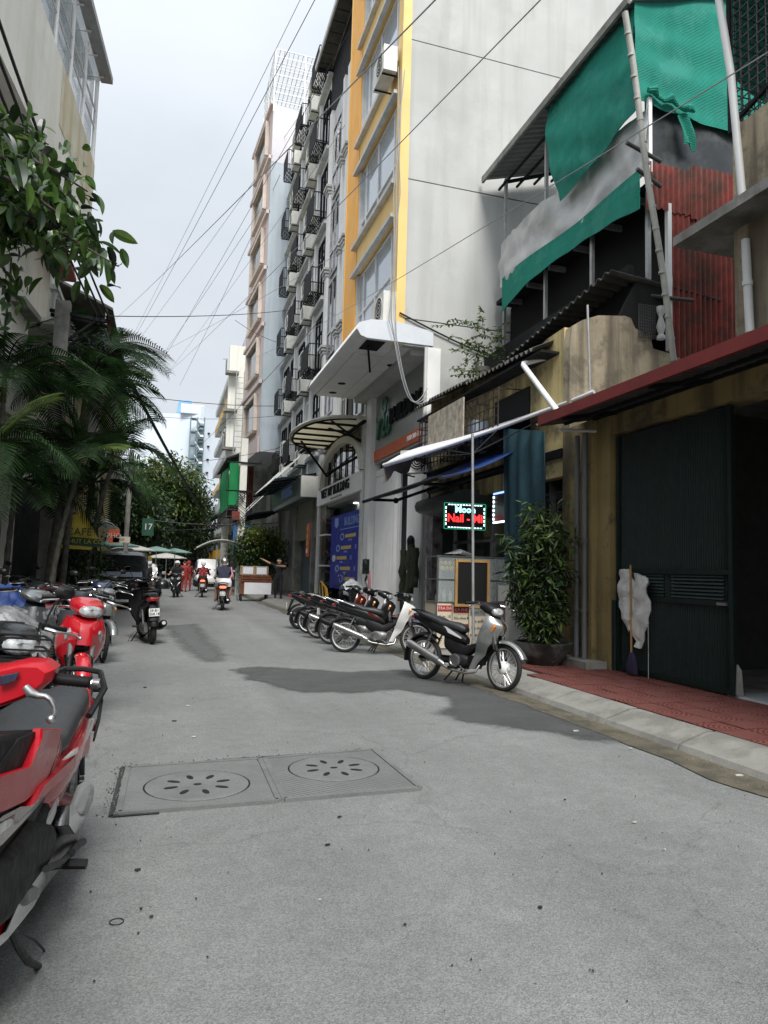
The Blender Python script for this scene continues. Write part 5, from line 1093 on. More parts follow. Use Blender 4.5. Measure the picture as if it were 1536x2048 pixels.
for x_, y_ in ((7.0, 7.34), (9.5, 7.34), (7.0, 3.6)): MB().beam((x_, y_, 7.4), (x_, y_, 10.3), .06, .06, (1, 0, 0)).build('cage_post', K['dark'], R0, smooth=False)
m_ = MB()
for q in range(30): m_.beam((7.0+q*.1, 7.34, 7.45), (7.0+q*.1, 7.34, 10.2), .012, .012, (1, 0, 0))
for q in range(24): m_.beam((7.0, 7.34, 7.5+q*.115), (9.8, 7.34, 7.5+q*.115), .012)
m_.build('wire_mesh', K['netwire'], R0, smooth=False)
MB().sheet(lambda u, v: (6.6+3*v, 7.7-8*u, 10.3+.15*v+.03*math.sin(u*2*math.pi*50)), 200, 2, .012).build('roof_sheet', K['shed'], R0)
MB().sheet(lambda u, v: (7.15+1.2*u, 7.42+.05*math.sin(u*6), 8.3+1.8*v-.5*u*(1-v)), 14, 10, .01).build('green_net', K['netg'], R0)
MB().bb(7.6, 10, -3, 6.9, 7.46, 10.2).build('rear_wall', K['concrete'], R0, smooth=False)
MB().bb(7.3, 12, 7.4, 9.6, 3.9, 4.6).build('roof_link', K['concrete'], R0, smooth=False)
# ================================================================== motorbikes
K['seat'] = pm('black_vinyl_seat', (.025, .027, .029), .45, var=.08, vs=5, bump=.15, bs=150)
K['silverp'] = pm('grey_metallic_paint', (.24, .25, .245), .3, .6, var=.05, vs=3, coat=.7)
K['redp'] = pm('glossy_red_paint', (.45, .008, .016), .25, .1, var=.06, vs=3, coat=1.)
K['redo'] = pm('glossy_scarlet_paint', (.45, .012, .01), .25, .1, var=.06, vs=3, coat=1.)
K['blackp'] = pm('glossy_black_paint', (.010, .011, .012), .28, 0, var=.05, vs=3, spec=.3, coat=.3)
K['whitep'] = pm('glossy_white_paint', (.62, .62, .60), .3, 0, var=.05, vs=3, coat=.8)
K['darkred'] = pm('maroon_paint', (.10, .012, .01), .25, .1, var=.05, coat=.8)
K['navy'] = pm('navy_paint', (.012, .02, .05), .25, .1, var=.05, coat=.8)
K['engine'] = pm('cast_engine_metal', (.22, .22, .215), .45, .7, var=.2, vs=12)
K['rim'] = pm('bright_rim', (.62, .62, .62), .3, .6, var=.06)
K['lens'] = pm('headlight_lens', (.55, .57, .58), .12, 0, var=.5, vs=18, coat=1.)
K['lensr'] = pm('red_lens', (.22, .008, .008), .2, 0, var=.1, coat=1.)
K['lenso'] = pm('amber_lens', (.5, .18, .03), .2, 0, var=.1, coat=1.)
K['mirror'] = pm('mirror_glass', (.5, .55, .6), .05, 1., var=0)
K['plate'] = pm('white_plate', (.72, .72, .70), .5, var=.03)
K['nblack'] = pm('satin_black_plastic', (.010, .010, .011), .6, var=.1, vs=9, spec=.12); K['nred'] = pm('crimson_paint', (.40, .006, .014), .3, 0, var=.05, vs=3, spec=.3, coat=.1)
K['chromew'] = pm('bright_heat_shield', (.32, .32, .31), .32, .85, var=.15, vs=6)
Vv = Vector
def side(y): return (0, y, 0)
def wheel(root, x, r, kind, width, rimm, lean=0, steer=None, drum=None):
    """kind 'spoke' or 'cast'"""
    Mx = Matrix.Translation((x, 0, r)) @ (steer or Matrix()) @ Matrix.Rotation(math.pi/2, 4, 'X')
    tr = width/2
    w = MB(); ri = r-tr*1.75
    w.lathe([(ri-.012, -tr*.6), (ri+.006, -tr*.75), (ri+.006, tr*.75), (ri-.012, tr*.6), (ri-.004, 0)], Mx, 40, True)
    wo = w.build('wheel', rimm, root, local=True)
    t = MB(); t.lathe([(r-tr+math.cos(a*math.pi/5)*tr*(1.0), math.sin(a*math.pi/5)*tr) for a in range(10)], Mx, 40, True); t.build('tyre', K['rubber'], wo)
    h = MB()
    if kind == 'spoke':
        h.lathe([(.02, -.07), (.05, -.05), (.05, .05), (.02, .07)] if not drum else [(.02, -.07), (.07, -.05), (.078, -.03), (.075, .04), (.03, .07)], Mx, 20); h.build('hub', K['whitec'] if drum else K['engine'], wo)
        s = MB()
        for i in range(36):
            a = 2*math.pi*i/36; b = a+(.42 if i % 2 else -.42); z = .03 if (i//2) % 2 else -.03
            s.tube([Mx @ Vv((.06*math.cos(b), .06*math.sin(b), z)), Mx @ Vv(((ri-.004)*math.cos(a), (ri-.004)*math.sin(a), 0))], .0028, 4, False)
        tag(s.build('spokes', K['rim'], wo), kind='stuff')
    else:
        h.lathe([(.02, -.06), (.05, -.045), (.05, .045), (.02, .06)], Mx, 16); h.build('hub', K['engine'], wo)
        s = MB()
        for i in range(5):
            a = 2*math.pi*i/5
            for d in (-.14, .14): s.tube([Mx @ Vv((.04*math.cos(a+d), .04*math.sin(a+d), 0)), Mx @ Vv(((ri)*math.cos(a+d*.45), ri*math.sin(a+d*.45), 0))], .013, 6, False)
        s.build('cast_spokes', K['black'] if rimm is K['black'] else K['engine'], wo)
        d_ = MB(); d_.lathe([(.06, .045), (.11, .045), (.11, .05), (.06, .05)], Mx, 24, True); d_.build('brake_disc', K['metal'], wo)
    return wo
def arc_fender(x, r, a0, a1, hw, y0=0, th=.004, flare=0):
    def f(u, v):
        a = a0+(a1-a0)*u; t = (v-.5)*math.pi; rr = r-(1-math.cos(t))*hw*.7
        return (x+math.cos(a)*rr, y0+math.sin(t)*hw*(1+flare*u), r*0+.28+math.sin(a)*rr)
    return MB().sheet(f, 18, 8, th)
def plate_text(root, P, l1, l2, rear=True, w=.17, hgt=.13):
    """number plate at P in bike space facing backwards"""
    m = MB(); m.box(P, (.006, w, hgt)); po = m.build('plate', K['plate'], root, local=True, smooth=False)
    sgn_ = -1 if rear else 1
    M = Matrix.Translation((P[0]+sgn_*.005, P[1], P[2])) @ (Matrix(((0, 0, -1), (-1, 0, 0), (0, 1, 0))) if rear else Matrix(((0, 0, 1), (1, 0, 0), (0, 1, 0)))).to_4x4()
    text(l1, .062, (0, 0, 0), K['dark'], po, M=M @ Matrix.Translation((0, .028, 0)), ext=.0008, name='plate_number', bold=.001); text(l2, .062, (0, 0, 0), K['dark'], po, M=M @ Matrix.Translation((0, -.03, 0)), ext=.0008, name='plate_number', bold=.001)
def cockpit(root, hx, hz, hw, o, body):
    """handlebar, grips, levers, mirrors; steering rotation st about a leaning axis"""
    st = o.get('steer', 0); T = Matrix.Translation((hx, 0, hz)) @ Matrix.Rotation(st, 4, 'Z') @ Matrix.Translation((-hx, 0, -hz))
    def tf(mb): mb.v = [tuple(T @ Vv(v)) for v in mb.v]; return mb
    b = MB(); b.tube([(hx-.10, -hw, hz+.03), (hx-.06, -hw*.6, hz+.045), (hx, -.09, hz), (hx, .09, hz), (hx-.06, hw*.6, hz+.045), (hx-.10, hw, hz+.03)], .012, 8)
    hb = tf(b).build('handlebar', K['chrome'], root, local=True)
    for s in (-1, 1):
        g = MB(); a = Vv((hx-.065, s*hw*.66, hz+.043)); e = Vv((hx-.102, s*(hw+.01), hz+.029)); n_ = 14
        g.tube([a.lerp(e, i/n_) for i in range(n_+1)], [.0185 if i % 2 else .0165 for i in range(n_+1)], 12)
        g.tube([a-(e-a)*.04, a+(e-a)*.02], .024, 12).tube([e-(e-a)*.03, e+(e-a)*.03], .021, 12)
        tf(g).build('grip', K['black'], hb)
        sw = MB(); sw.loft([(a+(a-e)*.45, (.025, 0, 0), (0, 0, .022)), (a+(a-e)*.02, (.024, 0, 0), (0, 0, .024))], 12, 3); tf(sw).build('switch_housing', K['black'], hb)
        if o.get('levers', 1):
            l = MB(); p0 = a+(a-e)*.25+Vv((.03, 0, -.01)); p1 = p0+Vv((.055, s*.05, -.012)); p2 = p0+Vv((.045, s*.12, -.02)); p3 = p0+Vv((.03, s*.175, -.03)); p4 = p0+Vv((.045, s*.20, -.045))
            l.tube([p0, p0.lerp(p1, .6)+Vv((.006, 0, 0)), p1, p2, p3, p4], [.014, .012, .008, .0065, .006, .006], 8).ball(p4, .0115, 10, 7)
            tf(l).build('brake_lever', K['metal'], hb)
        if o.get('mirrors', 1):
            m = MB(); q0 = a+(a-e)*.2; q1 = q0+Vv((-.02, s*.05, .14)); q2 = q1+Vv((0, s*.05, .05)); m.tube([q0, q0+Vv((.01, s*.01, .07)), q1, q2], .006, 6)
            m.loft([(q2+Vv((-.012, 0, .02)), (0, .055, 0), (0, 0, .035)), (q2+Vv((.006, 0, .022)), (0, .062, 0), (0, 0, .042)), (q2+Vv((.03, 0, .02)), (0, .03, 0), (0, 0, .02))], 14, 2.6)
            mo = tf(m).build('mirror', K['black'], root, local=True)
            m2 = MB(); m2.loft([(q2+Vv((-.0135, 0, .02)), (0, .052, 0), (0, 0, .032)), (q2+Vv((-.0125, 0, .02)), (0, .052, 0), (0, 0, .032))], 14, 2.6); tf(m2).build('mirror_glass', K['mirror'], mo)
    return T, tf
def helmet_at(p, mat, label, r=.135, rz=0):
    t = thing('helmet', label, 'helmet', p, rz)
    m = MB(); prof = [(r*math.cos(a), r*.98*math.sin(a)) for a in [-.35+i*(math.pi/2+.35)/8 for i in range(9)]]; prof[-1] = (.002, r*.98); m.lathe(prof, None, 20); m.build('shell', mat, t, local=True)
    m = MB(); m.lathe([(r*.97, -.055), (r*1.03, -.05), (r*1.03, -.035), (r*.97, -.03)], None, 20, True); m.build('rim', K['black'], t, local=True)
    MB().sheet(lambda u, v: (r*1.02*math.cos((u-.5)*1.7)+.05*v, r*1.02*math.sin((u-.5)*1.7), .01-.03*v), 10, 2, .004).build('peak', K['black'], t, local=True)
    return t
def underbone(label, o, group=None):
    """step-through motorcycle; x forward, wheels touch z=0"""
    c = o; root = thing('motorbike', label, 'motorbike', (0, 0, 0), 0, group); B1 = c['body']; B2 = c.get('body2', K['black']); cub = c.get('cub')
    def P(mb, name, mat, par=None, **k): return mb.build(name, mat, par or root, local=True, **k)
    wx = .62; st = o.get('steer', 0); TS = Matrix.Rotation(st, 4, 'Z')
    wheel(root, wx, .28, 'spoke', .06, K['rim'] if not c.get('darkrim') else K['engine'], steer=TS, drum=c.get('drum')); wheel(root, -wx, .28, 'spoke', .066, K['rim'] if not c.get('darkrim') else K['engine'])
    f = MB()
    for s in (-1, 1): f.tube([(wx, s*.075, .28), (.50, s*.08, .62)], .017, 8).tube([(.555, s*.079, .47), (.49, s*.08, .66)], .028, 10)
    f.tube([(.50, -.08, .63), (.50, .08, .63)], .02, 8).tube([(.49, 0, .62), (.42, 0, .92)], .03, 8).cyl((wx, -.09, .28), (wx, .09, .28), .014)
    P(f, 'fork', K['black'])
    cv = MB()
    for s in (-1, 1): cv.loft([((.53, s*.085, .50), (.026, 0, 0), (0, .022, 0)), ((.50, s*.085, .66), (.034, 0, .01), (0, .026, 0))], 12, 2.6)
    for i, s in enumerate((-1, 1)):
        cv = MB(); cv.loft([((.535, s*.085, .49), (.024, 0, 0), (0, .020, 0)), ((.50, s*.085, .66), (.034, 0, .01), (0, .026, 0))], 12, 2.6); P(cv, 'fork_cover', K['chromew'] if not c.get('darkfork') else B2)
    P(arc_fender(wx, .325, .42, 1.75, .055, 0, .005), 'front_fender', c.get('fender', B1)); P(arc_fender(wx, .325, 1.75, 3.0, .05, 0, .004), 'front_fender_tail', c.get('fender2', B2))
    P(arc_fender(-wx, .335, .9, 3.35, .06, 0, .005), 'rear_fender', c.get('rfender', K['black']))
    # leg shields: swept panels each side
    for s in (-1, 1):
        def ls(u, v, s=s):
            z = .90-.68*v
            xl = .43-.10*math.sin(v*1.4)-.16*v**1.6         # rear edge
            wd = .15+.26*math.sin(math.pi*min(1, v*1.15))*(1-.3*v) if v < .55 else .15+.26*math.sin(math.pi*min(1, v*1.15))*(1-.3*v)
            wd = max(.05, min(wd, .26)); w0 = .085+.10*math.sin(math.pi*min(1, v*1.25+.12)); x = xl+wd*u*(.62 if v > .42 else .80)*(1-.25*v)
            y = w0*(1-u**1.8*(.75 if v < .42 else .35))
            return (x, s*(y+.015), z-.06*u*(1-v))
        m = MB().sheet(ls if s > 0 else (lambda u, v: ls(1-u, v, -1)), 12, 20, .006); P(m, 'leg_shield', c.get('shield', B1))
    nose = MB(); nose.loft([((.40, 0, .90), (.03, 0, 0), (0, .10, 0)), ((.46, 0, .86), (.035, 0, 0), (0, .115, 0)), ((.51, 0, .76), (.04, 0, 0), (0, .11, 0)), ((.53, 0, .66), (.03, 0, 0), (0, .075, 0))], 16, 2.6); P(nose, 'front_cowl', c.get('nose', c.get('shield', B1)))
    for s in (-1, 1): m = MB(); m.loft([((.50, s*.10, .80), (.03, 0, .01), (0, .02, 0)), ((.52, s*.12, .75), (.035, 0, .01), (0, .03, 0)), ((.50, s*.13, .69), (.02, 0, .01), (0, .015, 0))], 10, 2.2); P(m, 'turn_signal', K['lenso'] if not c.get('clearsig') else K['lens'])
    # spine and side covers
    sp = MB(); sp.loft([((.36, 0, .62), (0, .06, 0), (.05, 0, .08)), ((.20, 0, .48), (0, .065, 0), (.04, 0, .07)), ((.05, 0, .42), (0, .07, 0), (0, 0, .08)), ((-.12, 0, .47), (0, .08, 0), (0, 0, .13)), ((-.25, 0, .55), (0, .09, 0), (0, 0, .12))], 16, 2.8); P(sp, 'spine_cover', B2)
    tl = MB(); tl.loft([((.06, 0, .55), (0, .05, 0), (0, 0, .04)), ((-.05, 0, .60), (0, .10, 0), (0, 0, .075)), ((-.25, 0, .66), (0, .125, 0), (0, 0, .09)), ((-.50, 0, .72), (0, .11, 0), (0, 0, .08)), ((-.72, 0, .785), (0, .08, 0), (0, 0, .05)), ((-.84, 0, .83), (0, .045, 0), (0, 0, .025))], 18, 2.6); tb_ = P(tl, 'tail_cover', c.get('tailc', B1))
    for s in (-1, 1):
        m = MB(); m.loft([((.02, s*.088, .575), (.01, 0, 0), (0, .008, .02)), ((-.22, s*.118, .66), (.01, 0, 0), (0, .012, .045)), ((-.5, s*.105, .735), (.01, 0, 0), (0, .012, .035)), ((-.78, s*.06, .81), (.01, 0, 0), (0, .008, .015))], 8, 2); 
        m = MB().sheet(lambda u, v, s=s: (.03-.82*u, s*(.096+.034*math.sin(math.pi*min(1, u*1.3+.1))-.05*u), .585+.245*u+(.012+.035*math.sin(math.pi*u))*(v if s > 0 else 1-v)*1.5-.01), 14, 3, .006); P(m, 'side_stripe', c.get('stripe', K['chromew']), tb_)
    seat = MB(); seat.loft([((.04, 0, .69), (0, .05, 0), (0, 0, .03)), ((0, 0, .70), (0, .085, 0), (0, 0, .055)), ((-.12, 0, .725), (0, .11, 0), (0, 0, .055)), ((-.30, 0, .745), (0, .125, 0), (0, 0, .048)), ((-.38, 0, .775), (0, .12, 0), (0, 0, .05)), ((-.60, 0, .825), (0, .105, 0), (0, 0, .042)), ((-.72, 0, .85), (0, .08, 0), (0, 0, .028)), ((-.76, 0, .86), (0, .04, 0), (0, 0, .012))], 20, 2.7)
    P(seat, 'seat', K['seat'])
    gr_ = MB(); gr_.tube([(-.45, .13, .79), (-.62, .135, .85), (-.82, .10, .90), (-.86, 0, .905), (-.82, -.10, .90), (-.62, -.135, .85), (-.45, -.13, .79)], .012 if not cub else .01, 8); P(gr_, 'grab_rail', K['chrome'] if not c.get('darkrail') else K['black'])
    tlp = MB(); tlp.loft([((-.80, 0, .80), (0, .07, 0), (0, 0, .035)), ((-.86, 0, .80), (0, .06, 0), (0, 0, .03)), ((-.885, 0, .795), (0, .03, 0), (0, 0, .015))], 12, 2.6); P(tlp, 'tail_light', K['lensr'])
    if c.get('plate'): plate_text(root, (-.90, 0, .62), *c['plate'])
    # engine
    e = MB(); e.loft([((-.16, 0, .29), (0, .09, 0), (0, 0, .07)), ((-.08, 0, .30), (0, .115, 0), (0, 0, .10)), ((.06, 0, .30), (0, .11, 0), (0, 0, .09)), ((.12, 0, .31), (0, .07, 0), (0, 0, .06))], 16, 3)
    for q in range(6): e.box((.14+q*.022, 0, .315), (.011, .13, .13))
    e.loft([((.27, 0, .32), (0, .055, 0), (0, 0, .055)), ((.33, 0, .32), (0, .045, 0), (0, 0, .045))], 12, 3); eo = P(e, 'engine', K['engine'] if c.get('brighteng', 1) else K['black'])
    for s in (-1, 1): m = MB(); m.lathe([(.085, 0), (.082, .018), (.06, .024), (.055, .018), (.02, .02)], Matrix.Translation((-.04, s*.112, .30)) @ Matrix.Rotation(-s*math.pi/2, 4, 'X'), 22); P(m, 'clutch_cover', K['chromew'] if s < 0 and not c.get('darkeng') else K['engine'], eo)
    ex = MB(); ex.tube([(.28, -.03, .27), (.26, -.08, .19), (.12, -.11, .16), (-.12, -.125, .19), (-.22, -.13, .23)], .016, 10); xo_ = P(ex, 'exhaust_pipe', K['chromew'])
    mfl = MB(); a, b = Vv((-.18, -.145, .235)), Vv((-.80, -.155, .46)); mfl.tube([a, a.lerp(b, .06), a.lerp(b, .3), a.lerp(b, .93), b], [.018, .034, .045, .052, .038], 14); P(mfl, 'muffler', K['black'] if c.get('blackmuf') else K['metal'])
    hsh = MB().sheet(lambda u, v: a.lerp(b, .12+.8*u)+Vv((-.02*math.cos(v*3-.4)*0, -.056*math.sin(v*2.6+.25), .056*math.cos(v*2.6+.25)))+Vv((0, 0, .003)), 8, 8, .004); P(hsh, 'heat_shield', K['chromew'] if not c.get('blackmuf') else K['black'])
    sw = MB()
    for s in (-1, 1): sw.beam((-.16, s*.085, .30), (-.64, s*.10, .29), .022, .04)
    P(sw, 'swingarm', K['black'] if not cub else K['engine'])
    for s in (-1, 1):
        m = MB(); m.tube([(-.58, s*.115, .31), (-.45, s*.115, .60)], .012, 8)
        for q in range(9): p = Vv((-.56, s*.115, .34)).lerp(Vv((-.47, s*.115, .55)), q/8); m.tube([p-Vv((0, 0, .005)), p+Vv((0, 0, .005))], .026, 10)
        P(m, 'shock_absorber', K['chrome'] if cub else K['redpaint'] if c.get('redshock') else K['engine'])
    m = MB(); m.loft([((-.08, .115, .30), (.02, 0, 0), (0, 0, .05)), ((-.1, .12, .30), (0, .012, 0), (0, 0, .05)), ((-.6, .12, .285), (0, .012, 0), (0, 0, .052)), ((-.66, .12, .285), (0, .01, 0), (0, 0, .03))], 10, 3); P(m, 'chain_case', K['chromew'] if cub else K['black'])
    for s in (-1, 1):
        m = MB(); m.tube([(.0, s*.1, .2), (.0, s*.27, .22)], .009, 6).tube([(.0, s*.19, .22), (.0, s*.29, .22)], .02, 8); P(m, 'foot_peg', K['black'])
    m = MB(); m.tube([(.05, -.12, .24), (.14, -.16, .2), (.2, -.17, .2)], .008, 6); P(m, 'brake_pedal', K['metal'])
    m = MB(); m.tube([(-.02, .10, .22), (-.1, .17, .12), (-.16, .24, .012), (-.13, .27, .008)], .011, 6); P(m, 'side_stand', K['black'])
    m = MB(); m.tube([(-.06, .08, .2), (-.18, .12, .04)], .011, 6).tube([(-.06, -.08, .2), (-.18, -.12, .04)], .011, 6); P(m, 'centre_stand', K['black'])
    # cockpit
    T, tf = cockpit(root, .38, .99, .33, o, B1)
    hd = MB(); hd.loft([((.26, 0, 1.0), (0, .05, 0), (0, 0, .03)), ((.31, 0, 1.0), (0, .13, 0), (0, 0, .055)), ((.40, 0, .98), (0, .15, 0), (0, 0, .075)), ((.48, 0, .955), (0, .115, 0), (0, 0, .068)), ((.52, 0, .94), (0, .07, 0), (0, 0, .05))], 20, 2.6); tf(hd); ho = P(hd, 'handlebar_cowl', c.get('cowl', B1))
    ln = MB(); ln.loft([((.47, 0, .95), (0, .108, 0), (0, 0, .058)), ((.51, 0, .935), (0, .095, 0), (.01, 0, .052)), ((.535, 0, .925), (0, .06, 0), (.01, 0, .035)), ((.542, 0, .922), (0, .02, 0), (0, 0, .012))], 20, 2.3); tf(ln); P(ln, 'headlight', K['lens'], ho)
    dm = MB(); dm.loft([((.29, 0, 1.05), (.05, 0, 0), (0, .09, 0)), ((.29, 0, 1.056), (.045, 0, 0), (0, .085, 0))], 16, 2.6); tf(dm); P(dm, 'dashboard', K['black'], ho)
    if c.get('rack'):
        m = MB()
        for y_ in (-.09, -.03, .03, .09): m.beam((-.62, y_, .90), (-.98, y_, .92), .012)
        for x_ in (-.62, -.8, -.98): m.beam((x_, -.1, .90), (x_, .1, .90), .012)
        P(m, 'rear_rack', K['chrome'])
    if c.get('basket'):
        m = MB(); m.box((.62, 0, .86), (.22, .30, .02))
        for z_ in (.88, .94, 1.0): 
            for a, b in (((.51, -.15), (.73, -.15)), ((.73, -.15), (.73, .15)), ((.73, .15), (.51, .15)), ((.51, .15), (.51, -.15))): m.beam((a[0], a[1], z_), (b[0], b[1], z_), .01)
        P(m, 'basket', K['black'])
    return root
def scooter(label, o, group=None):
    c = o; root = thing('scooter', label, 'scooter', (0, 0, 0), 0, group); B1 = c['body']; B2 = c.get('body2', K['black'])
    def P(mb, name, mat, par=None, **k): return mb.build(name, mat, par or root, local=True, **k)
    wx = .63; r = .26; st = c.get('steer', 0); TS = Matrix.Rotation(st, 4, 'Z')
    wheel(root, wx, r, 'cast', .085, K['engine'], steer=TS); wheel(root, -wx, r, 'cast', .10, K['engine'])
    f = MB()
    for s in (-1, 1): f.tube([(wx, s*.07, r), (.54, s*.075, .55)], .018, 8)
    f.cyl((wx, -.08, r), (wx, .08, r), .014).tube([(.53, 0, .55), (.40, 0, .98)], .03, 8); P(f, 'fork', K['black'])
    P(arc_fender(wx, .30, .1, 2.7, .065, 0, .006), 'front_fender', c.get('fender', B1))
    P(arc_fender(-wx, .32, 1.6, 3.0, .07, 0, .006), 'rear_fender', K['black'])
    # front apron (outer) : wide shield sweeping down
    def ap(u, v):
        z = .93-.66*v; y = (u-.5)*2; w = .14+.12*math.sin(math.pi*min(1, v*.95+.12)); xc = .50+.07*math.sin(v*2.6)-.13*v**2
        return (xc-.17*abs(y)**1.7, w*y, z-.03*abs(y)*(1-v))
    P(MB().sheet(ap, 22, 22, .008), 'front_apron', B1)
    def apb(u, v): p = ap(u, v); return (p[0]-.07-.03*v, p[1]*.96, p[2])
    P(MB().sheet(lambda u, v: apb(1-u, v), 14, 14, .006), 'inner_shield', B2)
    for s in (-1, 1):
        m = MB().sheet((lambda u, v, s=s: (ap(.5+s*(.1+.36*u), .03+.40*v*(1-.35*u))[0]+.010+.006*math.sin(math.pi*u), ap(.5+s*(.1+.36*u), .1)[1], .87-.22*v*(1-.2*u)+.06*u)) if s < 0 else (lambda u, v: (ap(.5+(.1+.36*(1-u)), .03+.40*v*(1-.35*(1-u)))[0]+.010+.006*math.sin(math.pi*u), ap(.5+(.1+.36*(1-u)), .1)[1], .87-.22*v*(1-.2*(1-u))+.06*(1-u))), 8, 8, .008); P(m, 'headlight', K['lens'] if not c.get('darklens') else K['blackp'])
        if c.get('nosig'): continue
        m = MB(); q = [Vv(ap(.5+s*.12, .72))+Vv((.02, 0, 0)), Vv(ap(.5+s*.3, .45))+Vv((.02, 0, 0)), Vv(ap(.5+s*.47, .28))+Vv((.02, 0, 0))]; m.tube(q, [.008, .02, .01], 8); P(m, 'turn_signal', K['lens'])
    vz = MB().sheet(lambda u, v: (.47-.06*abs(u-.5)-.05*v, (u-.5)*.2*(1-.25*v), .93+.13*v), 8, 5, .006); P(vz, 'fly_screen', B2)
    # floor, belly, flank panels
    fl = MB(); fl.loft([((.44, 0, .30), (0, .12, 0), (0, 0, .05)), ((.22, 0, .26), (0, .16, 0), (0, 0, .07)), ((-.05, 0, .27), (0, .155, 0), (0, 0, .09)), ((-.2, 0, .30), (0, .13, 0), (0, 0, .08))], 16, 3.5); P(fl, 'floor_board', B2)
    tun = MB(); tun.loft([((.40, 0, .56), (0, .09, 0), (.02, 0, .12)), ((.2, 0, .40), (0, .07, 0), (0, 0, .10)), ((.02, 0, .42), (0, .10, 0), (0, 0, .14))], 14, 3); P(tun, 'centre_tunnel', B2)
    bd = MB(); bd.loft([((.08, 0, .46), (0, .10, 0), (0, 0, .13)), ((-.05, 0, .53), (0, .15, 0), (0, 0, .16)), ((-.25, 0, .59), (0, .17, 0), (0, 0, .14)), ((-.5, 0, .66), (0, .16, 0), (0, 0, .12)), ((-.72, 0, .74), (0, .12, 0), (0, 0, .08)), ((-.90, 0, .82), (0, .06, 0), (0, 0, .035))], 20, 2.7); bo = P(bd, 'rear_body', B1)
    for s in (-1, 1):
        m = MB().sheet(lambda u, v, s=s: (.05-.85*u, s*(.12+.065*math.sin(math.pi*min(1, u*1.15+.18))-.05*u), .42+.30*u+.055*(v if s > 0 else 1-v)), 14, 2, .008); P(m, 'side_moulding', c.get('stripe', K['black']), bo)
    seat = MB(); seat.loft([((.10, 0, .66), (0, .05, 0), (0, 0, .03)), ((.05, 0, .70), (0, .10, 0), (0, 0, .05)), ((-.1, 0, .735), (0, .145, 0), (0, 0, .055)), ((-.32, 0, .755), (0, .155, 0), (0, 0, .05)), ((-.40, 0, .80), (0, .15, 0), (0, 0, .055)), ((-.65, 0, .835), (0, .12, 0), (0, 0, .042)), ((-.80, 0, .85), (0, .07, 0), (0, 0, .02))], 22, 2.7); P(seat, 'seat', K['seat'])
    gr_ = MB(); gr_.tube([(-.55, .15, .80), (-.75, .15, .88), (-.93, .08, .92), (-.95, 0, .925), (-.93, -.08, .92), (-.75, -.15, .88), (-.55, -.15, .80)], .014, 8); P(gr_, 'grab_rail', K['black'])
    tlp = MB(); tlp.loft([((-.84, 0, .77), (0, .11, 0), (0, 0, .045)), ((-.92, 0, .77), (0, .09, 0), (0, 0, .035)), ((-.945, 0, .77), (0, .05, 0), (0, 0, .02))], 14, 2.6); P(tlp, 'tail_light', K['tail'] if c.get('lit') else K['lensr'])
    m = MB(); m.loft([((-.82, 0, .70), (.04, 0, 0), (0, .07, 0)), ((-.93, 0, .42), (.015, 0, 0), (0, .08, 0))], 10, 3); P(m, 'plate_bracket', K['black'])
    plate_text(root, (-.955, 0, .56), *c.get('plate', ('29-B1', '358.18')))
    e = MB(); e.loft([((.0, .05, .27), (0, .09, 0), (0, 0, .08)), ((-.3, .09, .27), (0, .07, 0), (0, 0, .09)), ((-.63, .11, .27), (0, .05, 0), (0, 0, .10)), ((-.72, .11, .27), (0, .03, 0), (0, 0, .06))], 16, 3); P(e, 'engine', K['engine'])
    ex = MB(); ex.tube([(-.1, -.06, .2), (-.25, -.12, .2), (-.35, -.15, .24)], .016, 8); P(ex, 'exhaust_pipe', K['metal'])
    a, b = Vv((-.30, -.165, .25)), Vv((-.82, -.17, .36)); mf = MB(); mf.tube([a, a.lerp(b, .08), a.lerp(b, .92), b], [.03, .058, .062, .04], 16); mo = P(mf, 'muffler', K['black'])
    hsh = MB().sheet(lambda u, v: a.lerp(b, .12+.76*u)+Vv((0, -.066*math.sin(v*2.4+.3), .066*math.cos(v*2.4+.3))), 8, 8, .005); P(hsh, 'heat_shield', K['chromew'] if c.get('chromemuf') else K['black'], mo)
    MB().cyl(b, b+Vv((-.012, 0, .003)), .03, None, 14).build('exhaust_tip', K['metal'], mo)
    for s in (-1, 1):
        m = MB(); m.tube([(-.6, s*.13, .3), (-.5, s*.13, .6)], .02, 8); P(m, 'shock_absorber', K['engine'])
        m = MB(); m.tube([(-.28, s*.14, .28), (-.3, s*.25, .30)], .009, 6).tube([(-.3, s*.20, .295), (-.3, s*.28, .30)], .02, 8); P(m, 'foot_peg', K['black'])
    m = MB(); m.tube([(-.02, .13, .22), (-.06, .22, .10), (-.1, .28, .018), (-.06, .33, .012)], [.013, .013, .012, .014], 8).tube([(-.02, .16, .20), (-.0, .24, .15), (-.03, .30, .08), (-.06, .32, .02)], .004, 6); P(m, 'side_stand', K['black'])
    T, tf = cockpit(root, .40, 1.04, .34, o, B1)
    hd = MB(); hd.loft([((.29, 0, 1.05), (0, .06, 0), (0, 0, .02)), ((.34, 0, 1.055), (0, .15, 0), (0, 0, .05)), ((.41, 0, 1.045), (0, .17, 0), (0, 0, .06)), ((.48, 0, 1.02), (0, .13, 0), (0, 0, .05)), ((.52, 0, 1.0), (0, .06, 0), (0, 0, .025))], 20, 2.5); tf(hd); ho = P(hd, 'handlebar_cowl', c.get('cowl', B1))
    dm = MB(); dm.loft([((.33, 0, 1.10), (.05, 0, 0), (0, .10, 0)), ((.33, 0, 1.108), (.042, 0, 0), (0, .09, 0))], 16, 2.6); tf(dm); P(dm, 'dashboard', K['black'], ho)
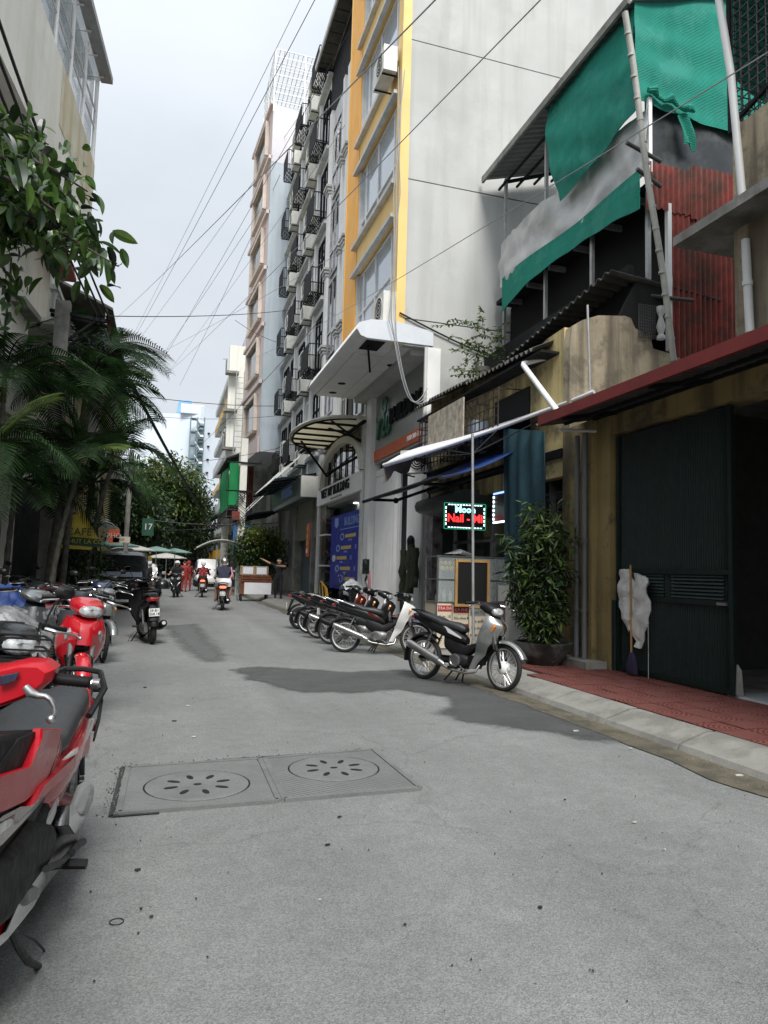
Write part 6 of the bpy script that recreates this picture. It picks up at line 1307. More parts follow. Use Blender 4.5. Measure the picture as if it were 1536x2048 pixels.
    if c.get('cowlbadge'):
        m = MB(); m.loft([((.465, .03, 1.055), (.02, .0, -.01), (0, .05, 0)), ((.469, .03, 1.058), (.02, 0, -.01), (0, .05, 0))], 8, 1.6); tf(m); P(m, 'badge', K['navy'], ho)
    return root
def put(root, x, y, head, lean=0, s=1.0, z=0):
    """head: direction the front points to, degrees from +X counter-clockwise"""
    root.matrix_basis = Matrix.Translation((x, y, z)) @ Matrix.Rotation(R(head), 4, 'Z') @ Matrix.Rotation(R(-lean), 4, 'X') @ Matrix.Scale(s, 4); return root
def put2(root, rear, front, lean=0, s=None, wb=1.24):
    """place by the two tyre contact points"""
    a = Vv((*rear, 0)); b = Vv((*front, 0)); d = b-a; s = s or d.length/wb; m = (a+b)/2
    return put(root, m.x, m.y, math.degrees(math.atan2(d.y, d.x)), lean, s)
# --- right-hand row
RG = 'motorbikes parked in a row along the right kerb'
put2(underbone('silver grey step-through motorbike with spoked wheels and black seat, nearest the potted tree', dict(body=K['silverp'], stripe=K['whitep'], fender=K['silverp'], fender2=K['black'], drum=1, steer=-.18, plate=None, tailc=K['black'], body2=K['black'], brighteng=0, darkfork=0, nose=K['silverp'], mirrors=0, cowl=K['black'], darkrail=1), RG), (3.37, 8.98), (3.99, 7.90), 5)
put2(underbone('black step-through motorbike with white leg shield and chrome chain case', dict(body=K['blackp'], shield=K['whitep'], cub=1, brighteng=1, fender=K['navy'], rfender=K['black'], steer=.3, mirrors=0, tailc=K['blackp'], stripe=K['darkred'], rack=0), RG), (3.06, 12.05), (4.15, 11.45), 5)
put2(underbone('black motorbike with maroon front fender and black muffler behind the white shielded one', dict(body=K['blackp'], body2=K['black'], fender=K['darkred'], mirrors=0, plate=('29-K1', '062.37'), steer=-.3, stripe=K['chromew'], darkrim=1, blackmuf=1), RG), (3.12, 13.35), (4.2, 12.75), 5)
put2(underbone('black motorbike with white tail stripe and chrome muffler third beyond', dict(body=K['blackp'], stripe=K['whitep'], steer=.2, rfender=K['black'], rack=1, darkrim=1), RG), (3.12, 14.5), (4.25, 13.95), 5)
put2(underbone('dark motorbike with grey muffler, fourth beyond the white shielded one', dict(body=K['blackp'], body2=K['black'], steer=-.2, fender=K['black'], shield=K['darkred'], stripe=K['engine'], blackmuf=1, mirrors=0), RG), (3.14, 15.6), (4.3, 15.1), 5)
put2(scooter('black scooter at the far end of the right hand row with raised windshield', dict(body=K['blackp'], body2=K['black'], steer=.3), RG), (3.16, 16.75), (4.35, 16.4), 5)
helmet_at((4.0, 11.6, .62), K['navy'], 'dark blue helmet hung on the white shielded motorbike', rz=1.8)
ws = thing('plastic_cover', 'clear crumpled plastic sheet draped over the handlebars at the far end of the right row', 'cover', (4.2, 15.9, 1.1))
K['film'] = pm('clear_plastic_film', (.55, .57, .57), .25, var=.3, vs=6, alpha=.75, spec=.8)
MB().sheet(lambda u, v: (3.95+.5*u, 15.6+.6*v, 1.22-.35*abs(u-.45)**1.3-.25*abs(v-.5)+.04*noise.noise((u*9, v*9, 1))), 14, 14, .004).build('sheet', K['film'], ws)
# --- left-hand side
LG = 'motorbikes parked along the left side'
near = scooter('glossy red scooter with grey black seat and chrome guards, nearest at the left edge', dict(nosig=1, body=K['redp'], body2=K['blackp'], stripe=K['whitep'], fender=K['redp'], cowl=K['redo'], mirrors=0, chromemuf=1, darklens=1, cowlbadge=1, steer=.12, plate=('29-D1', '447.02')), LG)
near.matrix_basis = Matrix.Translation((-.585, 2.72, 0)) @ Matrix.Rotation(R(261), 4, 'Z') @ Matrix.Rotation(R(-5), 4, 'X') @ Matrix.Diagonal((1.12, 1.04, .97, 1))
def nearpart(mb, name, mat, par=None): return mb.build(name, mat, par or near, local=True)
for o_ in [o_ for o_ in near.children if o_.name.split('.')[0] in ('front_apron', 'headlight', 'inner_shield', 'fly_screen', 'side_stand', 'turn_signal', 'handlebar_cowl', 'handlebar')]:
    for q_ in list(o_.children): bpy.data.objects.remove(q_)
    bpy.data.objects.remove(o_)
bpy.context.view_layer.update()
def pad(px, X, th, name, mat, puff=.014, ax=0, k=.14):
    """a moulded body panel: outline measured on the bike's flank, with depth and a domed face"""
    P_ = [at(x, y, ax, X) for x, y in px]; c = sum(P_, Vector())/len(P_); off = Vector((1, 0, 0)) if ax == 0 else Vector((0, -1, 0)); n = len(P_); vs = []
    for d, kk in ((-th, 0), (0, 0), (puff*.7, k*.5), (puff, k)): vs += [p.lerp(c, kk)+off*d for p in P_]
    inv = near.matrix_basis.inverted(); m = MB().add([inv @ v for v in vs], [(r*n+i, r*n+(i+1) % n, (r+1)*n+(i+1) % n, (r+1)*n+i) for r in range(3) for i in range(n)]+[tuple(range(n-1, -1, -1)), tuple(3*n+i for i in range(n))])
    return m.build(name, mat, near, local=True, ang=28, recalc=True)
pad([(60, 1460), (119, 1457), (116, 1500), (90, 1590), (40, 1700), (0, 1760), (-120, 1700), (-120, 1500)], -.345, .10, 'front_body', K['nblack'])
pad([(81, 1457), (119, 1457), (114, 1484), (110, 1511), (85, 1569), (45, 1605), (0, 1626), (-90, 1650), (-90, 1590), (0, 1552), (54, 1534), (79, 1475)], -.315, .02, 'front_apron', K['nred'], .008, k=.05)
pad([(122, 1460), (124, 1480), (119, 1520), (97, 1585), (57, 1632), (0, 1692), (-60, 1740), (-60, 1690), (0, 1634), (47, 1610), (88, 1572), (112, 1512), (118, 1484)], -.325, .02, 'apron_edge_shade', K['darkred'], .004, k=.03)  # darker red band paints the shading along the apron's lower edge
pad([(-90, 1560), (0, 1525), (36, 1478), (74, 1461), (77, 1475), (52, 1533), (0, 1550), (-90, 1587)], -.33, .015, 'smoked_screen', K['nblack'], .003, k=.03)
pad([(0, 1645), (30, 1628), (22, 1650), (0, 1668), (-40, 1700), (-40, 1660)], -.312, .02, 'headlight', K['lens'], .004)
pad([(98, 1592), (150, 1562), (168, 1552), (160, 1580), (135, 1625), (118, 1690), (95, 1722), (60, 1680), (60, 1640)], -.36, .05, 'engine_cover', K['nblack'])
pad([(195, 1440), (188, 1470), (172, 1505), (140, 1543), (85, 1592), (60, 1612), (80, 1575), (135, 1525), (165, 1495), (184, 1455)], -.30, .03, 'side_stripe', K['nred'], .006, k=.03)
pad([(193, 1437), (182, 1462), (166, 1494), (150, 1509), (130, 1520), (152, 1499), (172, 1470), (186, 1437)], -.293, .012, 'white_trim', K['whitep'], .003, k=.02)
pad([(58, 1641), (105, 1650), (110, 1668), (94, 1722), (50, 1780), (0, 1852), (-70, 1900), (-70, 1750), (0, 1718)], -.325, .03, 'lower_fairing', K['nblack'], .02, k=.2)
pad([(94, 1727), (90, 1762), (60, 1815), (30, 1852), (0, 1888), (-70, 1950), (-70, 1915), (0, 1868), (38, 1783), (70, 1742)], -.34, .02, 'chrome_guard', K['chrome'], .012, k=.1)
pad([(60, 1768), (74, 1776), (70, 1798), (50, 1812), (38, 1800), (44, 1778)], -.325, .01, 'crankcase_cover', K['engine'], .012, k=.3)
pad([(154, 1572), (172, 1560), (186, 1568), (183, 1598), (165, 1640), (150, 1668), (138, 1650), (140, 1610)], -.285, .05, 'muffler', K['chrome'], .02, k=.3)
pad([(0, 1334), (50, 1323), (92, 1324), (112, 1338), (104, 1362), (78, 1384), (40, 1400), (0, 1414), (-120, 1420), (-120, 1340)], 2.36, .10, 'handlebar_cowl', K['nred'], .03, ax=1, k=.22)
pad([(0, 1352), (40, 1344), (30, 1362), (0, 1372)], 2.31, .01, 'badge', K['navy'], .003, ax=1)
def nt_(pts, r, name, mat, X=-.3, ax=0, par=None, n=8): inv = near.matrix_basis.inverted(); return MB().tube([inv @ at(x, y, ax, X) for x, y in pts], r, n).build(name, mat, par or near, local=True)
hb_ = nt_([(-150, 1385), (0, 1362), (60, 1362), (105, 1357), (192, 1366)], .011, 'handlebar', K['chrome'], 2.42, 1)
ga, ge = (106, 1357), (182, 1365); ng_ = 18
nt_([(ga[0]+(ge[0]-ga[0])*i/ng_, ga[1]+(ge[1]-ga[1])*i/ng_) for i in range(ng_+1)], [.0255]+[.019 if i % 2 else .0172 for i in range(ng_-1)]+[.022], 'grip', K['nblack'], 2.42, 1, hb_, 16)
nt_([(184, 1365), (198, 1367)], [.013, .016], 'bar_end', K['engine'], 2.42, 1, hb_, 12)
nt_([(58, 1366), (100, 1361)], [.022, .026], 'switch_housing', K['nblack'], 2.40, 1, hb_, 12)
lv_ = nt_([(50, 1372), (62, 1386), (76, 1391), (90, 1392), (101, 1399), (108, 1412), (109, 1424), (103, 1434)], [.010, .014, .010, .008, .008, .0075, .007, .006], 'clutch_lever', K['metal'], 2.30, 1, hb_, 10)
inv_ = near.matrix_basis.inverted(); MB().ball(inv_ @ at(102, 1438, 1, 2.30), .014, 14, 10).build('lever_ball', K['metal'], lv_ if False else near, local=True)
nt_([(92, 1738), (125, 1722), (146, 1702)], .011, 'foot_peg', K['black'], -.29); nt_([(142, 1706), (152, 1692), (166, 1683)], .016, 'foot_peg_rubber', K['black'], -.28)
nt_([(20, 1850), (38, 1895), (58, 1924), (78, 1934), (97, 1932)], .012, 'side_stand', K['black'], -.345); nt_([(48, 1868), (70, 1880), (88, 1900), (92, 1930)], .004, 'stand_wire', K['wire'], -.34)
nt_([(200, 1372), (203, 1400), (197, 1440), (186, 1480)], .009, 'tail_trim', K['black'], -.285)
wv = underbone('glossy red step-through motorbike with large headlight facing the camera', dict(body=K['redp'], shield=K['redp'], body2=K['black'], steer=.25, mirrors=0, clearsig=1, stripe=K['whitep'], cowl=K['redp']), LG)
put(wv, -.84, 7.35, 283, 6, 1.05)
m3 = underbone('black motorbike with round mirrors between the two red ones', dict(body=K['blackp'], body2=K['black'], steer=.3, mirrors=1, basket=1), LG); put(m3, -.98, 4.9, 285, 5)
m4 = scooter('dark grey scooter with long flat seat behind the crumpled silver covers', dict(body=K['navy'], body2=K['black'], mirrors=0), LG); put(m4, -1.65, 5.6, 150, 5)
m5 = scooter('black scooter parked rear outwards showing its white number plate and helmet', dict(body=K['blackp'], body2=K['black'], mirrors=1, steer=.2, plate=('29-B1', '358.18')), LG); put2(m5, (-.12, 13.55), (-.32, 14.85), 4, 1.05)
m6 = underbone('black motorbike parked just in front of the plated scooter', dict(body=K['blackp'], body2=K['black'], mirrors=1, steer=-.3), LG); put(m6, -1.0, 10.9, 262, 5)
helmet_at((.0, 14.35, 1.02), K['blackp'], 'black helmet hung on the mirror of the plated scooter')
rL = random.Random(21)
cfg = [('underbone', K['blackp'], -1.75, 7.6, 250, 'black motorbike tucked behind the red headlight bike'), ('scooter', K['silverp'], -1.5, 8.7, 285, 'silver scooter beyond the red headlight bike'), ('underbone', K['navy'], -2.1, 9.4, 240, 'dark blue motorbike under the palm stems'), ('scooter', K['blackp'], -1.1, 9.2, 275, 'black scooter third beyond the red headlight bike'), ('underbone', K['darkred'], -1.6, 10.5, 280, 'maroon motorbike behind the dark blue one'), ('scooter', K['blackp'], -2.3, 11.2, 250, 'black scooter beside the palm trunks'), ('underbone', K['silverp'], -1.05, 11.6, 290, 'grey motorbike in front of the plated scooter'), ('underbone', K['blackp'], -1.85, 12.6, 262, 'black motorbike halfway along the left row'), ('scooter', K['navy'], -1.1, 13.2, 280, 'dark blue scooter left of the plated scooter'), ('underbone', K['darkred'], -1.9, 14.4, 265, 'maroon motorbike far along the left row'), ('scooter', K['blackp'], -2.6, 15.3, 250, 'black scooter at the foot of the utility pole'), ('underbone', K['blackp'], -1.2, 15.9, 275, 'black motorbike last of the left row before the dark car'), ('scooter', K['silverp'], -2.6, 7.4, 240, 'silver scooter deep under the overhanging leaves')]
for kd, col, x, y, hd, lab in cfg:
    o = dict(body=col, mirrors=rL.random() > .7, blackmuf=1, steer=rL.uniform(-.4, .4), levers=1)
    put((underbone if kd == 'underbone' else scooter)(lab, o, LG), x, y, hd+rL.uniform(-8, 8), 5, rL.uniform(.98, 1.05))
# draped covers
def drape(name, label, mat, x0, x1, y0, y1, zt, zs, seed, th=.006):
    def f(u, v):
        x = x0+(x1-x0)*u; y = y0+(y1-y0)*v; e = min(u, 1-u, v, 1-v)
        return (x+.03*noise.noise((u*7, v*7, seed)), y+.04*noise.noise((u*6, v*6, seed+5)), zt-zs*(1-min(1, e*3.2))**1.3+.13*noise.noise((u*3, v*3, seed))+.05*noise.noise((u*11, v*11, seed))+.02*noise.noise((u*25, v*25, seed)))
    tag(MB().sheet(f, 40, 40, th).build(name, mat), label, 'cover', 'sheets thrown over the parked motorbikes')
K['crump'] = pm('crumpled_silver_film', (.46, .47, .47), .3, .35, var=.3, vs=8, bump=.7, bs=9)
drape('plastic_cover', 'crumpled silver white plastic cover thrown over the motorbikes left of the headlight', K['crump'], -2.3, -.95, 6.3, 7.6, 1.0, .35, 3)
drape('plastic_cover', 'white plastic cover draped over the handlebars above the near red scooter', K['crump'], -1.35, -.72, 4.55, 5.5, .98, .25, 8)
drape('plastic_cover', 'blue tarpaulin folded over a motorbike behind the silver cover', K['tarp_b'], -2.2, -1.4, 8.9, 10.0, 1.08, .35, 12)
# ================================================================== left side
LA = math.atan2(math.sin(R(5.5)), math.cos(R(5.5)))
def LP(s, d, z):            # along the left facade (s metres from its near end), d metres out towards the street
    o = Vector((-4.62, 0, 0)); a = Vector((math.sin(R(5.5)), math.cos(R(5.5)), 0)); n_ = Vector((a.y, -a.x, 0)); return o+a*s+n_*d+Vector((0, 0, z))
def lbox(mb, s0, s1, d0, d1, z0, z1): return mb.prism([LP(s0, d0, z0), LP(s1, d0, z0), LP(s1, d1, z0), LP(s0, d1, z0)], (0, 0, z1-z0))
L1 = thing('cream_building', 'cream rendered building with overhanging upper floor and glazed rooftop gallery', 'building', LP(10, 0, 0))
SE = 16.6
lbox(MB(), -4, SE, -6, 0, 4.3, 8.2).build('wall', K['cream'], L1, smooth=False)
lbox(MB(), -4, SE, -6, 0, 3.72, 4.1).build('lintel', K['cream'], L1, smooth=False)
lbox(lbox(MB(), -4, SE+.1, -6, .16, 4.1, 4.2), -4, SE+.18, -6, .26, 4.2, 4.3).build('cornice', K['cream'], L1, smooth=False)
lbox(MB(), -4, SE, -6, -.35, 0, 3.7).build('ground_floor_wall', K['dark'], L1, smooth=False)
lbox(lbox(MB(), SE-.5, SE, -.3, 0, 0, 3.7), 8, 8.4, -.3, 0, 0, 3.7).build('pier', K['cream'], L1, smooth=False)
lbox(MB(), 12.6, 16.2, .0, .03, 5.9, 7.9).build('wall_recess', K['cream'], L1, smooth=False)
lbox(MB(), 15.2, 16.4, .0, .3, 6.5, 6.62).build('small_ledge', K['concrete'], L1, smooth=False)
MB().prism([LP(4, .0, 8.2), LP(SE, .0, 8.2), LP(SE, 0, 10.4), LP(12.6, 0, 10.4), LP(12.6, 0, 12.1), LP(4, 0, 12.1)], tuple(LP(0, -5, 0)-LP(0, 0, 0))).build('upper_wall', K['cream'], L1, smooth=False)
d1 = 1.12
MB().prism([LP(9.0, d1, 8.35), LP(SE, d1, 8.35), LP(SE, d1, 10.25), LP(14.5, d1, 10.45), LP(10.9, d1, 10.45), LP(10.9, d1, 12.2), LP(9.0, d1, 12.2)], tuple(LP(0, -1.1, 0)-LP(0, 0, 0))).build('overhang', K['cream'], L1, smooth=False)
lbox(MB(), 8.9, 10.95, .0, d1+.12, 10.5, 10.62).build('ledge', K['cream'], L1, smooth=False)
st_ = pm('rust_streaked_edge', (.70, .67, .54), .85, var=.1, streak=.6, scol=(.5, .38, .16))
MB().prism([LP(13.6, d1+.004, 9.3), LP(SE-.01, d1+.004, 9.2), LP(SE-.01, d1+.004, 10.24), LP(14.5, d1+.004, 10.44), LP(13.6, d1+.004, 10.44)], tuple(LP(0, .004, 0)-LP(0, 0, 0))).build('streaked_panel', st_, L1, smooth=False)
K['gal'] = pm('gallery_glass', (.42, .50, .53), .1, var=.1, spec=.8, alpha=.55)
ev_ = at(198, 182, 0, LP(SE, 1.3, 0).x)
zt7 = 12.3
for q in range(5):
    s0 = 10.95+q*1.13; lbox(MB(), s0+.04, s0+1.07, d1-.12, d1-.1, 10.5, zt7-.08).build('glass_pane', K['gal'], L1, smooth=False)
    MB().tube([LP(s0, d1-.05, 10.4), LP(s0, d1-.05, zt7)], .035, 8).build('gallery_post', K['whitec'], L1)
MB().tube([LP(SE, d1-.05, 10.2), LP(SE, d1-.05, zt7)], .045, 8).build('gallery_post', K['whitec'], L1)
for z_ in (11.1, 11.5): MB().tube([LP(10.9, d1-.05, z_), LP(SE, d1-.05, z_)], .02, 6).build('rail', K['whitec'], L1)
for q in range(9): MB().beam(LP(10.9+q*.7, -1, zt7-.03), LP(10.9+q*.7, d1+.1, zt7-.03), .03).build('roof_slat', K['whitec'], L1, smooth=False)
lbox(MB(), 9, SE+.15, d1+.0, d1+.25, zt7, zt7+.14).build('roof_gutter', K['steel'], L1, smooth=False)
lbox(MB(), 9, SE+.1, -3, -1.2, 10.5, zt7+.1).build('gallery_back', K['lilac'], L1, smooth=False)
lbox(MB(), 9, SE+.1, -1.2, d1, zt7, zt7+.04).build('gallery_roof', K['gal'], L1, smooth=False)
rl = MB()
for q in range(24): rl.beam(LP(9.0+q*.13, .5, 7.3), LP(9.0+q*.13, .5, 8.2), .02)
rl.beam(LP(8.9, .5, 8.22), LP(12.1, .5, 8.22), .05).beam(LP(8.9, .5, 7.3), LP(12.1, .5, 7.3), .04); rl.build('balcony_railing', K['dark'], L1, smooth=False)
lbox(MB(), 8.5, 12.1, 0, .55, 7.1, 7.28).build('balcony_slab', K['cream'], L1, smooth=False)
# houses further along on the left
LH = thing('balcony_house', 'narrow house with tiled roof and white balustraded balcony behind the pole', 'house', (-4, 21, 0))
MB().bb(-9, -3.5, 17.5, 24, 0, 9.8).build('wall', K['cream'], LH, smooth=False)
MB().prism([(-9, 17.4, 9.6), (-2.85, 17.4, 9.6), (-2.85, 22, 9.6), (-9, 22, 9.6)], (0, 0, .12)).prism([(-2.9, 17.4, 9.72), (-4.5, 17.4, 10.6), (-9, 17.4, 10.6), (-9, 17.4, 9.72)], (0, 4.6, 0)).build('roof', pm('red_roof_tile', (.24, .06, .04), .8, var=.2, vs=6), LH, smooth=False)
MB().bb(-3.5, -2.7, 17.6, 23, 6.9, 7.05).build('balcony_floor', K['cream'], LH, smooth=False)
for q in range(15): MB().lathe([(.05, 0), (.07, .2), (.03, .45), (.06, .62), (.06, .7)], Matrix.Translation((-2.75, 17.8+q*.36, 7.05)), 8).build('baluster', K['white'], LH)
MB().bb(-2.85, -2.65, 17.6, 23, 7.75, 7.87).build('handrail', K['white'], LH, smooth=False)
MB().tube([(-2.9, 18.3, 7), (-2.9, 18.3, 9.6)], .06, 8).build('post', K['pvcw'], LH)
LK = thing('awning_house', 'shabby house with dark sheet awning and green net above the palms', 'house', (-5, 27, 0))
MB().bb(-10, -3.9, 24.2, 34, 0, 11.5).build('wall', pm('buff_wall', (.58, .54, .40), .85, var=.15, streak=.6), LK, smooth=False)
MB().prism([(-4.0, 24.3, 10.6), (-2.0, 24.3, 9.7), (-2.0, 33, 9.7), (-4.0, 33, 10.6)], (0, 0, .08)).build('awning', K['corr'], LK, smooth=False)
MB().bb(-3.2, -2.1, 24.3, 33, 8.0, 8.15).build('balcony_floor', K['concrete'], LK, smooth=False)
for q in range(8): MB().tube([(-2.2, 24.5+q*1.2, 8.1), (-2.2, 24.5+q*1.2, 9.8)], .04, 6).build('post', K['redpaint'] if q % 2 else K['steel'], LK)
MB().bb(-3.6, -2.2, 33.1, 37, 9.2, 10.9).build('green_net', K['netg'], LK, smooth=False)
for q in range(8):
    w = MB().bb(-3.9, -3.86, 25+(q % 4)*2.2, 26.2+(q % 4)*2.2, 4.2+(q//4)*3, 6+(q//4)*3).build('window', K['glassd'], LK, smooth=False)
LY = thing('yellow_house', 'tall pale yellow house glimpsed between palm fronds', 'house', (-5, 40, 0))
MB().prism([(-10, 34.3, 0), (-3.6, 34.3, 0), (-3.1, 50, 0), (-10, 50, 0)], (0, 0, 12.5)).build('wall', pm('yellow_wall', (.62, .52, .28), .8, var=.1, streak=.4), LY, smooth=False)
MB().bb(-3.6, -3.1, 34.4, 36, 5, 12.7).build('white_pilaster', K['white'], LY, smooth=False)
for q in range(9): w = MB().bb(-3.5, -3.3, 36.6+(q % 3)*3.6, 38+(q % 3)*3.6, 4+(q//3)*3, 6+(q//3)*3).build('window', K['glassd'], LY, smooth=False)
for q in range(3): MB().bb(-3.4, -2.6, 36, 48, 3.4+q*3, 3.55+q*3).build('balcony_slab', K['white'], LY, smooth=False)
LD = thing('dark_shopfront', 'dark cluttered shop fronts in shade under the palms', 'shop', (-4, 25, 0))
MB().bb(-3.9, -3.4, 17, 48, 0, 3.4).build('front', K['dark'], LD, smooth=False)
# utility pole with cross arm and cable coils
up_ = thing('utility_pole', 'square concrete utility pole with steel cross arm and tangled cable coils', 'utility pole', (-2.45, 17, 0))
MB().prism([(-2.6, 16.85, 0), (-2.3, 16.85, 0), (-2.3, 17.15, 0), (-2.6, 17.15, 0)], (.02, 0, 7.25)).build('shaft', K['concrete'], up_, smooth=False)
za = at(150, 632, 1, 17).z
MB().beam((-2.7, 16.95, za+.05), (-1.5, 16.95, za-.06), .07).beam((-2.7, 17.1, za+.0), (-1.5, 17.1, za-.12), .07).build('cross_arm', K['dark'], up_, smooth=False)
MB().beam((-2.45, 16.9, za-.75), (-1.75, 16.9, za-.1), .05).beam((-2.45, 17.1, za-.8), (-1.7, 17.1, za-.15), .05).beam((-2.7, 16.95, za-.72), (-2.2, 16.95, za-.76), .06).build('brace', K['dark'], up_, smooth=False)
rp = random.Random(9)
for q in range(9):
    c_ = Vector((-1.95+rp.uniform(-.3, .45), 17, za-.45-rp.random()*.45)); r_ = rp.uniform(.12, .36); a0 = rp.random()*6
    MB().tube([c_+Vector((math.cos(a0+i*.5)*r_*(.7+.3*math.sin(i)), rp.uniform(-.1, .1), math.sin(a0+i*.5)*r_)) for i in range(14)], .012, 5).build('cable_coil', K['wire'], up_)
m_ = MB()
for x_ in (-1.75, -1.6, -1.5): m_.lathe([(.03, 0), (.05, .03), (.03, .06), (.05, .09), (.02, .12)], Matrix.Translation((x_, 17, za-.02)), 10)
for x_ in (-1.75, -1.62, -1.5): MB().lathe([(.03, 0), (.05, .03), (.03, .06), (.05, .09), (.02, .12)], Matrix.Translation((x_, 17, za-.02)), 10).build('insulator', K['dark'], up_)
# ------------------------------------------------ wires
def wire(a, b, sag, r, mat, label, group, n=16):
    a = Vector(a); b = Vector(b); tag(MB().tube([a.lerp(b, i/n)-Vector((0, 0, 4*sag*(i/n)*(1-i/n))) for i in range(n+1)], r, 5).build('overhead_wire', mat), label, 'wire', group)
for i in range(3): wire((-1.75+.13*i, 17, za+.1), (-2.7+.12*i, 3, 8.0+.1*i), .3, .022, K['wire'], 'thick black power cable rising from the cross arm towards the upper left', 'thick power cables')
WG = 'thin wires strung across the sky'; WL = 'thin wire strung across the sky between the buildings'
def pw(x1, y1, d1_, x2, y2, d2_, r=.012, sag=.2):
    a = Vector((0, 0, EYE))+ray(x1, y1)*d1_; b = Vector((0, 0, EYE))+ray(x2, y2)*d2_; wire(a, b, sag, r, K['wireg'] if r < .011 else K['wire'], WL, WG)
for w in [(905, -35, 8, 205, 660, 60, .0108), (1120, -40, 7, 330, 750, 60, .008), (1600, 65, 5, 500, 720, 42, .006), (210, 632, 17.2, 640, 610, 36, .012), (640, -20, 20, 255, 700, 70, .012), (610, -20, 20, 240, 720, 70, .010), (700, 60, 26, 320, 730, 70, .012), (690, 250, 26, 340, 740, 70, .010), (600, 230, 40, 270, 690, 75, .012), (560, 350, 40, 360, 770, 80, .014), (205, 780, 30, 560, 812, 40, .016), (300, 832, 40, 570, 830, 40, .012), (690, 500, 26, 250, 740, 70, .010), (520, 420, 40, 300, 745, 80, .012), (470, 640, 40, 575, 690, 40, .014), (640, 640, 26, 390, 900, 60, .012), (575, 880, 38, 430, 985, 60, .014), (300, 1040, 38, 560, 1045, 40, .025), (320, 1060, 38, 500, 1040, 42, .02), (260, 760, 17.5, 430, 1060, 45, .05), (205, 640, 17.2, 262, 770, 17.5, .035), (300, 930, 30, 580, 890, 40, .012)]: pw(*w)
for q in range(7): 
    a = Vector((-2.5, 16.8, 6.9-q*.14)); wire((-2.55, 16.8, 5.6-.1*q), (-4.2+.1*q, 2.0, 5.2-.02*q), .25+.04*q, .018, K['wire'], 'black cable in the bundle drooping along the cream building', 'cable bundle along the cream building')
tag(MB().tube([LP(15.0+.05*math.sin(z*3), .06, z) for z in [7.3-.35*i for i in range(12)]], .02, 6).build('wall_cable', K['wire']), 'loose black cable hanging down the cream wall', 'cable')
# ------------------------------------------------ near tree branch at upper left
TB = thing('street_tree', 'broad leaved tree reaching in from the left edge over the cream building', 'tree', (-2.75, 5.2, 0))
rt_ = random.Random(17); m_ = MB()
m_.tube([(-2.75, 5.2, 0), (-2.7, 5.2, 1.5), (-2.55, 5.3, 3.0), (-2.3, 5.4, 4.0)], [.16, .13, .10, .07], 12)
ends = []
for tx, ty in [(212, 515), (190, 470), (150, 400), (120, 320), (60, 350), (20, 420), (70, 500), (25, 560), (175, 380), (120, 460), (10, 620), (225, 535), (100, 300), (40, 320), (140, 520), (0, 380), (180, 530), (60, 430), (-60, 450), (-80, 360), (-50, 560), (90, 380), (130, 430), (160, 440), (205, 510), (30, 470), (10, 570)]:
    e = Vector((0, 0, EYE))+ray(tx, ty)*rt_.uniform(5.0, 6.1); s_ = Vector((-2.3, 5.4, 4.0)); pts = [s_.lerp(e, i/6)+Vector((0, rt_.uniform(-.1, .1), .25*math.sin(math.pi*i/6))) for i in range(7)]
    m_.tube(pts, [.035-.029*i/6 for i in range(7)], 6); ends.append(pts)
m_.build('trunk', K['bark'], TB)
K['bl1'] = pm('broad_leaf', (.055, .13, .02), .42, var=.45, vs=5, coat=.3); K['bl2'] = pm('young_broad_leaf', (.09, .17, .03), .45, var=.35, vs=5, coat=.2); translucify(K['bl1'], .3); translucify(K['bl2'], .4); K['bl3'] = pm('dark_broad_leaf', (.018, .05, .014), .45, var=.4, vs=5)
lms = []
for L_, w_ in ((.155, .036), (.12, .032), (.17, .042)):
    q = MB(); 
    nseg = 5
    for s in (-1, 1):
        def lf(u, v, s=s): 
            wv_ = w_*math.sin(math.pi*min(1, .06+u*.94))**.75*(1-.25*u)*v; return (L_*u, s*wv_, -.28*L_*u*u+wv_*.35*(1 if v else 0))
        q.sheet(lf if s > 0 else (lambda u, v: lf(u, 1-v, -1)), 6, 1)
    lms.append(q)
lm = [(q.mesh('leaf', K[k], True, 60)) for k in ('bl1', 'bl2', 'bl3') for q in lms]
stf = MB(); cnt = 0; allm = []
for pts in ends:
    for i in range(88):
        j = rt_.randint(2, 5); p = pts[j].lerp(pts[j+1], rt_.random())+Vector((rt_.gauss(0, .085), rt_.gauss(0, .16), rt_.gauss(0, .075)))
        yaw = rt_.uniform(0, 6.28); pit = rt_.uniform(.0, 1.35); M = Matrix.Translation(p) @ Matrix.Rotation(yaw, 4, 'Z') @ Matrix.Rotation(pit, 4, 'Y') @ Matrix.Rotation(rt_.uniform(-.9, .9), 4, 'X') @ Matrix.Scale(rt_.uniform(.7, 1.15), 4); allm.append((M, p))
rt_.shuffle(allm)
for i, (M, p) in enumerate(allm):
    k = rt_.random(); hi = p.z > 3.6+.0*p.x; mi = (1 if k < (.30 if hi else .12) else 0 if k < .7 else 2)*3+rt_.randint(0, 2)
    if i < 300: o = link('leaf', lm[mi], TB); o.matrix_basis = M; o.matrix_parent_inverse = TB.matrix_basis.inverted()
    else: stf.mat(mi//3); stf.add([M @ Vector(v) for v in lms[mi % 3].v], lms[mi % 3].f)
tag(stf.build('foliage', [K['bl1'], K['bl2'], K['bl3']], TB), kind='stuff')
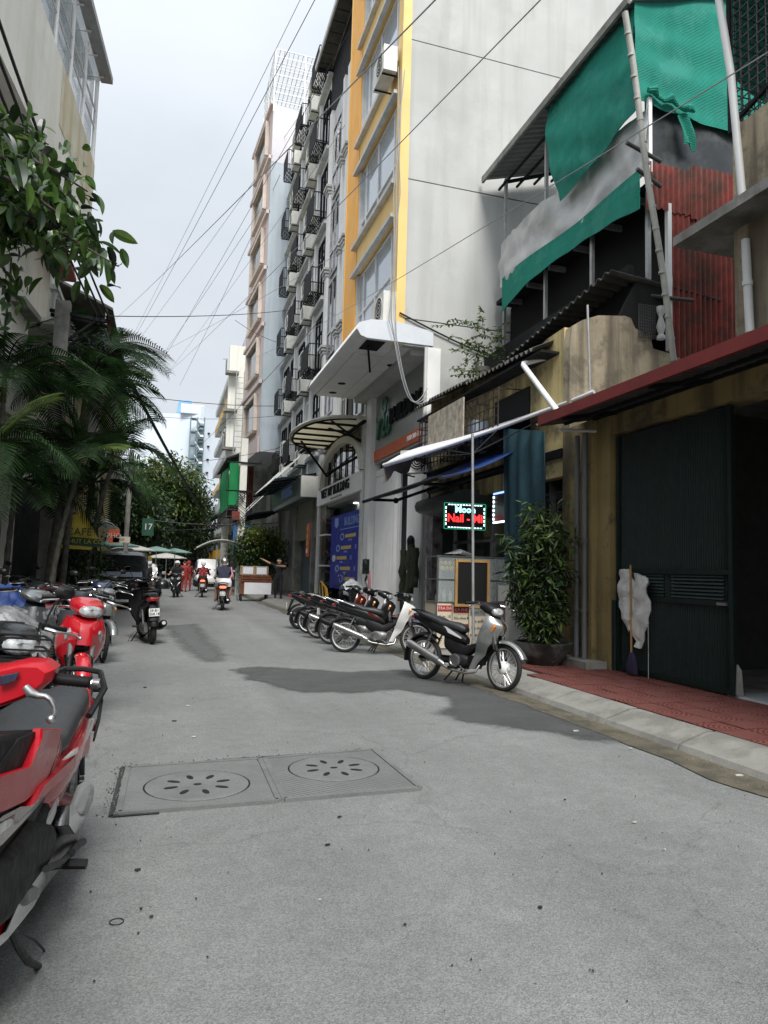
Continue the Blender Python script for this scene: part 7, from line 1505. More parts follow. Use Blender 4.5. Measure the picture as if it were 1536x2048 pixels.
# ------------------------------------------------ palms
K['pf1'] = pm('palm_frond_green', (.03, .078, .02), .6, var=.5, vs=2, spec=.25); K['pf2'] = pm('palm_frond_light', (.10, .16, .035), .5, var=.3, vs=4); K['pf3'] = pm('dry_frond', (.14, .09, .045), .8, var=.3); [translucify(K[k], .35) for k in ('pf1', 'pf2', 'leafl', 'leafm', 'lfx') if k in K]; K['ptr'] = pm('ringed_palm_trunk', (.10, .095, .075), .85, var=.3, vs=8, bump=.5, bs=20)
def frond_mesh(L, droop, mat, lw=.022, nl=34):
    m = MB(); sp_ = [Vector((L*u*(1-.18*u*droop), 0, L*(.55*u-droop*u*u))) for u in [i/14 for i in range(15)]]
    m.tube(sp_, [.022*(1-.8*i/14)+.003 for i in range(15)], 5)
    for i in range(nl):
        u = .14+.85*i/nl; f = u*14; a = sp_[int(f)].lerp(sp_[min(14, int(f)+1)], f-int(f)); t = (sp_[min(14, int(f)+1)]-sp_[int(f)]).normalized(); ll = L*.36*math.sin(math.pi*(.12+.80*u))**.7
        for s in (-1, 1):
            d = (t*.62+Vector((0, s, 0))*.85+Vector((0, 0, .12))).normalized()*ll; tip = a+d-Vector((0, 0, ll*(.16+.2*((i*7) % 5)/5))); mid = a+d*.5; w = t*lw
            m.add([a-w*.4, mid-w, mid+w, a+w*.4, tip], [(0, 1, 2, 3), (1, 4, 2)])
    return m.mesh('frond', mat, False)
fms = [frond_mesh(2.0, .62, K['pf1']), frond_mesh(2.2, .85, K['pf1']), frond_mesh(1.7, .35, K['pf2']), frond_mesh(1.9, 1.1, K['pf3']), frond_mesh(2.0, .72, K['pf1'], .03, 26)]
def palm(label, base, topz, lean, nf, seed, sc=1.):
    t = thing('palm_tree', label, 'palm tree', base, 0, 'palm trees along the left side'); r_ = random.Random(seed); bx, by, bz = base; tp = Vector((bx+lean[0], by+lean[1], topz)); m = MB()
    pts = [Vector((bx, by, 0)).lerp(tp, i/14)+Vector((-lean[0]*.25*math.sin(math.pi*i/14), 0, 0)) for i in range(15)]
    m.tube(pts, [.075*sc+.012*(i % 2)-.025*i/14 for i in range(15)], 10); m.build('trunk', K['ptr'], t)
    m = MB(); m.tube([tp, tp+Vector((0, 0, .55))], [.055, .035], 10); m.build('crownshaft', K['pf2'], t)
    for i in range(nf):
        k = r_.random(); fm = fms[2] if k < .10 else fms[3] if k > .95 else fms[r_.choice((0, 1, 4))]; o = link('frond', fm, t); el = r_.uniform(-.35, .85)
        o.matrix_basis = Matrix.Translation(tp+Vector((0, 0, .45))) @ Matrix.Rotation(i*2.4+r_.uniform(-.3, .3), 4, 'Z') @ Matrix.Rotation(-el+.15, 4, 'Y') @ Matrix.Rotation(r_.uniform(-.4, .4), 4, 'X') @ Matrix.Scale(sc*r_.uniform(.8, 1.1), 4); o.matrix_parent_inverse = t.matrix_basis.inverted()
palm('tall palm with arching dark fronds nearest the road', (-2.35, 16.5, 0), 4.7, (.5, .2), 17, 1)
palm('tall palm leaning right below the cross arm', (-2.3, 18.5, 0), 6.0, (.45, .3), 16, 2)
palm('palm close to the cream wall with upright pale fronds', (-2.75, 13.6, 0), 4.2, (-.1, .2), 13, 3, .85)
palm('short palm in front of the yellow sign', (-2.1, 15.2, 0), 3.1, (.35, .1), 14, 4, .8)
palm('palm with drooping fronds beside the dark car', (-2.0, 20.5, 0), 4.1, (.5, .4), 15, 5)
palm('palm deep in the shade behind the others', (-2.9, 15.2, 0), 2.5, (.05, .1), 14, 6, .85)
palm('slim palm above the green net', (-2.4, 24, 0), 7.2, (.3, .3), 13, 7)
palm('palm at the back of the clump against the yellow house', (-2.6, 22.5, 0), 3.4, (.5, .2), 15, 9)
palm('palm filling the dark gap under the cream overhang', (-2.6, 12.0, 0), 2.6, (-.1, .2), 13, 10, .8)
# ------------------------------------------------ trees
def leaf_cluster(seed, n, s, mat, w=.4):
    r_ = random.Random(seed); m = MB()
    for i in range(n):
        p = Vector((r_.gauss(0, .4), r_.gauss(0, .4), r_.gauss(0, .3))); d = Vector((r_.uniform(-1, 1), r_.uniform(-1, 1), r_.uniform(-.8, .5))).normalized()*s*r_.uniform(.7, 1.3); leafq(m, p, d, s*w*.5)
    return m
def tree(label, base, h, crown, n, seed, leaf=.16, group=None, cols=('leafd', 'leafm', 'leafl'), cat='tree', name='tree', tr=.16):
    t = thing(name, label, cat, base, 0, group); r_ = random.Random(seed); b = Vector(base); c = b+Vector((0, 0, h)); m = MB()
    m.tube([b, b+Vector((.05, 0, h*.35)), b+Vector((-.05, .05, h*.7))], [tr, tr*.8, tr*.5], 10); f = MB()
    for i in range(n):
        d = Vector((r_.gauss(0, 1), r_.gauss(0, 1), r_.gauss(0, 1))).normalized()*r_.random()**.45; lob = 1+.28*noise.noise(d*2.1+Vector((seed, 0, 0))); p = c+Vector((d.x*crown[0], d.y*crown[1], d.z*crown[2]))*lob
        if i % 12 == 0: m.tube([b+Vector((0, 0, h*.4+r_.random()*h*.3)), (b+Vector((0, 0, h*.7))).lerp(p, .5)+Vector((0, 0, .1)), p], [tr*.4, tr*.22, .01], 5)
        k = noise.noise(p*1.3+Vector((0, 0, seed)))+.45*d.z+r_.uniform(-.25, .25); f.mat(0 if k < -.1 else 1 if k < .38 else 2)
        for j in range(3):
            q = p+Vector((r_.gauss(0, leaf), r_.gauss(0, leaf), r_.gauss(0, leaf*.8))); dd = Vector((r_.uniform(-1, 1), r_.uniform(-1, 1), r_.uniform(-.9, .3))).normalized()*leaf*r_.uniform(.7, 1.3); leafq(f, q, dd, leaf*.24)
    m.build('trunk', K['bark'], t); tag(f.build('crown', [K[k] for k in cols], t, smooth=False), kind='stuff'); return t
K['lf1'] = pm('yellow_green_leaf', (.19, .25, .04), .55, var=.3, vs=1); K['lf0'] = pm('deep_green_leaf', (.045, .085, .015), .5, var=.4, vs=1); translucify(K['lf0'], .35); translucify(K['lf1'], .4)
tree('bushy green roadside tree rising in front of the pale blue apartment block', (-.6, 58, 0), 6.6, (3.8, 4, 3.4), 4600, 3, .36, cols=('lf0', 'leafm', 'lf1'))
tree('darker tree beyond the bushy roadside tree', (2.6, 78, 0), 6.0, (2.8, 3, 3.4), 2200, 4, .42, cols=('leafd', 'leafm', 'leafm'))
tree('round tree leaning over the market umbrellas', (-2.3, 48, 0), 4.6, (2.6, 3, 2.2), 2600, 5, .32, cols=('leafd', 'leafm', 'leafm'))
tree('dark tree filling the end of the street', (.5, 88, 0), 3.6, (5.6, 4, 3.0), 2600, 8, .5, cols=('leafd', 'leafd', 'leafm'))
tree('hedge-like green shrub left of the dark car', (-2.3, 21.0, 0), 1.5, (.9, 1.2, 1.1), 900, 6, .12, cat='shrub', name='shrub', tr=.05)
tree('leafy potted tree with bright top beside the food cart', (4.65, 36.5, 0), 2.3, (1.3, 1.1, 1.35), 2600, 7, .18, cols=('leafm', 'lf0', 'lf1'), tr=.07)
# big shrub in a bowl by the green gate
pt = thing('potted_tree', 'dense bamboo-like shrub growing in a large black bowl beside the ochre pillar', 'potted plant', (5.28, 9.2, 0))
m_ = MB(); m_.lathe([(.18, .0), (.22, .01), (.33, .16), (.40, .29), (.42, .34), (.38, .34), (.36, .30), (.01, .28)], Matrix.Translation((5.28, 9.2, .12)), 32); m_.build('bowl', pm('weathered_black_bowl', (.04, .042, .042), .5, var=.4, vs=5, blot=.5, bcol=(.16, .165, .16), bls=4), pt)
rq = random.Random(31); sm = MB(); lf_ = []; brs = []
for i in range(60):
    a = rq.uniform(0, 6.28); rr_ = rq.random()**.6*.47; hh = rq.uniform(.8, 2.25); b = Vector((5.28+.16*math.cos(a)*rq.random(), 9.2+.16*math.sin(a)*rq.random(), .42)); e = Vector((5.22+math.cos(a)*rr_*(1.15 if hh < 1.9 else .75), 9.2+math.sin(a)*rr_, .3+hh))
    pts = [b.lerp(e, k/6)+Vector((.05*math.sin(k+i), .03*math.cos(k*1.3+i), .0)) for k in range(7)]; sm.tube(pts, [.008-.0008*k for k in range(7)], 4); brs.append(pts)
leafs = [MB(), MB()]; leafq(leafs[0], Vector(), Vector((.17, 0, -.02)), .0165); leafq(leafs[1], Vector(), Vector((.13, 0, 0)), .021)
pl = [[q.mesh('leaf', K[k], False) for q in leafs] for k in ('leafd', 'leafm', 'leafl')]; fo = MB(); n_ = 0; al = []
for pts in brs:
    for k in range(24):
        j = rq.uniform(.6, 5.99); p = pts[int(j)].lerp(pts[int(j)+1], j-int(j)); ca_ = rq.uniform(0, 6.28)
        for w in range(rq.randint(3, 5)): al.append((Matrix.Translation(p+Vector((rq.gauss(0, .05), rq.gauss(0, .05), rq.gauss(0, .04)))) @ Matrix.Rotation(ca_+w*1.3+rq.uniform(-.4, .4), 4, 'Z') @ Matrix.Rotation(rq.uniform(-.5, 1.0), 4, 'Y') @ Matrix.Rotation(rq.uniform(-.7, .7), 4, 'X') @ Matrix.Scale(rq.uniform(.7, 1.3), 4), p))
rq.shuffle(al); al.sort(key=lambda q: q[1].y+q[1].x*.3)
for i, (M, p) in enumerate(al):
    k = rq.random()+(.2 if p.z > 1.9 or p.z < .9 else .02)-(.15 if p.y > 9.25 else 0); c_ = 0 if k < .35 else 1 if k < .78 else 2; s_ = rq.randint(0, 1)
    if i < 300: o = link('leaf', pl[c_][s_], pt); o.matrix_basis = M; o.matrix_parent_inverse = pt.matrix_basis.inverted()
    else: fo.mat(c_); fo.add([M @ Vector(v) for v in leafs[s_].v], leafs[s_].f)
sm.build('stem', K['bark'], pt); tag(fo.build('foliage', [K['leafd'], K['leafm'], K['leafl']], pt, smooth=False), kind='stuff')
# ================================================================== people
K['cl_black'] = pm('black_clothes', (.014, .015, .018), .85, var=.2, vs=8); K['cl_navy'] = pm('navy_top', (.018, .022, .045), .85, var=.15, vs=8); K['cl_red'] = pm('red_suit', (.30, .025, .02), .8, var=.2, vs=6); K['cl_white'] = pm('white_top', (.62, .6, .57), .85, var=.1); K['hair'] = pm('black_hair', (.008, .007, .007), .5, var=.1)
pl_ = pm('red_black_plaid', (.28, .02, .02), .85, var=0); n_, l_ = nodes(pl_); ck_ = n_.new('ShaderNodeTexChecker'); ck_.inputs['Scale'].default_value = 11; ck_.inputs['Color1'].default_value = (.30, .02, .02, 1); ck_.inputs['Color2'].default_value = (.03, .008, .01, 1); tc_ = n_.new('ShaderNodeTexCoord'); l_.new(tc_.outputs['Object'], ck_.inputs[0]); l_.new(ck_.outputs[0], n_['Principled BSDF'].inputs['Base Color']); K['plaid'] = pl_
def person(label, loc, head, J, cols, group=None, hat=None, hair=True, s=1.0):
    """J: joints (x forward, y left, z up); cols: skin/top/bottom/shoe materials; the body is one skinned mesh"""
    root = thing('person', label, 'person', loc, R(head), group); root.scale = (s, s, s)
    pts = []; rad = []; reg = []; ed = []
    def a(p, r, g, par=None):
        pts.append(Vector(p)); rad.append(r); reg.append(g); i = len(pts)-1
        if par is not None: ed.append((par, i))
        return i
    pv = Vector(J['pelvis']); ch = Vector(J['chest']); nk = Vector(J['neck']); hd = Vector(J['head'])
    p0 = a(pv, (.15, .12), 2); w_ = a(pv.lerp(ch, .45), (.135, .105), 1, p0); c_ = a(ch, (.16, .12), 1, w_); n1 = a(ch.lerp(nk, .75), (.10, .09), 1, c_); n2 = a(nk, (.052, .052), 0, n1); h0 = a(nk.lerp(hd, .55), (.062, .065), 0, n2); h1 = a(hd, (.082, .098), 0, h0); h2 = a(hd+(hd-nk).normalized()*.08, (.066, .08), 0, h1)
    for sd_ in ('l', 'r'):
        sh, el, wr = (Vector(J[k+sd_]) for k in ('sh', 'el', 'wr')); sl = cols.get('sleeve', .5)
        s1 = a(sh, (.062, .062), 1, c_); e0_ = a(sh.lerp(el, .6), (.047, .047), 1, s1); e1 = a(el, (.038, .038), 1 if sl > .9 else 0, e0_); f1 = a(el.lerp(wr, .35), (.037, .037), 1 if sl > .9 else 0, e1); w1 = a(wr, (.024, .026), 0, f1); d = (wr-el).normalized(); hp = a(wr+d*.06, (.03, .02), 0, w1)
        q = d.cross(Vector((0, 0, 1))); q = q.normalized() if q.length > .1 else Vector((0, 1, 0))
        for k in range(4): fa = a(wr+d*.10+q*(k-1.5)*.019, (.0085, .0085), 0, hp); a(wr+d*(.135+.012*(1 if k in (1, 2) else 0))+q*(k-1.5)*.020-Vector((0, 0, .02)), (.0075, .0075), 0, fa)
        a(wr+d*.075+q*.045*(1 if sd_ == 'l' else -1), (.01, .01), 0, hp)
        hp_, kn, an = (Vector(J[k+sd_]) for k in ('hp', 'kn', 'an')); sh_ = cols.get('shorts')
        g1 = a(hp_, (.095, .095), 2, p0); g2 = a(hp_.lerp(kn, .5), (.078, .078), 2, g1); g3 = a(kn, (.055, .055), 0 if sh_ else 2, g2); g4 = a(kn.lerp(an, .35), (.055, .057), 0 if sh_ else 2, g3); g5 = a(an, (.034, .034), 0 if sh_ else 2, g4)
        to = Vector(J['to'+sd_]); g6 = a(an.lerp(to, .4)-Vector((0, 0, .045)), (.04, .032), 3, g5); a(to, (.035, .022), 3, g6)
    me = bpy.data.meshes.new('tmp'); me.from_pydata([tuple(p) for p in pts], ed, []); o = bpy.data.objects.new('tmp', me); COL.objects.link(o)
    sk = o.modifiers.new('s', 'SKIN'); sk.use_smooth_shade = True; sv = me.skin_vertices[0].data
    for i, r_ in enumerate(rad): sv[i].radius = tuple(q*(1.28 if q > .03 else 1.1) for q in r_)
    sv[0].use_root = True
    o.modifiers.new('d', 'SUBSURF').levels = 2; bpy.context.view_layer.update()
    m2 = bpy.data.meshes.new_from_object(o.evaluated_get(bpy.context.evaluated_depsgraph_get())); bpy.data.objects.remove(o); m2.name = 'body'; m2.materials.clear()
    for k in ('skin', 'top', 'bottom', 'shoe'): m2.materials.append(cols.get(k, K['skin']))
    segs = [(pts[a_], pts[b_], reg[b_] if reg[b_] != 0 or reg[a_] == 0 else reg[b_]) for a_, b_ in ed]
    for f in m2.polygons:
        c = f.center; best = 9e9; g = 0
        for a_, b_ in ed:
            A_, B_ = pts[a_], pts[b_]; d = B_-A_; t = max(0, min(1, (c-A_).dot(d)/max(d.dot(d), 1e-9))); q = (c-(A_+d*t)).length-(rad[a_][0]*(1-t)+rad[b_][0]*t)*.6
            if q < best: best = q; g = reg[a_] if t < .5 else reg[b_]
        f.material_index = g
    bo = link('body', m2, root, True)
    fwd = Vector(J.get('face', (1, 0, 0))).normalized(); lf = Vector((0, 0, 1)).cross(fwd).normalized()
    fm = MB(); fm.loft([(hd+fwd*.075+Vector((0, 0, .01)), lf*.012, (0, 0, .02)), (hd+fwd*.105-Vector((0, 0, .012)), lf*.014, (0, 0, .010))], 8, 2)
    for sg in (-1, 1): fm.ball(hd+lf*.085*sg, (.015, .012, .03), 6, 5)
    fm.build('nose_and_ears', K['skin'], bo)
    em_ = MB(); 
    for sg in (-1, 1): em_.ball(hd+fwd*.08+lf*.032*sg+Vector((0, 0, .02)), (.012, .012, .007), 6, 5)
    em_.ball(hd+fwd*.078-Vector((0, 0, .045)), (.012, .022, .006), 6, 4); em_.build('eyes_and_mouth', K['hair'], bo)
    if hair and not hat:
        hm_ = MB(); hm_.ball(hd+Vector((0, 0, .045))-fwd*.022, (.094, .088, .085), 14, 9); hm_.build('hair', K['hair'], root, local=True)
    if hat:
        hm_ = MB(); M = Matrix.Translation(hd+Vector((0, 0, .02))); hm_.lathe([(.125*math.cos(q), .13*math.sin(q)) for q in [-.45+i*(math.pi/2+.45)/7 for i in range(7)]]+[(.002, .13)], M, 18); hm_.build('helmet', hat, root, local=True)
        MB().sheet(lambda u, v: hd+fwd*(.125*math.cos((u-.5)*1.6)+.04*v)+lf*.125*math.sin((u-.5)*1.6)+Vector((0, 0, .03-.03*v)), 8, 2, .004).build('helmet_peak', K['black'], root, local=True)
    return root
def ride(lean=0, dx=0, hz=.78, arms=True, foot=.30, wide=.11):
    b = dict(pelvis=(-.22+dx, 0, hz+.10), chest=(-.16+lean+dx, 0, hz+.46), neck=(-.12+lean*1.2+dx, 0, hz+.62), head=(-.09+lean*1.3+dx, 0, hz+.75))
    for s_, y in (('l', 1), ('r', -1)):
        b.update({'sh'+s_: (-.15+lean+dx, y*.19, hz+.54), 'el'+s_: (.06+dx, y*.28, hz+.32) if arms else (.02+dx, y*.2, hz+.3), 'wr'+s_: (.27+dx, y*.30, hz+.27) if arms else (.2+dx, y*.12, hz+.25), 'hp'+s_: (-.2+dx, y*wide, hz+.08), 'kn'+s_: (.17+dx, y*(wide+.08), hz-.05), 'an'+s_: (.10+dx, y*(wide+.06), foot+.08), 'to'+s_: (.26+dx, y*(wide+.07), foot+.02)})
    return b
def stand(step=.1, face=(1, 0, 0)):
    b = dict(pelvis=(0, 0, .96), chest=(0, 0, 1.32), neck=(0, 0, 1.48), head=(.02, 0, 1.61), face=face)
    for s_, y in (('l', 1), ('r', -1)): b.update({'sh'+s_: (0, y*.19, 1.40), 'el'+s_: (-.03, y*.26, 1.14), 'wr'+s_: (.08, y*.27, .93), 'hp'+s_: (0, y*.09, .9), 'kn'+s_: (.03+y*step, y*.10, .50), 'an'+s_: (-.02+y*step*1.4, y*.11, .08), 'to'+s_: (.14+y*step*1.4, y*.12, .03)})
    return b
# moving riders
RGp = 'riders in the street'
def ridden(fn, label, o, x, y, hd, people):
    b = put(fn(label, o), x, y, hd, 0); return b
ridden(scooter, 'black scooter with white front trim ridden towards the camera', dict(body=K['blackp'], mirrors=1), .62, 34.2, 262, 1)
for s_ in (-1, 1): pass
person('person in black riding the white trimmed scooter towards the camera', (.62, 34.2, 0), 262, ride(.05), dict(top=K['cl_black'], bottom=K['cl_black'], shoe=K['black'], sleeve=.5), hat=K['cloth_w'])
tr_ = MB(); tr_.loft([((.62-.13, 33.55, .82), (.03, 0, 0), (0, 0, .09)), ((.62-.07, 33.50, .62), (.02, 0, 0), (0, 0, .06))], 8, 2)
ridden(scooter, 'red scooter with lit tail lamp ridden away in the middle of the road', dict(body=K['redp'], lit=1, plate=('29-S6', '184.50')), 1.82, 34.8, 87, 1)
person('person in red plaid shirt and pale helmet riding the red scooter away', (1.82, 34.8, 0), 87, ride(.05), dict(top=K['plaid'], bottom=K['cl_black'], shoe=K['black'], sleeve=1), hat=K['cloth_w'])
ridden(scooter, 'black scooter with glowing tail lamp carrying two people away', dict(body=K['blackp'], lit=1, plate=('29-V3', '602.71')), 1.98, 24.6, 84, 1)
person('person in white with grey helmet driving the two-up scooter', (1.98, 24.6, 0), 84, ride(.08, .1), dict(top=K['cl_white'], bottom=K['cl_black'], shoe=K['black'], sleeve=1), hat=K['ac'])
jp = ride(.05, -.25, .84, False, .34, .14); jp['anl'] = (.0, .24, .36); jp['tol'] = (.14, .27, .31)
person('passenger with dark top, bare legs and silver helmet behind the white clad driver', (1.98, 24.6, 0), 84, jp, dict(top=K['cl_navy'], bottom=K['cl_white'], shoe=K['skin'], shorts=1), hat=K['metal'])
bg_ = thing('shoulder_bag', 'white bag with pink strap slung over the passenger of the two-up scooter', 'bag', (2.05, 24.0, .9))
MB().loft([((2.0, 24.02, .78), (.17, 0, 0), (0, .05, 0)), ((1.98, 24.0, .92), (.21, 0, 0), (0, .07, 0)), ((2.03, 24.04, 1.05), (.13, 0, 0), (0, .04, 0))], 14, 2.2).build('pouch', K['cloth_w'], bg_)
MB().tube([(2.12, 24.02, 1.0), (2.2, 24.08, 1.2), (2.17, 24.2, 1.42)], .022, 6).build('strap', bpy.data.materials['pink_cloth'], bg_)
person('person in a red suit walking away beside the plaid rider', (1.16, 41.5, 0), 85, stand(.10), dict(top=K['cl_red'], bottom=K['cl_red'], shoe=K['black'], sleeve=1))
person('second person in dark red walking just behind the red suited one', (1.42, 42.8, 0), 95, stand(.06), dict(top=K['plaid'], bottom=K['cl_red'], shoe=K['black'], sleeve=1), hat=K['cl_red'])
js = stand(.08, (.5, -.6, 0)); js.update(shr=(0, -.2, 1.42), elr=(.05, -.45, 1.52), wrr=(.08, -.72, 1.66), shl=(0, .19, 1.42), ell=(.16, .22, 1.38), wrl=(.24, -.02, 1.40))
person('person in black stretching one arm out beside the food cart', (4.83, 31.0, .14), 268, js, dict(top=K['cl_black'], bottom=K['cl_black'], shoe=K['black'], sleeve=.3))
# food cart
ct = thing('food_cart', 'wheeled wooden food cart with white front panel and glass boxes', 'cart', (3.75, 31, 0)); cx, cy = 3.75, 30.9
MB().bb(cx-.55, cx+.75, cy, cy+.75, .30, .82).build('body', K['woodd'], ct, smooth=False)
MB().bb(cx-.40, cx+.75, cy-.03, cy-.005, .30, .80).build('front_panel', K['cloth_w'], ct, smooth=False)
for z_, w_ in ((.84, 0), (.95, .03), (1.05, .08)): MB().bb(cx-.62+w_, cx+.8-w_, cy-.06+w_, cy+.8-w_, z_, z_+.07).build('wooden_tray', K['woodd'], ct, smooth=False)
for x_ in (cx-.5, cx+.08): MB().bb(x_, x_+.5, cy+.1, cy+.6, 1.13, 1.5).build('glass_box', K['clear'], ct, smooth=False); MB().bb(x_+.04, x_+.46, cy+.09, cy+.095, 1.17, 1.45).build('white_label', K['cloth_w'], ct, smooth=False)
m_ = MB()
for x_ in (cx-.52, cx+.02, cx+.08, cx+.6):
    for y_ in (cy+.09, cy+.61): m_.bb(x_-.012, x_+.012, y_-.012, y_+.012, 1.12, 1.52)
m_.build('box_frame', K['wood'], ct, smooth=False)
for x_, y_ in ((cx-.5, cy+.15), (cx-.5, cy+.6), (cx+.6, cy+.15), (cx+.6, cy+.6)): MB().lathe([(.14, -.03), (.15, 0), (.14, .03)], Matrix.Translation((x_, y_, .15)) @ Matrix.Rotation(math.pi/2, 4, 'Y'), 16).build('wheel', K['rubber'], ct)
MB().lathe([(.30, -.012), (.32, 0), (.30, .012), (.28, 0)], Matrix.Translation((cx-.64, cy+.35, .33)) @ Matrix.Rotation(math.pi/2, 4, 'Y'), 26, True).build('side_wheel', K['metal'], ct)
# cars
def car(label, x, y, hd, L, Wd, H, paint, pick=False, plate=('29C', '385.97')):
    t = thing('parked_car', label, 'car', (x, y, 0), R(hd)); 
    def P(m, n, mt, p=None, **k): return m.build(n, mt, p or t, local=True, **k)
    hw = Wd/2; b = MB(); secs = [(-L/2, .62, .20, .80), (-L/2+.12, .68, .30, .94), (-L*.3, .70, .34, .99), (0, .70, .34, 1.0), (L*.28, .68, .33, 1.0), (L/2-.25, .62, .28, .96), (L/2, .52, .16, .82)]
    b.loft([((a, 0, z), (0, hw*w_, 0), (0, 0, h)) for a, z, h, w_ in secs], 24, 5); P(b, 'body', paint, ang=50)
    c = MB(); zt = H; c.loft([((-L/2+.22, 0, .98), (0, hw*.90, 0), (0, 0, .03)), ((-L/2+.32, 0, (.95+zt)/2-.02), (0, hw*.86, 0), (0, 0, (zt-.95)/2-.10)), ((-L/2+.62, 0, (.95+zt)/2), (0, hw*.82, 0), (0, 0, (zt-.95)/2)), ((L*.08, 0, (.95+zt)/2), (0, hw*.80, 0), (0, 0, (zt-.95)/2)), ((L*.24, 0, 1.0), (0, hw*.84, 0), (0, 0, .05))], 24, 6); co = P(c, 'cabin', paint, ang=50)
    g = MB(); g.prism([(-L/2+.225, -hw*.76, 1.03), (-L/2+.225, hw*.76, 1.03), (-L/2+.40, hw*.68, zt-.13), (-L/2+.40, -hw*.68, zt-.13)], (-.02, 0, 0)); P(g, 'rear_window', K['glass'], co, smooth=False)
    for s_ in (-1, 1):
        P(MB().prism([(-L*.33, s_*hw*.87, 1.02), (L*.17, s_*hw*.87, 1.02), (L*.04, s_*hw*.82, zt-.12), (-L*.28, s_*hw*.82, zt-.12)], (0, s_*.02, 0)), 'side_window', K['glassd'], co, smooth=False)
        P(MB().loft([((L*.16, s_*(hw+.1), 1.08), (.05, 0, 0), (0, 0, .06)), ((L*.2, s_*(hw+.1), 1.08), (.0, .09, 0), (0, 0, .07))], 10, 3), 'wing_mirror', paint)
        P(MB().prism([(-L/2+.0, s_*hw*.80, .72), (-L/2+.0, s_*hw*.56, .72), (-L/2+.12, s_*hw*.56, .90), (-L/2+.12, s_*hw*.86, .90)], (-.02, 0, 0)), 'tail_light', K['lensr'], smooth=False)
        for x_ in (-L*.31, L*.31):
            wo = P(MB().lathe([(.22, -.1), (.33, -.11), (.345, -.06), (.345, .06), (.33, .11), (.22, .1)], Matrix.Translation((x_, s_*(hw-.12), .34)) @ Matrix.Rotation(math.pi/2, 4, 'X'), 28, True), 'tyre', K['rubber']); P(MB().lathe([(.04, s_*-.09), (.22, s_*-.06), (.22, 0)], Matrix.Translation((x_, s_*(hw-.12), .34)) @ Matrix.Rotation(math.pi/2, 4, 'X'), 20), 'rim', K['rim'], wo)
    P(MB().box((-L/2-.02, 0, .42), (.10, Wd*.9, .18)), 'bumper', K['black'])
    plate_text(t, (-L/2-.025, .0, .80), *plate, w=.33, hgt=.17); P(MB().box((-L/2+.03, 0, .945), (.06, .8 if not pick else 1.5, .025)), 'chrome_strip', K['chrome'])
    return t
car('black pickup seen from behind under the palms with white number plate', -1.22, 26.2, 87, 4.9, 1.9, 1.84, K['blackp'], True)
car('white car parked just beyond the black pickup', -.95, 34.5, 88, 4.3, 1.75, 1.5, K['whitep'], plate=('30A', '116.42'))
car('white van standing beyond the riders under the grey canopy', 3.1, 54, 270, 4.6, 1.8, 2.0, K['whitep'], plate=('30F', '918.33'))
# umbrellas and stalls
def umbrella(label, x, y, z, r, mat, tilt=0, n=8, group=None):
    t = thing('market_umbrella', label, 'umbrella', (x, y, 0), 0, group); m = MB(); M = Matrix.Translation((x, y, z)) @ Matrix.Rotation(tilt, 4, 'Y'); m.lathe([(r, -.28*r), (r, -.24*r), (r*.5, -.10*r), (.05, 0)], M, n); m.build('canopy', mat, t, smooth=False); MB().tube([(x, y, 0), M @ Vector((0, 0, 0))], .03, 6).build('pole', K['whitec'], t); return t
K['umbg'] = pm('pale_teal_canvas', (.16, .27, .24), .8, var=.1); K['umbw'] = pm('off_white_canvas', (.5, .49, .45), .8, var=.1)
umbrella('pale green market umbrella nearest the white car', -.45, 46, 2.6, 1.15, K['umbg']); umbrella('pale green market umbrella to the right of its twin, nearer the road', .7, 49, 2.6, 1.1, K['umbg']); umbrella('dull green umbrella over the white car', -2.6, 38, 2.7, 1.4, K['umbg']); umbrella('whitish umbrella behind the pickup', -1.6, 40, 2.5, 1.2, K['umbw']); umbrella('beige umbrella far along the stalls', .2, 56, 2.4, 1.5, K['umbw'])
gcn = thing('street_canopy', 'grey white tarpaulin canopy tilted over the right side of the far road', 'canopy', (2.9, 44, 2.5))
MB().sheet(lambda u, v: (1.75+2.3*u, 41.5+3*v, 2.35+.35*u+.45*math.sin(math.pi*min(1, u*.8+.1))+.05*math.sin(v*6)), 16, 6, .03).build('sheet', K['umbw'], gcn)
for x_, y_ in ((2.9, 41.8), (3.9, 44)): MB().tube([(x_, y_, 0), (x_, y_, 2.7)], .03, 6).build('pole', K['steel'], gcn)
# yellow and green sign fabric on the left, small boards
ys = thing('yellow_sign', 'yellow and green printed awning sign hung under the palms', 'sign', (-2.0, 19, 2.6))
ya1 = at(122, 1035, 1, 19); ya2 = at(198, 1075, 1, 19); 
def pq(*l): return [at(x, y, 1, 19) for x, y in l]
MB().prism(pq((128, 1040), (165, 1020), (197, 1078), (124, 1072)), (0, .05, 0)).build('yellow_panel', pm('sun_yellow_canvas', (.55, .42, .05), .7, var=.2), ys, smooth=False)
MB().prism(pq((118, 1073), (202, 1080), (202, 1094), (116, 1088)), (0, .06, 0)).build('green_band', pm('dark_green_canvas', (.01, .07, .04), .6), ys, smooth=False)
MB().prism(pq((118, 1088), (185, 1094), (182, 1100), (118, 1096)), (0, .05, 0)).build('yellow_valance', bpy.data.materials['sun_yellow_canvas'], ys, smooth=False)
text('CAFE', .26, at(158, 1064, 1, 18.97), bpy.data.materials['dark_green_canvas'], ys, 'y', .004); text('15 PHUT LA CO', .15, at(160, 1083, 1, 18.97), bpy.data.materials['sun_yellow_canvas'], ys, 'y', .004)
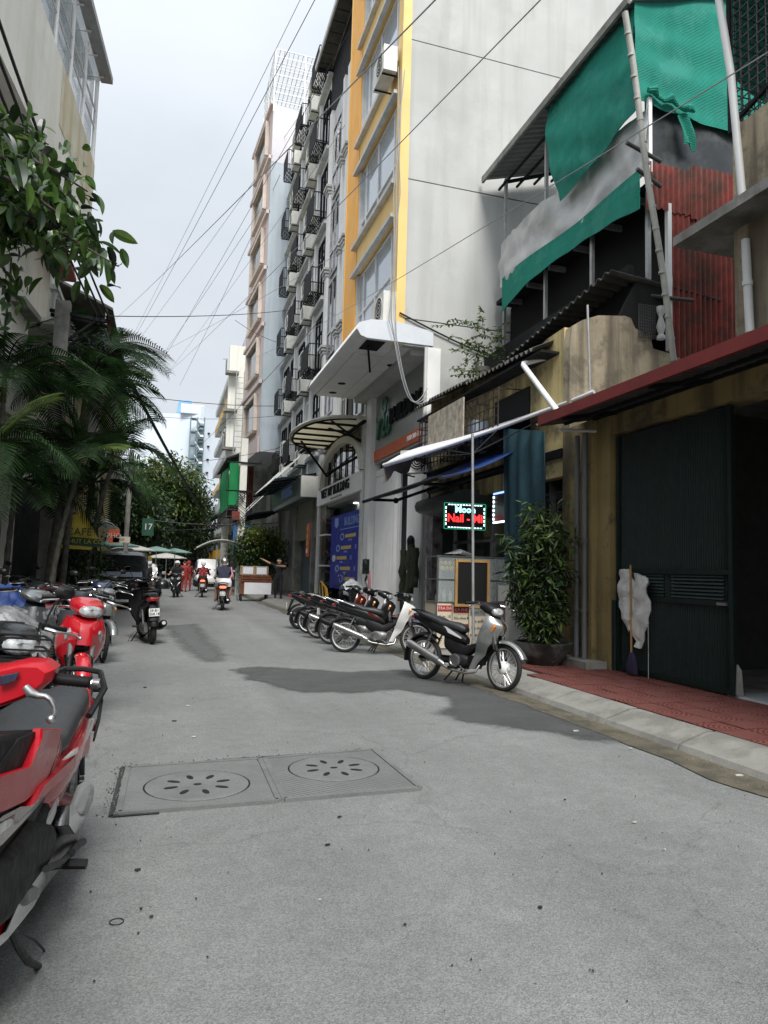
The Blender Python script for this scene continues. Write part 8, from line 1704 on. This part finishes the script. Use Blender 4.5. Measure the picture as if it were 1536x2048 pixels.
for lab, p, w_, h_, mt_, tx in (('small orange board fixed by the pole beyond the palms', (228, 1072), .38, .5, K['orange'], 'PHO'), ('pale board with dark lettering beside the orange one', (243, 1079), .6, .22, K['paper'], 'SUA'), ('dark green sign board with white bars under the far tree', (296, 1054), .42, .65, bpy.data.materials['dark_green_canvas'], '17')):
    q = at(p[0], p[1], 1, 28); t = thing('sign_board', lab, 'sign', q); MB().box(q, (w_, .06, h_)).build('board', mt_, t, smooth=False); text(tx, h_*.5, q+Vector((0, -.04, 0)), K['cloth_w'] if mt_ is not K['paper'] else K['dark'], t, 'y', .004)
ap_ = at(255, 1010, 1, 30); pp = thing('street_pole', 'slim grey pole rising behind the black pickup', 'pole', (ap_.x, 30, 0)); MB().tube([(ap_.x, 30, 0), (ap_.x+.05, 30, 6)], .10, 10).build('shaft', K['concrete'], pp)
pw2 = thing('concrete_pole', 'pale concrete pole beside the bright shrub across from the riders', 'utility pole', (3.75, 37.5, 0)); MB().prism([(3.6, 37.4, 0), (3.95, 37.4, 0), (3.95, 37.7, 0), (3.6, 37.7, 0)], (.0, 0, 8.2)).build('shaft', K['cream'], pw2, smooth=False)
for z_ in (5.4, 6.9): MB().beam((2.9, 37.35, z_), (4.7, 37.35, z_), .07).build('cross_arm', K['dark'], pw2, smooth=False)
for q in range(5): MB().tube([Vector((3.5+.1*q, 37.3, 5.3))+Vector((.3*math.sin(i+q), 0, -.22*i)) for i in range(9)], .02, 5).build('hanging_cable', K['wire'], pw2)
MB().box((3.45, 37.3, 4.1), (.4, .3, .45)).build('meter_box', K['rust'], pw2, smooth=False)
# ------------------------------------------------ far right: tall green-hung building
FR = thing('plant_hung_block', 'tall pale block with columns of air conditioners and hanging plants far along the right', 'building', (4, 66, 0))
rf = random.Random(5)
MB().prism([(5.7, 57, 0), (9.5, 57, 0), (9.5, 84, 0), (5.7, 84, 0)], (0, 0, 21)).build('wall', K['white'], FR, smooth=False)
MB().prism([(5.2, 57, 16.5), (9, 57, 16.5), (9, 62, 16.5), (5.2, 62, 16.5)], (0, 0, .2)).build('roof_slab', K['white'], FR, smooth=False)
for fl in range(8):
    z_ = 2.2+fl*2.35; MB().bb(4.95, 5.69, 57.3, 83, z_, z_+.12).build('balcony_slab', K['ac'], FR, smooth=False)
    for q in range(4):
        y_ = 58.5+q*5; w = MB().bb(5.62, 5.695, y_, y_+1.4, z_+.4, z_+1.9).build('window', K['glassd'], FR, smooth=False)
        ac_unit((5.1, y_+2.3, z_+.15), 'distant air conditioner, %s along the %s level of the plant hung block' % (('nearest', 'second', 'third', 'farthest')[q], ('lowest', 'second', 'third', 'fourth', 'fifth', 'sixth', 'seventh', 'topmost')[fl]), 'air conditioners on the plant hung block', 'x', 1.15)
    MB().bb(4.9, 4.94, 57.3, 83, z_+.12, z_+.6 if fl % 2 else z_+.9).build('balcony_front', K['white'] if fl % 3 else K['yel'], FR, smooth=False)
for i in range(7):
    p = Vector((4.85+rf.uniform(-.1, .2), 57.5+rf.random()*8, 4+i*2.3)); t = thing('hanging_plant', 'tuft of greenery hanging from a balcony of the far pale block', 'plant', p, 0, 'plants on the far balconies'); m_ = MB()
    for k in range(90): leafq(m_, p+Vector((rf.gauss(0, .25), rf.gauss(0, .4), rf.gauss(0, .35))), Vector((rf.uniform(-1, 1), rf.uniform(-1, 1), rf.uniform(-1, .4))).normalized()*.4, .07)
    tag(m_.build('foliage', K['lf1' if i % 2 else 'leafm'], t, smooth=False), kind='stuff')
SD = thing('steel_ladder_mast', 'tall steel lattice ladder standing by the far pale block', 'ladder', (3.75, 54, 0)); lx0 = at(462, 1000, 1, 55); lx1 = at(478, 1000, 1, 55); lt = at(465, 740, 1, 55)
for x_ in (lx0.x, lx1.x): MB().tube([(x_, 55, 0), (x_, 55, lt.z)], .045, 6).build('rail', K['steel'], SD)
for q in range(38): MB().beam((lx0.x, 55, .5+q*(lt.z-.6)/38), (lx1.x, 55, .5+q*(lt.z-.6)/38), .04).build('rung', K['steel'], SD, smooth=False)
TBd = thing('balcony_tower', 'cream tower with arched balcony and plants between the ladder and the pink building', 'building', (5, 58, 0)); bx_ = at(500, 900, 1, 53.5)
MB().bb(4.2, 8, 56.2, 56.9, 0, 19).build('wall', K['cream'], TBd, smooth=False)
for q in range(4): MB().bb(3.9, 4.9, 55.3, 56.1, 7.5+q*3, 7.7+q*3).bb(3.9, 3.96, 55.3, 56.1, 7.7+q*3, 8.6+q*3).build('balcony', K['concrete'], TBd, smooth=False)
# ------------------------------------------------ far pale blue apartment block with fire stairs
AP = thing('apartment_block', 'pale blue apartment block with open steel fire stairs at the end of the street', 'building', (3, 112, 0)); YA = 112
def A_(x, y, d=0): p = at(x, y, 1, YA+d); return p
xa, xb, xc, xd = A_(322, 900).x, A_(398, 900).x, A_(408, 900).x, A_(452, 900).x
zt1 = A_(400, 812).z; zt2 = A_(420, 800).z; zt3 = A_(340, 838).z
MB().prism([(xa-6, YA+4, 0), (xb, YA, 0), (xb, YA+12, 0), (xa-6, YA+14, 0)], (0, 0, zt3+1.2)).build('wall', K['blueapt'], AP, smooth=False)
MB().prism([(xc-.3, YA-.5, 0), (xd+2.2, YA+6, 0), (xd+2.2, YA+14, 0), (xb+.01, YA+14, 0), (xb+.01, YA, 0)], (0, 0, zt2-1.2)).build('wall', K['blueapt'], AP, smooth=False)
MB().bb(xb-3.0, xc-.31, YA+.1, YA+10, zt3+1.2, zt1+.2).build('stair_head', K['blueapt'], AP, smooth=False)
MB().prism([(A_(350, 850).x, YA+3, zt3+1.2), (A_(388, 850).x, YA+1, zt3+1.2), (A_(382, 850).x, YA+4, zt3+4), (A_(356, 850).x, YA+4, zt3+4)], (0, 5, 0)).build('roof', K['roofb'], AP, smooth=False)
sx0, sx1 = A_(378, 900).x, A_(405, 900).x; top_z = A_(375, 838).z; fh = 2.05
m_ = MB()
for x_ in (sx0, (sx0+sx1)/2, sx1):
    for y_ in (YA-2.4, YA-.7): m_.beam((x_, y_, 4), (x_, y_, top_z), .14, .14, (1, 0, 0))
m_.build('stair_frame', pm('grey_green_steel', (.13, .22, .24), .6), AP, smooth=False)
for q in range(9):
    z_ = top_z-.2-q*fh; MB().bb(sx0, sx0+.8, YA-2.4, YA-.7, z_-.08, z_).bb(sx1-.7, sx1, YA-2.4, YA-.7, z_-fh/2-.08, z_-fh/2).build('landing', bpy.data.materials['grey_green_steel'], AP, smooth=False)
    MB().beam((sx0+.7, YA-2.0, z_), (sx1-.6, YA-2.0, z_-fh/2), .8, .12).beam((sx1-.6, YA-1.1, z_-fh/2), (sx0+.7, YA-1.1, z_-fh), .8, .12).build('flight', K['dark'] if 0 else bpy.data.materials['grey_green_steel'], AP, smooth=False)
    MB().beam((sx0+.7, YA-2.42, z_+.5), (sx1-.6, YA-2.42, z_-fh/2+.5), .07, .10).beam((sx1-.6, YA-2.42, z_-fh/2+.4), (sx1, YA-2.42, z_-fh/2+.4), .06, .3).build('stair_rail', K['whitec'], AP, smooth=False)
    MB().bb((sx0+sx1)/2, sx1-.1, YA-.45, YA-.02, z_-1.6, z_-.3).build('dark_doorway', K['wallgrey'], AP, smooth=False)
for q in range(7):
    z_ = A_(350, 858).z-q*fh; w = MB().bb(A_(352, 900).x, A_(357, 900).x+.1, YA+1.3, YA+1.75, z_-.7, z_+.5).build('window', K['glassd'], AP, smooth=False)
    w = MB().bb(A_(330, 900).x-.2, A_(336, 900).x, YA+2.1, YA+3.1, z_-1.1, z_+.3).build('window', K['glassd'], AP, smooth=False)
    MB().bb(A_(414, 900).x, A_(419, 900).x, YA+.2, YA+.8, z_-.3, z_-.1).build('window_hood', K['dark'], AP, smooth=False)
for q in range(7): MB().prism([(xa-5.9, YA+3.85, 3+q*fh*1.2), (xb-2.9, YA+1.12, 3+q*fh*1.2), (xb-2.9, YA+1.3, 3+q*fh*1.2), (xa-5.9, YA+4.1, 3+q*fh*1.2)], (0, 0, .12)).build('floor_band', K['blueapt'], AP, smooth=False)
# buildings closing the view at the sides
BK = thing('background_house', 'row of low houses, one wall painted shade dark, behind the trees at the end of the street', 'building', (-12, 80, 0)); MB().bb(-25, -7, 60, 110, 0, 9).build('wall', K['concrete'], BK, smooth=False); MB().bb(-7, 10, 94, 98, 0, 4.6).build('wall', K['dark'], BK, smooth=False)  # second wall is near-black, painting in the shade beneath the trees
